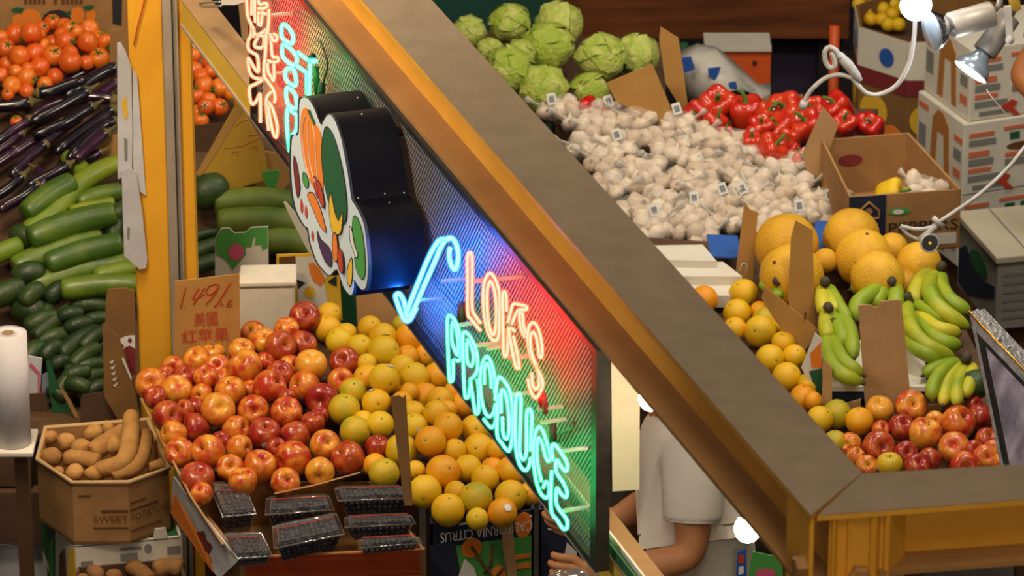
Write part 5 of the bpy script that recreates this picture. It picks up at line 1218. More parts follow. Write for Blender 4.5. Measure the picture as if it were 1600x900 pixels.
# printed brown carton beside the post
o, V = vcard([(160, 640), (214, 640), (210, 455), (196, 450), (168, 452), (165, 470)], 10.40, 'brown_carton', 'tall brown carton flap with red and white print beside the post', 'card_dark', 'box')
o.data.materials[0] = MT['bin_brown']
pxpoly(o, V, [(187, 530), (194, 526), (203, 524), (211, 524), (211, 545), (203, 540), (196, 542), (191, 548)], 'white_print', 'ink_white')
for c in ((203, 532), (190, 541)): pxpoly(o, V, [(c[0] + 3.4 * math.cos(a), c[1] + 3.8 * math.sin(a)) for a in [i * .7 for i in range(9)]], 'dark_dot', 'ink_maroon', .0022)
pxpoly(o, V, [(196, 545), (204, 540), (211, 545), (211, 585), (200, 575)], 'red_print', 'ink_maroon')
o, V = vcard([(212, 655), (222, 640), (206, 592), (186, 527), (163, 505), (160, 508), (163, 620), (190, 650)], 10.36, 'cardboard_flap', 'slanted dark cardboard flap with jagged white print, left of the apples', 'bin_brown', 'cardboard')
for k in range(5): pxpoly(o, V, [(170 + k * 1.6, 566 + k * 9), (179 + k * 1.3, 562 + k * 9), (175 + k * 1.5, 568 + k * 9), (181 + k * 1.2, 571 + k * 9)], 'white_print', 'ink_white')
pxpoly(o, V, [(190, 560), (193, 558), (206, 590), (205, 595)], 'white_edge', 'ink_white')

# ---- price card on the apples
o, V = vcard([(272, 575), (376, 575), (374, 428), (273, 440)], boardA(330, 545, .0).y + .03, 'price_card', 'brown cardboard price card reading 1.49/LB in red, behind the apples', 'price_card')
pxstroke(o, V, [[(290, 449), (286, 464), (282, 481)], [(289, 480), (289.6, 481)], [(311, 449), (301, 466), (307, 467), (319, 460)], [(320, 449), (311, 462), (302, 475)], [(335, 444), (327, 447), (322, 457), (331, 459), (342, 446), (335, 444)], [(342, 446), (336, 458), (322, 475)], [(360, 441), (349, 459), (335, 480)]], 'price_lettering', 'ink_red', .0018)
pxstroke(o, V, [[(346, 470), (344, 477), (350, 476)], [(357, 469), (354, 480)], [(357, 469), (363, 470), (357, 474), (363, 477), (354, 480)]], 'price_lettering', 'ink_red', .0010)
pxtext(o, V, '美國', (303, 510), (340, 508), (339, 485), (303, 488), 'chinese_lettering', 'ink_red'); pxtext(o, V, '红苹果', (284, 537), (358, 532), (357, 511), (284, 516), 'chinese_lettering', 'ink_red')

# ---- boxes behind the price card
fy = 10.52
fb_ = empty('foam_box', PY(415, 545, fy), 'white foam box behind the price card', 'box')
P1, P2, P3, P4 = PY(372, 450, fy), PY(461, 448, fy), PY(461, 560, fy), PY(372, 560, fy)
tp = [PY(452, 428, fy), ]
m = MB(); m.prism([P4, P3, P2, P1], (-.004, .10, 0)); m.build('foam_body', MT['white_foam'], fb_, bevel=.006)
q = [P1 + Vector((0, 0, .001)), P2 + Vector((0, 0, .001))]; m = MB(); m.prism([q[0] + Vector((.0, -.004, 0)), q[1] + Vector((.004, -.004, 0)), q[1] + Vector((.0, .106, 0)), q[0] + Vector((0, .106, 0))], (0, 0, .014)); m.build('foam_lid', MT['white_foam'], fb_, bevel=.004)
gy = fy + .17
o, V = vcard([(336, 470), (420, 470), (419, 354), (393, 355), (383, 363), (366, 364), (358, 356), (345, 357), (336, 372)], gy, 'box_flap', 'white box flap with green leaf and pink fruit print behind the foam box', 'white_card', 'box')
pxpoly(o, V, [(337, 372), (346, 358), (358, 357), (366, 364), (383, 364), (393, 356), (418, 355), (418, 387), (410, 391), (408, 382), (398, 383), (400, 371), (396, 371), (393, 386), (384, 386), (384, 398), (372, 412), (364, 422), (356, 410), (350, 404), (338, 398)], 'green_print', 'ink_green')
pxpoly(o, V, [(369 + 12 * math.cos(i * .45), 394 + 13 * math.sin(i * .45)) for i in range(14)], 'pink_fruit_print', 'ink_pink', .0025)
pxpoly(o, V, [(381, 418), (386, 414), (392, 417), (398, 416), (401, 422), (398, 428), (388, 429), (382, 426)], 'yellow_mark', 'ink_yellow', .0025)
o, V = vcard([(432, 480), (535, 500), (528, 395), (432, 398)], 10.66, 'snack_carton', 'yellow orange carton with white panel and a printed sun, left of the sign cut-out', 'ink_yellow', 'box')
pxpoly(o, V, [(436, 402), (461, 400), (463, 430), (436, 436)], 'window', 'ink_brown', .0015)
pxpoly(o, V, [(462, 402), (497, 400), (514, 428), (506, 440), (512, 470), (516, 488), (467, 482), (464, 440)], 'white_panel', 'white_card', .002)
pxpoly(o, V, [(484 + 9 * math.cos(i * .45), 457 + 10 * math.sin(i * .45)) for i in range(14)], 'sun_print', 'ink_yellow', .003)
pxpoly(o, V, [(482, 412), (490, 410), (500, 420), (508, 436), (502, 448), (490, 440), (484, 426)], 'orange_print', 'ink_orange', .003)
pxpoly(o, V, [(463, 436), (478, 442), (466, 452)], 'black_notch', 'ink_black', .003); pxpoly(o, V, [(512, 440), (526, 430), (526, 448)], 'black_notch', 'ink_black', .003)
o, V = vcard([(527, 510), (560, 520), (566, 448), (536, 432)], 10.72, 'green_carton', 'dark green printed carton edge behind the sign cut-out', 'ink_dkgreen', 'box')
o, V = vcard([(560, 530), (650, 540), (644, 440), (556, 455)], boardA(600, 520, 0).y + .08, 'brown_carton', 'plain brown carton behind the oranges under the sign', 'card_light', 'box')
o, V = vcard([(484, 398), (499, 396), (464, 336), (447, 316), (443, 316), (452, 336)], 10.74, 'card_edge', 'thin white card seen edge on, leaning against the gourds', 'white_card', 'card')
# yellow price cards above the gourds
yy = pileL.at(340, 300, .0).y + .02
o, V = vcard([(306, 272), (352, 300), (420, 280), (412, 230), (376, 163), (370, 160)], yy, 'price_card', 'tilted yellow price card with red writing, right of the post', 'yellow_card')
pxpoly(o, V, [(306, 272), (314, 276), (380, 172), (372, 162)], 'tape_edge', 'price_card')
pxstroke(o, V, [[(368, 198), (376, 190), (388, 186)], [(350, 232), (378, 228), (410, 214)], [(362, 240), (370, 236), (372, 244)], [(392, 232), (400, 228), (402, 236)], [(388, 212), (408, 210)], [(334, 216), (344, 212)]], 'red_lettering', 'ink_red_soft', .0016)
o, V = vcard([(372, 300), (440, 300), (470, 262), (440, 240), (410, 236)], yy + .03, 'price_card', 'second tan price card behind the tilted yellow one', 'price_card')
pxpoly(o, V, [(366, 300), (376, 302), (410, 248), (402, 246)], 'dark_stripe', 'ink_navy', .002)
o, V = vcard([(420, 300), (430, 300), (437, 270), (434, 266), (411, 268), (409, 272)], yy - .03, 'green_cup', 'small green funnel shaped tag above the gourds', 'ink_green', 'tag')

# ---- left stand
lb_ = empty('vegetable_stand', (-.85, 11.0, 0), 'sloping dark stand under the cucumbers, eggplants and tomatoes', 'stand')
nL = pileL.n
c4 = [pileL.at(150, 632, -.05), pileL.at(500, 425, -.05), pileL.at(560, 62, -.05), pileL.at(-110, 62, -.05), pileL.at(-110, 632, -.05)]
m = MB(); m.prism(c4, -nL * .03); m.build('sloping_board', MT['card_dark'], lb_)
for p in (c4[0], c4[1], c4[2], c4[3]):
    q = p + (sum(c4, Vector()) / 5 - p) * .08 - nL * .035; m = MB(); m.box((q.x, q.y, q.z / 2), (.06, .06, q.z - .01)); m.build('leg', MT['table_wood'], lb_)
# cartons holding the tomatoes
ty = pileL.at(90, 62, 0).y + .10
o, V = vcard([(-120, 190), (190, 190), (206, -60), (-120, -60)], ty, 'orange_carton', 'brown carton with printed oranges standing behind the tomatoes', 'card', 'box', thick=.02, base=0)
pxpoly(o, V, [(48 + 17 * math.cos(i * .45), 31 + 17 * math.sin(i * .45)) for i in range(14)], 'printed_orange', 'ink_orange'); pxpoly(o, V, [(28 + 9 * math.cos(i * .45), 33 + 11 * math.sin(i * .45)) for i in range(14)], 'printed_orange', 'ink_orange', .001)
pxpoly(o, V, [(121 + 11 * math.cos(i * .45), 24 + 13 * math.sin(i * .45)) for i in range(14)], 'printed_orange', 'ink_orange'); pxpoly(o, V, [(142 + 8 * math.cos(i * .45), 24 + 10 * math.sin(i * .45)) for i in range(14)], 'printed_orange', 'ink_orange', .001)
for q in ([(17, 15), (26, 11), (38, 13), (34, 20), (22, 20)], [(129, 10), (140, 8), (148, 9), (142, 17), (134, 16)], [(102, 20), (110, 16), (112, 22), (106, 25)]): pxpoly(o, V, q, 'printed_leaf', 'ink_dkgreen', .002)
pxpoly(o, V, [(65, 36), (68, 24), (78, 17), (92, 15), (104, 19), (112, 30), (112, 37)], 'dark_seal', 'ink_black')
pxpoly(o, V, [(175, -10), (191, -10), (190, 40), (176, 37)], 'hand_hole', 'ink_black')
for k, (a, b) in enumerate(((38, 78), (84, 90), (96, 131))):
    n_ = max(1, int((b - a) / 7))
    for i in range(n_): pxpoly(o, V, [(a + i * 7, -3), (a + i * 7 + 5, -3), (a + i * 7 + 5, 6), (a + i * 7, 7)], 'worn_lettering', 'ink_brown')
o, V = vcard([(170, 230), (206, 230), (206, 60), (196, 45), (172, 48)], pileL.at(170, 130, 0).y + .02, 'cardboard_wall', 'cardboard wall between the tomatoes and the yellow post', 'card', 'cardboard')
o, V = vcard([(150, 262), (206, 270), (206, 208), (170, 212), (152, 222)], pileL.at(170, 240, 0).y + .02, 'cardboard_wall', 'brown carton corner between the eggplants and the cucumbers', 'price_card', 'cardboard')
o, V = vcard([(302, 250), (330, 250), (352, 192), (302, 196)], pileL.at(320, 200, 0).y - .01, 'cardboard_wall', 'dark tray front under the tomatoes right of the post', 'card_dark', 'cardboard')
o, V = vcard([(300, 70), (345, 130), (330, 120), (318, 150), (306, 60)], pileL.at(320, 100, 0).y + .06, 'paper_scrap', 'white paper with a magenta spot above the right tomatoes', 'white_card', 'paper')
pxpoly(o, V, [(324, 94), (336, 100), (338, 108), (328, 108)], 'magenta_spot', 'ink_pink')
o, V = vcard([(378, 60), (440, 120), (470, 110), (420, -40), (368, -40)], 11.9, 'brown_carton', 'tan carton behind the top of the neon characters', 'card_light', 'box', base=0)

# ================================================================== right side
rt = empty('produce_table', (1.1, 10.8, 0), 'long wooden table under the bananas, melons and right hand fruit', 'table')
c4 = [pileR.at(1225, 800, -.045), pileR.at(1640, 770, -.045), pileR.at(1450, 400, -.045), pileR.at(1000, 370, -.045)]
m = MB(); m.prism(c4, (0, 0, -.025)); m.build('table_board', MT['table_wood'], rt)
for p in c4:
    q = p + (sum(c4, Vector()) / 4 - p) * .08; m = MB(); m.box((q.x, q.y, (q.z - .03) / 2), (.06, .06, q.z - .034)); m.build('leg', MT['table_wood'], rt)
rt2 = empty('produce_table', (.9, 12, 0), 'back table under the garlic, peppers and lettuces', 'table')
c4 = [pileG.at(985, 378, -.02), pileG.at(1288, 352, -.02), pileG.at(1372, 170, -.14), pileG.at(860, 170, -.08)]
m = MB(); m.prism(c4, -pileG.n * .025); m.build('table_board', MT['card_dark'], rt2)
for p in c4:
    q = p + (sum(c4, Vector()) / 4 - p) * .10; m = MB(); m.box((q.x, q.y, (q.z - .045) / 2), (.06, .06, q.z - .05)); m.build('leg', MT['table_wood'], rt2)
c4 = [pileT.at(610, 200, -.125), pileT.at(1040, 172, -.125), pileT.at(1040, 66, -.125), pileT.at(640, 40, -.125)]
lbx = empty('lettuce_tray', (c4[0] + c4[2]) / 2 * 1, 'dark sloping tray under the lettuces', 'tray'); lbx.location.z = 0; ORIG[lbx.name] = lbx.location.copy()
m = MB(); m.prism(c4, -pileT.n * .02); m.build('tray_board', MT['card_dark'], lbx)
for p_ in c4:
    q = p_ + (sum(c4, Vector()) / 4 - p_) * .12; m = MB(); m.box((q.x, q.y, (q.z - .035) / 2), (.05, .05, q.z - .04)); m.build('leg', MT['table_wood'], lbx)
m = MB()
# price cards
def stand_y(px, py, pile=pileR, off=.0): return pile.at(px, py, off).y
o, V = vcard([(1240, 512), (1276, 545), (1272, 470), (1270, 360), (1257, 352), (1243, 345), (1236, 372), (1231, 468)], stand_y(1255, 500), 'price_card', 'tall tan cardboard price card standing before the left melons', 'price_card')
o, V = vcard([(1149, 432), (1176, 440), (1184, 332), (1172, 328), (1163, 316)], stand_y(1165, 420), 'price_card', 'narrow wooden looking card at the left of the melons', 'price_card')
pxstroke(o, V, [[(1156, 424), (1160, 412), (1166, 414), (1168, 424)]], 'pale_mark', 'ink_white', .0015)
o, V = vcard([(1352, 640), (1424, 632), (1408, 468), (1376, 471), (1372, 480), (1366, 480), (1358, 476), (1341, 477)], stand_y(1390, 612, pileR, .0), 'price_card', 'blank tan cardboard card standing in front of the bananas', 'card_light')
o, V = vcard([(1048, 200), (1060, 196), (1020, 102), (1017, 101), (948, 130), (962, 158)], stand_y(1000, 180, pileG, .03), 'price_card', 'tilted tan price card between the lettuces and the garlic', 'price_card')
o, V = vcard([(1040, 130), (1078, 192), (1068, 110), (1060, 60), (1032, 42), (1030, 62)], stand_y(1062, 170, pileG, .03) + .06, 'cardboard_divider', 'tall cardboard divider right of the lettuces', 'price_card', 'cardboard')
o, V = vcard([(1254, 240), (1268, 300), (1284, 268), (1310, 195), (1286, 167)], stand_y(1265, 290, pileG, .0) - .01, 'cardboard_flap', 'raised cardboard flap between the peppers and the empty carton', 'card_light', 'cardboard')
# notched flap and orange carton
o, V = vcard([(1190, 466), (1195, 448), (1270, 508), (1279, 516), (1252, 556), (1238, 535), (1210, 500)], stand_y(1240, 540), 'cardboard_flap', 'notched cardboard flap behind the right hand oranges', 'price_card', 'cardboard')
pxpoly(o, V, [(1230, 470), (1233, 472), (1232, 478), (1229, 474)], 'slot', 'ink_brown'); pxpoly(o, V, [(1257, 486), (1260, 488), (1259, 501), (1256, 498)], 'slot', 'ink_brown')
o, V = vcard([(1252, 575), (1285, 628), (1290, 628), (1284, 530), (1274, 520)], stand_y(1280, 600) - .02, 'fruit_carton', 'green white carton side with a printed orange, left of the bananas', 'ink_white', 'box')
pxpoly(o, V, [(1266, 552), (1283, 534), (1284, 576), (1268, 574)], 'orange_print', 'ink_orange'); pxpoly(o, V, [(1264, 580), (1284, 576), (1288, 624), (1276, 616)], 'green_print', 'ink_dkgreen')
o, V = vcard([(1284, 634), (1300, 634), (1300, 575), (1286, 560)], stand_y(1290, 620) - .03, 'cardboard_strip', 'short tan cardboard strip beside the printed carton', 'card_light', 'cardboard')
# banana carton corner: white and black
y0 = stand_y(1400, 622)
bc = empty('banana_carton', PY(1380, 640, y0 + .05), 'low white and black carton under the banana bunches', 'box')
m = MB(); a, b = PY(1296, 604, y0 + .03), PY(1448, 604, y0 + .03); m.prism([a, b, b + Vector((.01, .22, .02)), a + Vector((.0, .22, .02))], (0, 0, -.012)); m.build('white_top', MT['white_card'], bc)
m = MB(); m.prism([a + Vector((0, .002, -.012)), b + Vector((0, .002, -.012)), b + Vector((0, .002, -.036)), a + Vector((0, .002, -.036))], (0, .2, 0)); m.build('black_side', MT['ink_navy'], bc)
o, V = vcard([(1450, 645), (1472, 645), (1470, 632), (1448, 632)], y0 + .02, 'cardboard_strip', 'tan cardboard corner under the fanned bananas', 'card_light', 'cardboard')
o, V = vcard([(1315, 640), (1345, 640), (1345, 624), (1316, 632)], y0 + .01, 'cardboard_strip', 'tan cardboard corner left of the blank card', 'card_light', 'cardboard')
# white lids and blue sheet left of the melons
def slab(pts, z, h, name, label, mt_, cat, group=None):
    m = MB(); m.prism([PZ(x, y, z) for x, y in pts], (0, 0, -h)); return tag(m.build(name, MT[mt_]), label, cat, group)
zz = pileR.at(1080, 420, 0).z
slab([(1010, 405), (1120, 408), (1098, 382), (990, 384)], zz + .03, .03, 'white_box', 'flat white box nearest the garlic, left of the price card', 'white_card', 'box', 'flat white boxes by the beam')
slab([(1050, 432), (1160, 432), (1130, 409), (1030, 409)], zz + .012, .028, 'white_box', 'flat white box in the middle of the three by the beam', 'white_card', 'box', 'flat white boxes by the beam')
slab([(1080, 462), (1142, 462), (1150, 440), (1070, 440)], zz - .01, .03, 'white_box', 'flat white box lowest of the three, above the first orange', 'white_card', 'box', 'flat white boxes by the beam')
slab([(1110, 400), (1160, 402), (1152, 368), (1104, 366)], zz + .02, .004, 'blue_sheet', 'blue plastic sheet between the garlic and the narrow card', 'ink_blue', 'sheet')
slab([(1262, 398), (1300, 398), (1300, 345), (1275, 345)], zz + .03, .004, 'blue_sheet', 'blue plastic sheet behind the melons by the carton', 'ink_blue', 'sheet')
# pepper carton (brown, open)
yc = stand_y(1400, 400, pileR) + .12
zc = PY(1330, 305, yc).z
A_ = PY(1327, 308, yc); Bq = PY(1502, 296, yc + .03); hgt = A_.z - PY(1327, 400, yc).z
D_ = PZ(1283, 218, A_.z); Cq = PZ(1420, 207, A_.z + .0)
pc, rm, dv = carton('pepper_carton', 'open brown carton printed PEPPERS with a dark house logo, behind the melons', [A_, Bq, Cq, D_], (0, 0, -hgt), 'card', .006)
Q = wallq(rm, dv, 0)
Q.rect(.0, .12, .33, 1.0, 'logo_panel', MT['ink_navy'], pc)
Q.strokes([[(.08, .62), (.08, .74), (.175, .90), (.27, .74), (.27, .62), (.08, .62)]], .0035, 'house_logo', MT['card'], pc, 2); Q.disc(.175, .74, .035, .06, 'house_logo', MT['card'], pc, 2); Q.rects([(.09, .48, .26, .53)], 'logo_text', MT['card'], pc, 2)
Q.text('PEPPERS', .36, .34, .98, .52, 'lettering', MT['ink_black'], pc, 1.5); Q.disc(.45, .70, .10, .06, 'printed_leaf', MT['ink_green'], pc); Q.disc(.44, .70, .05, .04, 'printed_pepper', MT['ink_white'], pc, 2)
Q.rect(.70, .10, .97, .28, 'white_label', MT['white_card'], pc)
Qi = Quad(rm[3], rm[2], rm[2] + dv, rm[3] + dv, .0085); Qi = Quad(rm[3] + dv, rm[2] + dv, rm[2], rm[3], -.0085) if Quad(rm[3] + dv, rm[2] + dv, rm[2], rm[3]).n.dot(CAM - rm[3]) < 0 else Quad(rm[3] + dv, rm[2] + dv, rm[2], rm[3], .0085)
m = MB(); m.prism([Qi(.33 + .14 * math.cos(i * .45), .62 + .10 * math.sin(i * .45)) for i in range(14)], Qi.n * .0005); m.build('red_stamp', MT['ink_maroon'], pc)
gpos = (A_ + Bq) / 2 + Vector((.06, .09, -.03))
garlic_net(*proj(gpos)[:2], 'single garlic net lying inside the open brown carton', Pile(gpos, .0), .0)
o = put('pepper', (A_ + Bq) / 2 + Vector((-.03, .07, -.03)), .035, (1.2, .3, 1), None); o.material_slots[0].link = 'OBJECT'; o.material_slots[0].material = MT['orange_y']; o.name = 'orange_bell_pepper'
tag(o, 'orange bell pepper inside the open brown carton', 'bell pepper')
m = MB(); P = (A_ + Bq) / 2; cb = (A_ + Bq + Cq + D_) / 4 + dv
sp_ = empty('carton_stand', (cb.x, cb.y, 0), 'plain dark stand under the open brown carton', 'stand'); m.box((cb.x, cb.y, (cb.z - .002) / 2), (.16, .14, cb.z - .004)); m.build('block', MT['card_dark'], sp_)

# ---- white printed boxes stacked on the right
def yaw_box(C, w, d, h, yaw, name, label, mt_, cat='box', group=None):     # C = front lower corner (nearest)
    fx = Vector((math.cos(yaw), math.sin(yaw), 0)); fy_ = Vector((-math.sin(yaw), math.cos(yaw), 0)); uz = Vector((0, 0, h))
    b = [C, C + fx * w, C + fx * w + fy_ * d, C + fy_ * d]
    t = empty(name, C, label, cat, group); m = MB(); m.prism(b, uz); m.build('box_body', MT[mt_], t, bevel=.003)
    return t, Quad(b[0], b[1], b[1] + uz, b[0] + uz), Quad(b[3], b[0], b[0] + uz, b[3] + uz), b
yw = R(22); yk = 12.2
Cb = PY(1503, 306, yk); hb = PY(1503, 195, yk).z - Cb.z
GB = 'white printed boxes stacked at the right'
def print_box(t, QF, QL, inv=0):
    r1 = [(.05, .80, .30, .86), (.40, .84, .72, .89), (.05, .52, .26, .60), (.42, .46, .75, .52), (.05, .30, .28, .36), (.80, .82, .98, .88)]
    QF.rects(r1, 'red_print', MT['ink_red_soft'], t)
    QF.rects([(.05, .68, .32, .76), (.05, .40, .30, .49), (.42, .34, .72, .43), (.05, .18, .38, .26), (.82, .70, .98, .78), (.10, .06, .40, .12)], 'grey_print', MT['ink_grey'], t)
    QF.rects([(.46, .70, .56, .80), (.62, .70, .72, .80)], 'dark_icons', MT['ink_dkgreen'], t)
    QF.disc(.58, .60, .15, .055, 'printed_squash', MT['ink_brown'], t)
    QF.poly([(.30, .14), (.42, .24), (.48, .20), (.44, .12), (.52, .0), (.44, .02), (.38, .10)], 'red_arrow', MT['ink_red'], t, 2)
    QL.poly([(.30, .08), (.34, .80), (.45, .95), (.56, .95), (.68, .80), (.72, .08), (.62, .08), (.58, .65), (.44, .65), (.42, .08)], 'printed_squash', MT['ink_squash'], t)
    QL.rects([(.80, .7, .97, .78), (.80, .2, .95, .32), (.04, .82, .24, .9)], 'red_print', MT['ink_red_soft'], t); QL.rects([(.80, .45, .95, .6), (.05, .3, .2, .6)], 'grey_print', MT['ink_grey'], t)
t, qf, ql, bb = yaw_box(Cb, .30, .28, hb, yw, 'white_carton', 'white carton with red print, second from the top of the right stack', 'white_card', 'box', GB); print_box(t, qf, ql)
t, qf, ql, bb2 = yaw_box(bb[0] + Vector((.012, .015, hb + .002)), .30, .27, hb, yw, 'white_carton', 'white carton with red print, topmost of the right stack behind the lamps', 'white_card', 'box', GB); print_box(t, qf, ql)
t, qf, ql, bb3 = yaw_box(bb[0] + Vector((-.006, .0, -hb - .002)), .30, .28, hb, yw, 'white_carton', 'white carton third from the top of the right stack, above the cream crate', 'white_card', 'box', GB); print_box(t, qf, ql)
C3 = bb3[0]; pal = empty('pallet', Vector((C3.x + .05, C3.y + .15, 0)), 'dark wooden base under the stacked white cartons', 'stand'); ctr = C3 + (bb3[2] - bb3[0]) / 2
m = MB(); m.box((ctr.x, ctr.y, (C3.z - .004) / 2), (.26, .24, C3.z - .006), Matrix.Rotation(yw, 3, 'Z')); m.build('block', MT['table_wood'], pal)
# cream crate
Cc = PY(1555, 516, 11.25); hc = PY(1555, 412, 11.25).z - Cc.z
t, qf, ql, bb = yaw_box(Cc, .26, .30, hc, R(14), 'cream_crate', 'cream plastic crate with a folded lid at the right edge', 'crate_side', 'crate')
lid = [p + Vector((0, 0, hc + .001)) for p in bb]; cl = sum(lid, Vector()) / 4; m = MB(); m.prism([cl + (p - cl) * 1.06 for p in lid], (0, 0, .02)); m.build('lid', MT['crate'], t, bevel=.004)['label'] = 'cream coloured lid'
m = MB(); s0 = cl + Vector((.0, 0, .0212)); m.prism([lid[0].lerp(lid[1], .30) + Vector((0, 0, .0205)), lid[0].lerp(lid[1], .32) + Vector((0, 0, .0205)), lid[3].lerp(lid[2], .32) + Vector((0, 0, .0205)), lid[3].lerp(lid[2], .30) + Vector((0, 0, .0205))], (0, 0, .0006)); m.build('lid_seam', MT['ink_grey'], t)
qf.rects([(.06 + .0, .15 + .13 * k, .95, .20 + .13 * k) for k in range(6)], 'vent_slots', MT['ink_grey'], t)
ql.poly([(.05, .1), (.3, .05), (.95, .45), (.95, .62), (.6, .5), (.2, .75), (.05, .6)], 'dark_print', MT['ink_navy'], t); ql.disc(.55, .7, .22, .16, 'green_print', MT['ink_dkgreen'], t, 1.5)
m = MB(); ctr = sum(bb, Vector()) / 4; pb = empty('crate_stand', Vector((ctr.x, ctr.y, 0)), 'dark base under the cream crate', 'stand'); m.box((ctr.x, ctr.y, (Cc.z - .004) / 2), (.22, .24, Cc.z - .006)); m.build('block', MT['table_wood'], pb)
# octagonal bin with lemons
yo = 13.15; R0 = .235; cx = PY(1330, 100, yo).x + R0 * .985
ob_z = PY(1380, 25, yo).z
octo = [Vector((cx + R0 * math.cos(R(22.5 + 45 * i)), yo + R0 * math.sin(R(22.5 + 45 * i)), ob_z)) for i in range(8)]
bn, rm, dv = carton('lemon_bin', 'tall octagonal cardboard bin with maroon band, filled with lemons', octo, (0, 0, -ob_z + .003), 'bin_brown', .008, cat='bin')
for i in (3, 4, 5, 6):
    a, b = rm[i], rm[(i + 1) % 8]; q = Quad(a + dv, b + dv, b, a, .003)
    h1 = ob_z
    f = lambda z: z / h1
    q.rect(0, f(h1 - .115), 1, f(h1 - .0), 'white_band', MT['white_card'], bn); q.rect(0, f(h1 - .165), 1, f(h1 - .115), 'maroon_band', MT['ink_maroon'], bn)
    q.disc(.6, f(h1 - .065), .15, f(.028), 'blue_seal', MT['ink_blue'], bn, 2); q.disc(.35, f(h1 - .24), .28, f(.05), 'printed_fruit', MT['ink_yellow'], bn, 1); q.disc(.75, f(h1 - .31), .24, f(.045), 'printed_fruit', MT['ink_orange'], bn, 1.5)
m = MB(); m.prism([p + Vector((0, 0, -.07)) for p in octo], (0, 0, -.005)); m.build('false_floor', MT['card_dark'], bn)
lm = [(1342, 6), (1352, 18), (1366, 8), (1380, 14), (1360, 30), (1378, 30), (1394, 22), (1396, 6), (1388, 38), (1404, 38), (1372, 0), (1410, 14), (1354, -6)]
for i, (x, y) in enumerate(lm):
    P = PZ(x, y, ob_z - .035); o = put('orange', P, .021, (rn.uniform(0, 6), rn.uniform(0, 6), 0), 'orange_y', ('sticker', 'navel')); o.name = 'lemon'
    tag(o, 'yellow lemon in the octagonal bin, %s' % ['at its left rim', 'left front', 'back left', 'middle', 'front left by the wall', 'front centre', 'right of the middle', 'back right', 'frontmost', 'front right near the lamp', 'hindmost', 'right side behind the bulb', 'far left back'][i], 'lemon', 'lemons in the octagonal bin')

# ---- back wall, wooden bench, odds and ends
wall = MB(); wall.box((0, 15.0, 1.0), (9, .1, 5)); tag(wall.build('wall_back', MT['dark_wall']), kind='structure')
fl_ = MB(); fl_.box((0, 9, -.05), (12, 14, .1)); tag(fl_.build('floor', MT['floor']), kind='structure')
yw_ = 13.75
a, b = PY(860, 60, yw_), PY(1326, 60, yw_); zt2 = PY(1000, -60, yw_).z
wb = empty('wooden_bench', (a.x, yw_, 0), 'dark red brown wooden plank front behind the lettuces', 'bench')
m = MB(); m.box(((a.x - .2 + b.x) / 2, yw_ + .02, (a.z + zt2) / 2), (b.x - a.x + .2, .04, zt2 - a.z)); m.build('plank', MT['wood_wall'], wb)
for x_ in (a.x - .15, b.x - .05): 
    m = MB(); m.box((x_, yw_ + .10, zt2 / 2), (.07, .07, zt2 - .01)); m.build('leg', MT['dark_wall'], wb)
a, b = PY(560, 46, 13.5), PY(862, 46, 13.5); a.z = 0; m = MB(); m.box(((a.x + b.x) / 2, 13.52, (a.z + PY(700, -60, 13.5).z) / 2), (b.x - a.x, .03, PY(700, -60, 13.5).z - a.z)); gb = m.build('green_board', MT['green_board']); tag(gb, 'dark green board behind the left lettuces', 'board')
a, b = PY(1100, 152, 13.3), PY(1205, 80, 13.3); a.z = .002
ox = empty('orange_box', ((a.x + b.x) / 2, 13.3, a.z), 'bright orange drawer box under the wooden bench', 'box'); m = MB(); m.box(((a.x + b.x) / 2, 13.37, (a.z + b.z) / 2), (b.x - a.x, .12, b.z - a.z)); m.build('box_body', MT['orange_paint'], ox)
m = MB(); m.box(((a.x + b.x) / 2, 13.36, b.z + .006), (b.x - a.x, .13, .011)); m.build('white_top', MT['white_card'], ox)
m = MB(); P = PY(1179, 98, 13.305); m.ball(P, .007, 8, 5); m.build('black_knob', MT['ink_black'], ox)
m = MB(); p0, p1 = PY(1304, 155, 13.4), PY(1304, 40, 13.4); m.tube([Vector((p0.x, p0.y, 0)), p1], .015, 10); tag(m.build('orange_pole', MT['orange_paint']), 'upright orange pole in the dark under the bench', 'pole')
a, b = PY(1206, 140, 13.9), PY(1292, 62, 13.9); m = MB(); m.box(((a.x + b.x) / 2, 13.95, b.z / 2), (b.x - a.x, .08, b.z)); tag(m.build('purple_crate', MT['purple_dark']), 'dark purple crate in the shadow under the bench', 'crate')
# plastic bag with blue print behind the peppers
bg = MB(); pts = [(1062, 90), (1090, 80), (1120, 78), (1150, 108), (1185, 138), (1206, 142), (1205, 152), (1150, 156), (1076, 165)]
cy_ = 12.75; V = [PY(x, y, cy_) for x, y in pts]; cen = sum(V, Vector()) / len(V); rings = []
for k, (sc, dy) in enumerate(((1, .05), (.96, -.01), (.70, -.06), (.35, -.085))):
    rings.append([cen + (p - cen) * sc + Vector((0, dy + .025 * mnoise.noise(p * 30 + Vector((k, 0, 0))), .012 * mnoise.noise(p * 22 + Vector((k * 3, 0, 5))))) for p in V])
n = len(V); vs = sum(rings, []) + [cen + Vector((0, -.095, 0))]; fs = [(r * n + i, r * n + (i + 1) % n, (r + 1) * n + (i + 1) % n, (r + 1) * n + i) for r in range(3) for i in range(n)] + [(3 * n + i, 3 * n + (i + 1) % n, 4 * n) for i in range(n)] + [list(range(n))[::-1]]
bg.add(vs, fs, True); bag = bg.build('plastic_bag', MT['plastic_bag']); tag(bag, 'crumpled white plastic bag with blue print behind the peppers', 'bag')
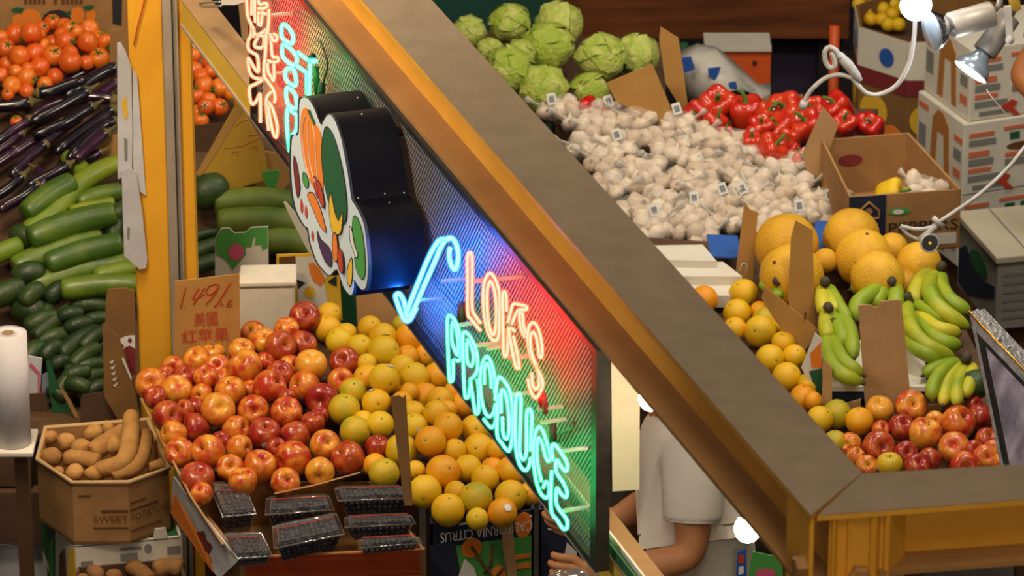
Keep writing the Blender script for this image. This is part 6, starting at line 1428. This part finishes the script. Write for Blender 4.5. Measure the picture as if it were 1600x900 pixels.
for q in ([(1065, 92), (1080, 90), (1086, 108), (1070, 114), (1064, 112)], [(1106, 108), (1126, 106), (1118, 126), (1108, 120)], [(1128, 132), (1150, 129), (1152, 138), (1134, 138)]):
    m = MB(); m.prism([PY(x, y, cy_ - .092) for x, y in q], (0, .01, 0)); m.build('blue_print', MT['ink_blue'], bag)
P = PY(1068, 72, 13.2); m = MB(); m.lathe([(0, 0), (.016, 0), (.016, P.z), (.012, P.z + .01), (0, P.z + .01)], 12, Matrix.Translation((P.x, P.y, 0))); tag(m.build('green_bottle_upright', MT['ink_dkgreen']), 'thin green upright in the dark behind the cardboard divider', 'pole')  # a small green bottle, carried down to the floor as an upright
# pepper carton back edge
pe = stand_y(1200, 160, pileP, .0) + .14
o, V = vcard([(1140, 185), (1262, 185), (1255, 148), (1145, 158)], pe, 'cardboard_wall', 'low cardboard tray edge behind the peppers', 'card', 'cardboard')
o, V = vcard([(866, 190), (905, 196), (880, 172), (838, 168)], stand_y(870, 180, pileG) + .02, 'cardboard_wall', 'pale cardboard tray edge at the left end of the garlic', 'card_light', 'cardboard')
# silver framed panel at the right edge
TL, BL, TR = PY(1514, 487, 9.25), PY(1564, 732, 9.10), PY(1660, 640, 9.05)
BR = BL + (TR - TL); nP = (BL - TL).cross(TR - TL).normalized()
if nP.dot(CAM - TL) < 0: nP = -nP
fr = empty('framed_panel', (BL + BR) / 2, 'silver framed panel wrapped in clear film leaning at the right edge', 'panel')
m = MB(); m.prism([TL, TR, BR, BL], -nP * .035 + Vector((.012, .0, .004))); m.build('frame_body', MT['film_frame'], fr)
Q = Quad(BL, BR, TR, TL, .001)
if Q.n.dot(nP) < 0: Q.off = -.001
Q.rect(.05, .02, .97, .90, 'black_inner_edge', MT['frame_black'], fr, 1); Q.rect(.14, .03, .95, .86, 'film_covered_face', MT['film_art'], fr, 2.2)
m = MB(); m.tube([TL + nP * .001, TR + nP * .001], .003, 6); m.build('gold_trim', MT['gold'], fr)
m = MB(); rnf = random.Random(3)
for k in range(26):
    u = rnf.random(); p = TL.lerp(TR, u) - nP * (.004 + .028 * rnf.random()) + (TL - BL).normalized() * .003; m.ball(p, .004 + .004 * rnf.random(), 7, 4, (1, 1, .6))
m.build('film_bubbles', MT['film_frame'], fr)
# green pink box and bright packet at the bottom, under the bulb
o, V = vcard([(1160, 960), (1226, 960), (1222, 872), (1176, 862)], 9.0, 'box_flap', 'green box flap with a pink spot at the bottom centre right', 'ink_green', 'box')
pxpoly(o, V, [(1196 + 16 * math.cos(i * .45), 896 + 8 * math.sin(i * .45)) for i in range(14)], 'pink_spot', 'ink_pink')
o, V = vcard([(1148, 950), (1168, 950), (1166, 858), (1152, 864)], 9.02, 'printed_packet', 'blue and red printed packet beside the green box flap', 'ink_blue', 'packet')
pxpoly(o, V, [(1153, 868), (1163, 866), (1163, 880), (1154, 880)], 'red_print', 'ink_red'); pxpoly(o, V, [(1154, 886), (1162, 884), (1162, 896), (1154, 898)], 'white_print', 'ink_white')
# ================================================================== lamps
YL = 10.5
def L3(x, y, dy=0): return PY(x, y, YL + dy)
bar = empty('lamp_bar', L3(1620, -40), 'grey horizontal bar above the right table holding the spot lamps', 'lamp bar')
b0, b1 = L3(1380, -34), L3(1720, -34)
m = MB(); m.tube([b0, b1], .012, 10); m.build('bar_tube', MT['lamp_metal'], bar)
m = MB(); m.tube([b0.lerp(b1, .9), Vector((b0.lerp(b1, .9).x, b0.lerp(b1, .9).y, 3.3))], .010, 8); m.build('hanger', MT['lamp_metal'], bar)
MT['lamp_glow'] = emis('lamp_glow', (.92, .96, 1.0), 14)
MT['bulb_white'] = emis('bulb_white', (.95, .97, 1.0), 9)
# glowing bulb on a gooseneck with a white clamp
g1 = empty('clip_lamp', L3(1310, 110), 'white clip lamp with a bent gooseneck and a glowing round bulb', 'clip lamp')
m = MB(); m.tube(smooth_path([L3(x, y) for x, y in ((1430, 26), (1428, 60), (1420, 100), (1402, 132), (1376, 147), (1355, 146), (1340, 132), (1328, 118))], 6), .0055, 10); m.build('gooseneck', MT['lamp_white'], g1)
m = MB(); m.tube(smooth_path([L3(x, y) for x, y in ((1332, 122), (1312, 117), (1290, 122), (1270, 138), (1260, 152), (1255, 166))], 6), .0055, 10); m.tube([L3(1257, 158), L3(1253, 170)], .009, 10); m.build('gooseneck_tail', MT['lamp_white'], g1)
m = MB(); m.tube([L3(x, y) for x, y in ((1344, 126), (1338, 117), (1326, 102), (1312, 88), (1307, 83))], [.007, .0105, .0125, .0115, .007], 10)
m.tube(smooth_path([L3(x, y, -.01) for x, y in ((1312, 90), (1306, 79), (1296, 74), (1289, 81), (1290, 96), (1297, 106), (1304, 102), (1303, 90), (1298, 82))], 5), .0062, 8); m.build('clamp', MT['lamp_white'], g1)
P = L3(1431, 8); m = MB(); m.ball(P, 25 * mpp(P), 18, 12); m.build('glowing_bulb', MT['bulb_white'], g1)
# right gooseneck clip lamp, unlit
g2 = empty('clip_lamp', L3(1450, 370), 'unlit white clip lamp on a long gooseneck hanging over the melons', 'clip lamp')
m = MB(); m.tube(smooth_path([L3(x, y) for x, y in ((1706, -30), (1690, 90), (1640, 180), (1600, 232), (1572, 266), (1530, 304), (1490, 332), (1462, 350))], 6), .0050, 10); m.build('gooseneck', MT['lamp_white'], g2)
m = MB(); m.tube([L3(1458, 340), L3(1474, 354)], .007, 8); m.tube(smooth_path([L3(x, y) for x, y in ((1466, 350), (1452, 356), (1430, 358), (1407, 353))], 4), .005, 8); m.tube(smooth_path([L3(x, y) for x, y in ((1407, 354), (1418, 366), (1434, 374))], 4), .004, 8); m.tube([L3(1462, 352), L3(1436, 376)], .008, 8); m.build('clamp', MT['lamp_white'], g2)
P = L3(1453, 380, -.02); d = (CAM - P).normalized() + Vector((.25, 0, -.25)); d.normalize(); q = Vector((0, 0, 1)).rotation_difference(d).to_matrix().to_4x4()
m = MB(); m.lathe([(0, -.03), (.013, -.03), (.021, -.012), (.0235, 0), (.021, .003), (.019, 0)], 18, Matrix.Translation(P) @ q); m.build('lamp_head', MT['lamp_white'], g2)
m = MB(); m.lathe([(0, .001), (.019, .001)], 18, Matrix.Translation(P) @ q); m.build('lens', MT['chrome'], g2)
m = MB(); m.ball(P + d * .003, .004, 8, 5); m.build('led_chip', MT['ink_yellow'], g2)
# two spot lamps on brackets
def aim(P, Q_):
    d = (Q_ - P).normalized(); return Matrix.Translation(P) @ Vector((0, 0, 1)).rotation_difference(d).to_matrix().to_4x4(), (Q_ - P).length
s1 = empty('spot_lamp', L3(1500, 40), 'unlit silver reflector spot lamp in a grey socket pointing left', 'spot lamp')
A0, A1 = L3(1549, 22, .02), L3(1486, 40, -.02); mx, ln = aim(A0, A1)
m = MB(); m.lathe([(0, 0), (.030, 0), (.031, .004), (.031, ln), (.025, ln + .003), (0, ln + .003)], 20, mx); m.build('socket', MT['lamp_metal'], s1)
m = MB(); m.lathe([(.012, ln), (.016, ln + .008), (.034, ln + .022), (.043, ln + .036), (.046, ln + .046)], 24, mx); m.build('reflector_bulb', MT['chrome'], s1)
m = MB(); m.lathe([(.046, ln + .046), (.047, ln + .050), (.043, ln + .054), (0, ln + .058)], 24, mx); m.build('bulb_face', MT['lamp_blue'], s1)
m = MB(); m.tube([A0, L3(1562, 6, .02), L3(1566, -34)], .008, 8); m.build('bracket', MT['lamp_metal'], s1)
for dx, dy in ((-4, -8), (4, 6), (-8, 4)):
    m = MB(); P = A0 + Vector((dx * .0012, -.012, -dy * .0012)); m.ball(P - (A1 - A0).normalized() * .001, .003, 6, 4); m.build('screw_hole', MT['ink_black'], s1)
s2 = empty('spot_lamp', L3(1540, 80), 'lit white spot lamp in a grey socket pointing down left', 'spot lamp')
A0, A1 = L3(1578, 26, .085), L3(1538, 82, .045); mx, ln = aim(A0, A1)
m = MB(); m.lathe([(0, 0), (.026, 0), (.027, .003), (.029, ln), (.023, ln + .001), (.022, ln - .01)], 20, mx); m.build('socket', MT['lamp_metal'], s2)
m = MB(); m.lathe([(.017, ln - .01), (.020, ln + .012), (.028, ln + .026), (.040, ln + .038), (.044, ln + .050), (.043, ln + .056)], 24, mx); m.build('bulb_body', MT['lamp_blue'], s2)
m = MB(); m.lathe([(0, ln + .057), (.040, ln + .057), (.043, ln + .055)], 24, mx); m.build('glowing_face', MT['lamp_glow'], s2)
m = MB(); m.tube([A0, L3(1588, 4, .085), L3(1590, -34)], .009, 8); m.bar(L3(1574, 10, .0), L3(1578, 62, .0), .016, .012, (0, 1, 0)); m.build('bracket', MT['lamp_white'], s2)
m = MB(); m.ball(L3(1578, 62, -.01), .011, 10, 6); m.build('hinge_knob', MT['lamp_white'], s2)
m = MB(); m.tube(smooth_path([L3(x, y) for x, y in ((1542, 140), (1550, 152), (1562, 166), (1572, 178))], 4), .0011, 5); m.build('loose_thread', MT['lamp_white'], s2)
cbx = empty('yellow_tag', L3(1588, 8, .05), 'yellow tag tied to the lamp bar at the top right', 'tag'); m = MB(); m.prism([L3(x, y, .06) for x, y in ((1572, -30), (1586, -34), (1596, 14), (1588, 20), (1577, 8))], (0, .003, 0)); m.build('tag_face', MT['ink_yellow'], cbx)
cl_ = MB(); cl_.prism([L3(x, y, .0) for x, y in ((312, 4), (344, 3), (348, 11), (316, 13))], (0, .01, 0))
# white bracket on the rail at the top left
rb = empty('rail_bracket', PS(360, 4, 2.46), 'white bracket with a grey hook on the rail at the top left', 'bracket')
m = MB(); m.prism([PS(x, y, 2.455) for x, y in ((345, -20), (384, -20), (384, 3), (366, 8), (345, 8))], NB * .01); m.build('bracket_plate', MT['white_card'], rb)
m = MB(); m.tube(smooth_path([PS(x, y, 2.452) for x, y in ((346, 9), (330, 10), (316, 10), (313, 6), (320, 4), (344, 3))], 4), .003, 6); m.build('hook', MT['tin'], rb)

# ================================================================== people
def skin_mesh(name, nodes_, edges, root, mt, parent, sub=2):
    # nodes_: key -> (Vector, radius or (rx, ry)); grow one continuous surface round the stick figure
    keys = list(nodes_); idx = {k: i for i, k in enumerate(keys)}; off = ORIG[parent.name] if parent else Vector()
    me = bpy.data.meshes.new(name + '_sticks'); me.from_pydata([nodes_[k][0] - off for k in keys], [(idx[a], idx[b]) for a, b in edges], [])
    ob = bpy.data.objects.new(name + '_sticks', me); COL.objects.link(ob)
    sk = ob.modifiers.new('skin', 'SKIN'); sk.use_smooth_shade = True
    lay = me.skin_vertices[0].data if me.skin_vertices else None
    if lay is None:
        bpy.context.view_layer.objects.active = ob; bpy.ops.mesh.customdata_skin_add(); lay = me.skin_vertices[0].data
    for k, i in idx.items():
        r = nodes_[k][1]; lay[i].radius = r if isinstance(r, tuple) else (r, r); lay[i].use_root = (k == root)
    ss = ob.modifiers.new('sub', 'SUBSURF'); ss.levels = sub; ss.render_levels = sub
    dg = bpy.context.evaluated_depsgraph_get(); dg.update(); m2 = bpy.data.meshes.new_from_object(ob.evaluated_get(dg)); m2.name = name
    bpy.data.objects.remove(ob); bpy.data.meshes.remove(me)
    m2.materials.clear(); m2.materials.append(MT[mt]); m2.polygons.foreach_set('use_smooth', [True] * len(m2.polygons))
    o = bpy.data.objects.new(name, m2); COL.objects.link(o)
    if parent: o.parent = parent
    ORIG[o.name] = Vector(off); return o
def hand_nodes(N, E, tag_, wrist, d, side, curl=.5, sz=1.0):
    # palm from the wrist along d; 'side' points across the knuckles towards the thumb
    d = d.normalized(); side = (side - d * side.dot(d)).normalized(); pn = d.cross(side).normalized()
    palm = wrist + d * .045 * sz; N[tag_ + 'palm'] = (palm, (.026 * sz, .015 * sz)); E.append((tag_ + 'w', tag_ + 'palm'))
    for i, (sx, ln) in enumerate(((.027, .070), (.009, .078), (-.009, .072), (-.026, .056))):
        prev = tag_ + 'palm'; p = palm + d * .040 * sz + side * sx * sz; N[tag_ + 'k%d' % i] = (p, .0095 * sz); E.append((prev, tag_ + 'k%d' % i)); prev = tag_ + 'k%d' % i; dd = d
        for s_ in range(3):
            dd = (Matrix.Rotation(-curl * (.5 + .25 * s_), 3, side) @ dd); p = p + dd * ln * sz * (.42, .33, .25)[s_]
            N[tag_ + 'f%d%d' % (i, s_)] = (p, (.0088, .0080, .0068)[s_] * sz); E.append((prev, tag_ + 'f%d%d' % (i, s_))); prev = tag_ + 'f%d%d' % (i, s_)
    p = palm + side * .026 * sz - d * .006 * sz; prev = tag_ + 'palm'
    for s_ in range(3):
        dd = (side * (.9 - .3 * s_) + d * (.55 + .3 * s_) - pn * .15 * s_).normalized(); p = p + dd * .024 * sz
        N[tag_ + 't%d' % s_] = (p, (.0105, .0095, .008)[s_] * sz); E.append((prev, tag_ + 't%d' % s_)); prev = tag_ + 't%d' % s_
def person(name, label, J, face, shirt, sleeve, skin_='skin', curlL=.5, curlR=.5):
    f = Vector(face).normalized(); left = Vector((0, 0, 1)).cross(f).normalized()
    root = empty(name, Vector((J['pelvis'].x, J['pelvis'].y, 0)), label, 'person')
    N, E = {}, []
    V = lambda k: J[k]
    N['pelvis'] = (V('pelvis'), (.13, .10)); N['waist'] = (V('pelvis').lerp(V('chest'), .5), (.095, .075)); N['chest'] = (V('chest'), (.100, .080)); N['neck0'] = (V('neck'), (.062, .06)); N['neck1'] = (V('neck').lerp(V('head'), .45), (.05, .05))
    up = (V('head') - V('neck')).normalized()
    N['jaw'] = (V('head') - up * .055 + f * .030, (.058, .062)); N['head'] = (V('head') + up * .01, (.076, .088)); N['crown'] = (V('head') + up * .075 - f * .012, (.062, .072))
    E += [('pelvis', 'waist'), ('waist', 'chest'), ('chest', 'neck0'), ('neck0', 'neck1'), ('neck1', 'jaw'), ('jaw', 'head'), ('head', 'crown')]
    N['nose'] = (V('head') - up * .022 + f * .108, .011); E.append(('head', 'nose'))
    for s_, S in ((1, 'L'), (-1, 'R')):
        N[S + 'ear'] = (V('head') - up * .015 + left * s_ * .088 - f * .01, .012); E.append(('head', S + 'ear'))
        N[S + 's'] = (V(S + 'sh'), .056); N[S + 'u'] = (V(S + 'sh').lerp(V(S + 'el'), .5), .046); N[S + 'e'] = (V(S + 'el'), .038); N[S + 'm'] = (V(S + 'el').lerp(V(S + 'wr'), .35), .038); N[S + 'w'] = (V(S + 'wr'), .024)
        E += [('chest', S + 's'), (S + 's', S + 'u'), (S + 'u', S + 'e'), (S + 'e', S + 'm'), (S + 'm', S + 'w')]
        hd = J.get(S + 'hand', (V(S + 'wr') - V(S + 'el'))); hand_nodes(N, E, S, V(S + 'wr'), hd, J.get(S + 'side', Vector((0, 0, 1))), curlL if S == 'L' else curlR)
        hip = V('pelvis') + left * s_ * .085 + Vector((0, 0, -.06)); kn = hip.lerp(V(S + 'ft'), .5) + f * .02; an = V(S + 'ft') + Vector((0, 0, .075)); toe = V(S + 'ft') + f * .15 + Vector((0, 0, .03))
        N[S + 'h'] = (hip, .085); N[S + 'k'] = (kn, .056); N[S + 'c'] = (kn.lerp(an, .35) - f * .012, .052); N[S + 'a'] = (an, .036); N[S + 'toe'] = (toe, .03)
        E += [('pelvis', S + 'h'), (S + 'h', S + 'k'), (S + 'k', S + 'c'), (S + 'c', S + 'a'), (S + 'a', S + 'toe')]
    skin_mesh('body', N, E, 'pelvis', skin_, root)
    # shirt with sleeves
    N2 = {'hem': (V('pelvis') + Vector((0, 0, .00)), (.158, .130)), 'hem1': (V('pelvis') + (V('chest') - V('pelvis')) * .06, (.158, .130)), 'waist': (N['waist'][0], (.146, .122)), 'chest': (V('chest'), (.148, .120)), 'col': (V('neck') - up * .03, (.080, .075))}
    N2['rib'] = (V('pelvis').lerp(V('chest'), .78), (.150, .124)); E2 = [('hem', 'hem1'), ('hem1', 'waist'), ('waist', 'rib'), ('rib', 'chest'), ('chest', 'col')]
    for S in 'LR':
        a, b = V(S + 'sh'), V(S + 'el'); N2[S + 's'] = (a, .076); N2[S + 'm'] = (a.lerp(b, sleeve * .6), .070); N2[S + 'e'] = (a.lerp(b, sleeve * .95), .066); N2[S + 'e2'] = (a.lerp(b, sleeve), .066)
        E2 += [('chest', S + 's'), (S + 's', S + 'm'), (S + 'm', S + 'e'), (S + 'e', S + 'e2')]
    skin_mesh('shirt', N2, E2, 'waist', shirt, root)
    for S in 'LR':
        a, b = V(S + 'sh'), V(S + 'el'); d = (b - a).normalized(); c = a.lerp(b, sleeve) - d * .012
        q = Vector((0, 0, 1)).rotation_difference(d).to_matrix().to_4x4(); m = MB(); m.lathe([(.0555, -.001), (.0585, 0), (.0588, .010), (.0570, .012), (.052, .006)], 20, Matrix.Translation(c) @ q); m.build('sleeve_hem', MT[shirt], root)
    N3 = {'top': (V('pelvis') + Vector((0, 0, .03)), (.140, .112)), 'pel': (V('pelvis') - Vector((0, 0, .05)), (.142, .115))}; E3 = [('top', 'pel')]
    for S in 'LR':
        N3[S + 'h'] = (N[S + 'h'][0] - Vector((0, 0, .04)), .098); N3[S + 'k'] = (N[S + 'k'][0], .070); N3[S + 'a'] = (N[S + 'a'][0] + Vector((0, 0, .03)), .058); E3 += [('pel', S + 'h'), (S + 'h', S + 'k'), (S + 'k', S + 'a')]
    skin_mesh('trousers', N3, E3, 'pel', 'trousers', root)
    for S in 'LR':
        p = V(S + 'ft'); m = MB(); m.ball(p + f * .05 + Vector((0, 0, .043)), .05, 14, 8, (2.6, .95, .85), Matrix.Rotation(math.atan2(f.y, f.x), 3, 'Z')); m.build('shoe', MT['ink_black'], root)
    h = V('head'); q = up.to_track_quat('Z', 'Y').to_matrix()
    m = MB(); m.ball(h + up * .035 - f * .022, .098, 20, 12, (1, 1, 1.05)); m.ball(h - f * .05 - up * .03, .075, 14, 8); hr = m.build('hair', MT['hair'], root)
    for s_ in (1, -1):
        m = MB(); m.ball(h + f * .080 + left * s_ * .032 + up * .002, .011, 10, 6); m.build('eye', MT['eye'], root)
    m = MB(); m.tube([h + f * .082 + left * .022 - up * .072, h + f * .094 - up * .070, h + f * .082 - left * .022 - up * .072], .0065, 6); m.build('mouth', MT['lip'], root)
    return root
yv = 9.2
J1 = dict(pelvis=PY(1112, 985, yv), chest=PY(1080, 745, yv), neck=PY(1052, 628, yv), head=PY(1004, 533, yv - .02),
          Lsh=PY(1086, 700, yv - .13), Lel=PY(1080, 872, yv - .20), Lwr=PY(962, 893, yv - .22), Rsh=PY(1046, 700, yv + .15), Rel=PY(1022, 782, yv + .20), Rwr=PY(958, 812, yv + .16),
          Lhand=Vector((-1, -.1, .05)), Rhand=Vector((-1, -.1, -.1)), Lside=Vector((0, .25, 1)), Rside=Vector((0, -.4, 1)),
          Lft=Vector((.40, 9.08, 0)), Rft=Vector((.40, 9.36, 0)))
person('person', 'person in a white T-shirt leaning left behind the beam, arms reaching out', J1, (-1, -.12, 0), 'shirt', .66, 'skin', .75, .5)
J2 = dict(pelvis=Vector((1.47, 11.05, .90)), chest=Vector((1.47, 11.07, 1.25)), neck=Vector((1.47, 11.07, 1.45)), head=Vector((1.46, 11.05, 1.62)),
          Lsh=Vector((1.50, 10.92, 1.40)), Lel=Vector((1.58, 10.86, 1.16)), Lwr=Vector((1.66, 10.96, 1.0)), Rsh=PY(1680, 20, 11.16), Rel=PY(1591, 122, 11.12), Rwr=PY(1690, 190, 11.0),
          Lft=Vector((1.47, 10.95, 0)), Rft=Vector((1.47, 11.17, 0)))
person('person', 'person at the right edge of the stall, only a bare elbow and brown clothing showing', J2, (-.2, -1, 0), 'shirt_dark', .6, 'skin_dark')
# translucent bag in the left hand of the leaning person
bc_ = PY(893, 893, yv - .235); m = MB(); m.ball(bc_ + Vector((0, -.0, -.035)), .052, 16, 10, (1.1, .8, .9))
for i, v in enumerate(m.v): m.v[i] = v + Vector((1, 1, 1)) * .010 * mnoise.noise(v * 35)
tag(m.build('plastic_bag', MT['film']), 'clear plastic bag held at the bottom by the leaning person', 'bag')

# ================================================================== light
def area(loc, target, size, e, col):
    l = bpy.data.lights.new('area', 'AREA'); l.energy = e; l.color = col; l.size = size; l.shape = 'DISK'
    o = bpy.data.objects.new('unseen_area_light', l); COL.objects.link(o); o.location = loc  # out-of-view lights over the displays, and the added fills
    o.rotation_euler = (Vector(target) - Vector(loc)).to_track_quat('-Z', 'Y').to_euler(); return o
def point(loc, e, col, r=.03):
    l = bpy.data.lights.new('point', 'POINT'); l.energy = e; l.color = col; l.shadow_soft_size = r
    o = bpy.data.objects.new('lamp', l); COL.objects.link(o); o.location = loc; return o
WARM = (1.0, .80, .54); NEUT = (1.0, .88, .70)
area((-1.25, 9.6, 3.3), (-.40, 10.2, .9), .4, 32, WARM)
area((-1.45, 8.7, 3.2), (-.25, 9.9, .95), .4, 24, WARM)
area((.5, 4.9, 5.0), (.45, 6.8, 2.3), 1.0, 26, NEUT)  # added fill, brightens the near end of the beam
area((-.9, 11.0, 3.3), (-.8, 11.4, 1.3), .4, 9, WARM)
area((1.2, 9.6, 3.3), (1.0, 10.6, .9), .4, 22, NEUT)
area((.7, 11.4, 3.3), (.7, 12.0, 1.0), .5, 18, NEUT)
area((1.6, 11.4, 3.3), (1.5, 12.2, .8), .5, 11, NEUT)
area((.2, 6.5, 7.5), (.1, 9, 1), 3.0, 95, NEUT)  # added broad fill, evens out the light on the beam tops
area((.9, 3.2, 3.4), (.55, 6.6, 2.2), .8, 30, WARM)  # added low fill from the camera side for the corner joint
sl = bpy.data.lights.new('spot', 'SPOT'); sl.energy = 75; sl.color = (1, .93, .84); sl.spot_size = R(48); sl.spot_blend = .5; sl.shadow_soft_size = .15
so = bpy.data.objects.new('sign_fill_spot', sl); COL.objects.link(so); so.location = (-2.3, 7.2, 2.7); so.rotation_euler = (Vector((-.12, 8.2, 2.05)) - so.location).to_track_quat('-Z', 'Y').to_euler()  # added spot outside the view, brightens the cut-out's painted face
for p in ((-.95, 9.75, 2.5), (-.55, 9.7, 2.6), (1.15, 10.0, 2.5)): point(p, 3, WARM, .03)  # unseen point lights added for small highlights on the fruit
pb_ = PZ(1168, 826, 2.10); point(pb_ + Vector((0, .0, -.05)), 2.5, (1, .76, .45), .02)
pb_ = PZ(1017, 622, 2.10); point(pb_ + Vector((0, .0, -.05)), 2.5, (1, .76, .45), .02)
point(L3(1431, 8, -.08), .8, (.9, .95, 1), .03)
point(L3(1500, 134, -.03), .8, (.9, .95, 1), .03)
w = bpy.data.worlds.new('world'); scene.world = w; w.use_nodes = True
w.node_tree.nodes['Background'].inputs[0].default_value = (1.0, .88, .72, 1); w.node_tree.nodes['Background'].inputs[1].default_value = .07
scene.view_settings.view_transform = 'Standard'
scene.view_settings.look = 'None'
scene.view_settings.exposure = -.08
scene.cycles.max_bounces = 6; scene.cycles.transparent_max_bounces = 12
scene.cycles.caustics_reflective = False; scene.cycles.caustics_refractive = False
scene.cycles.sample_clamp_indirect = 4

for root_, kids_ in PROTOS.values():
    for k_ in kids_: bpy.data.objects.remove(k_)
    bpy.data.objects.remove(root_)
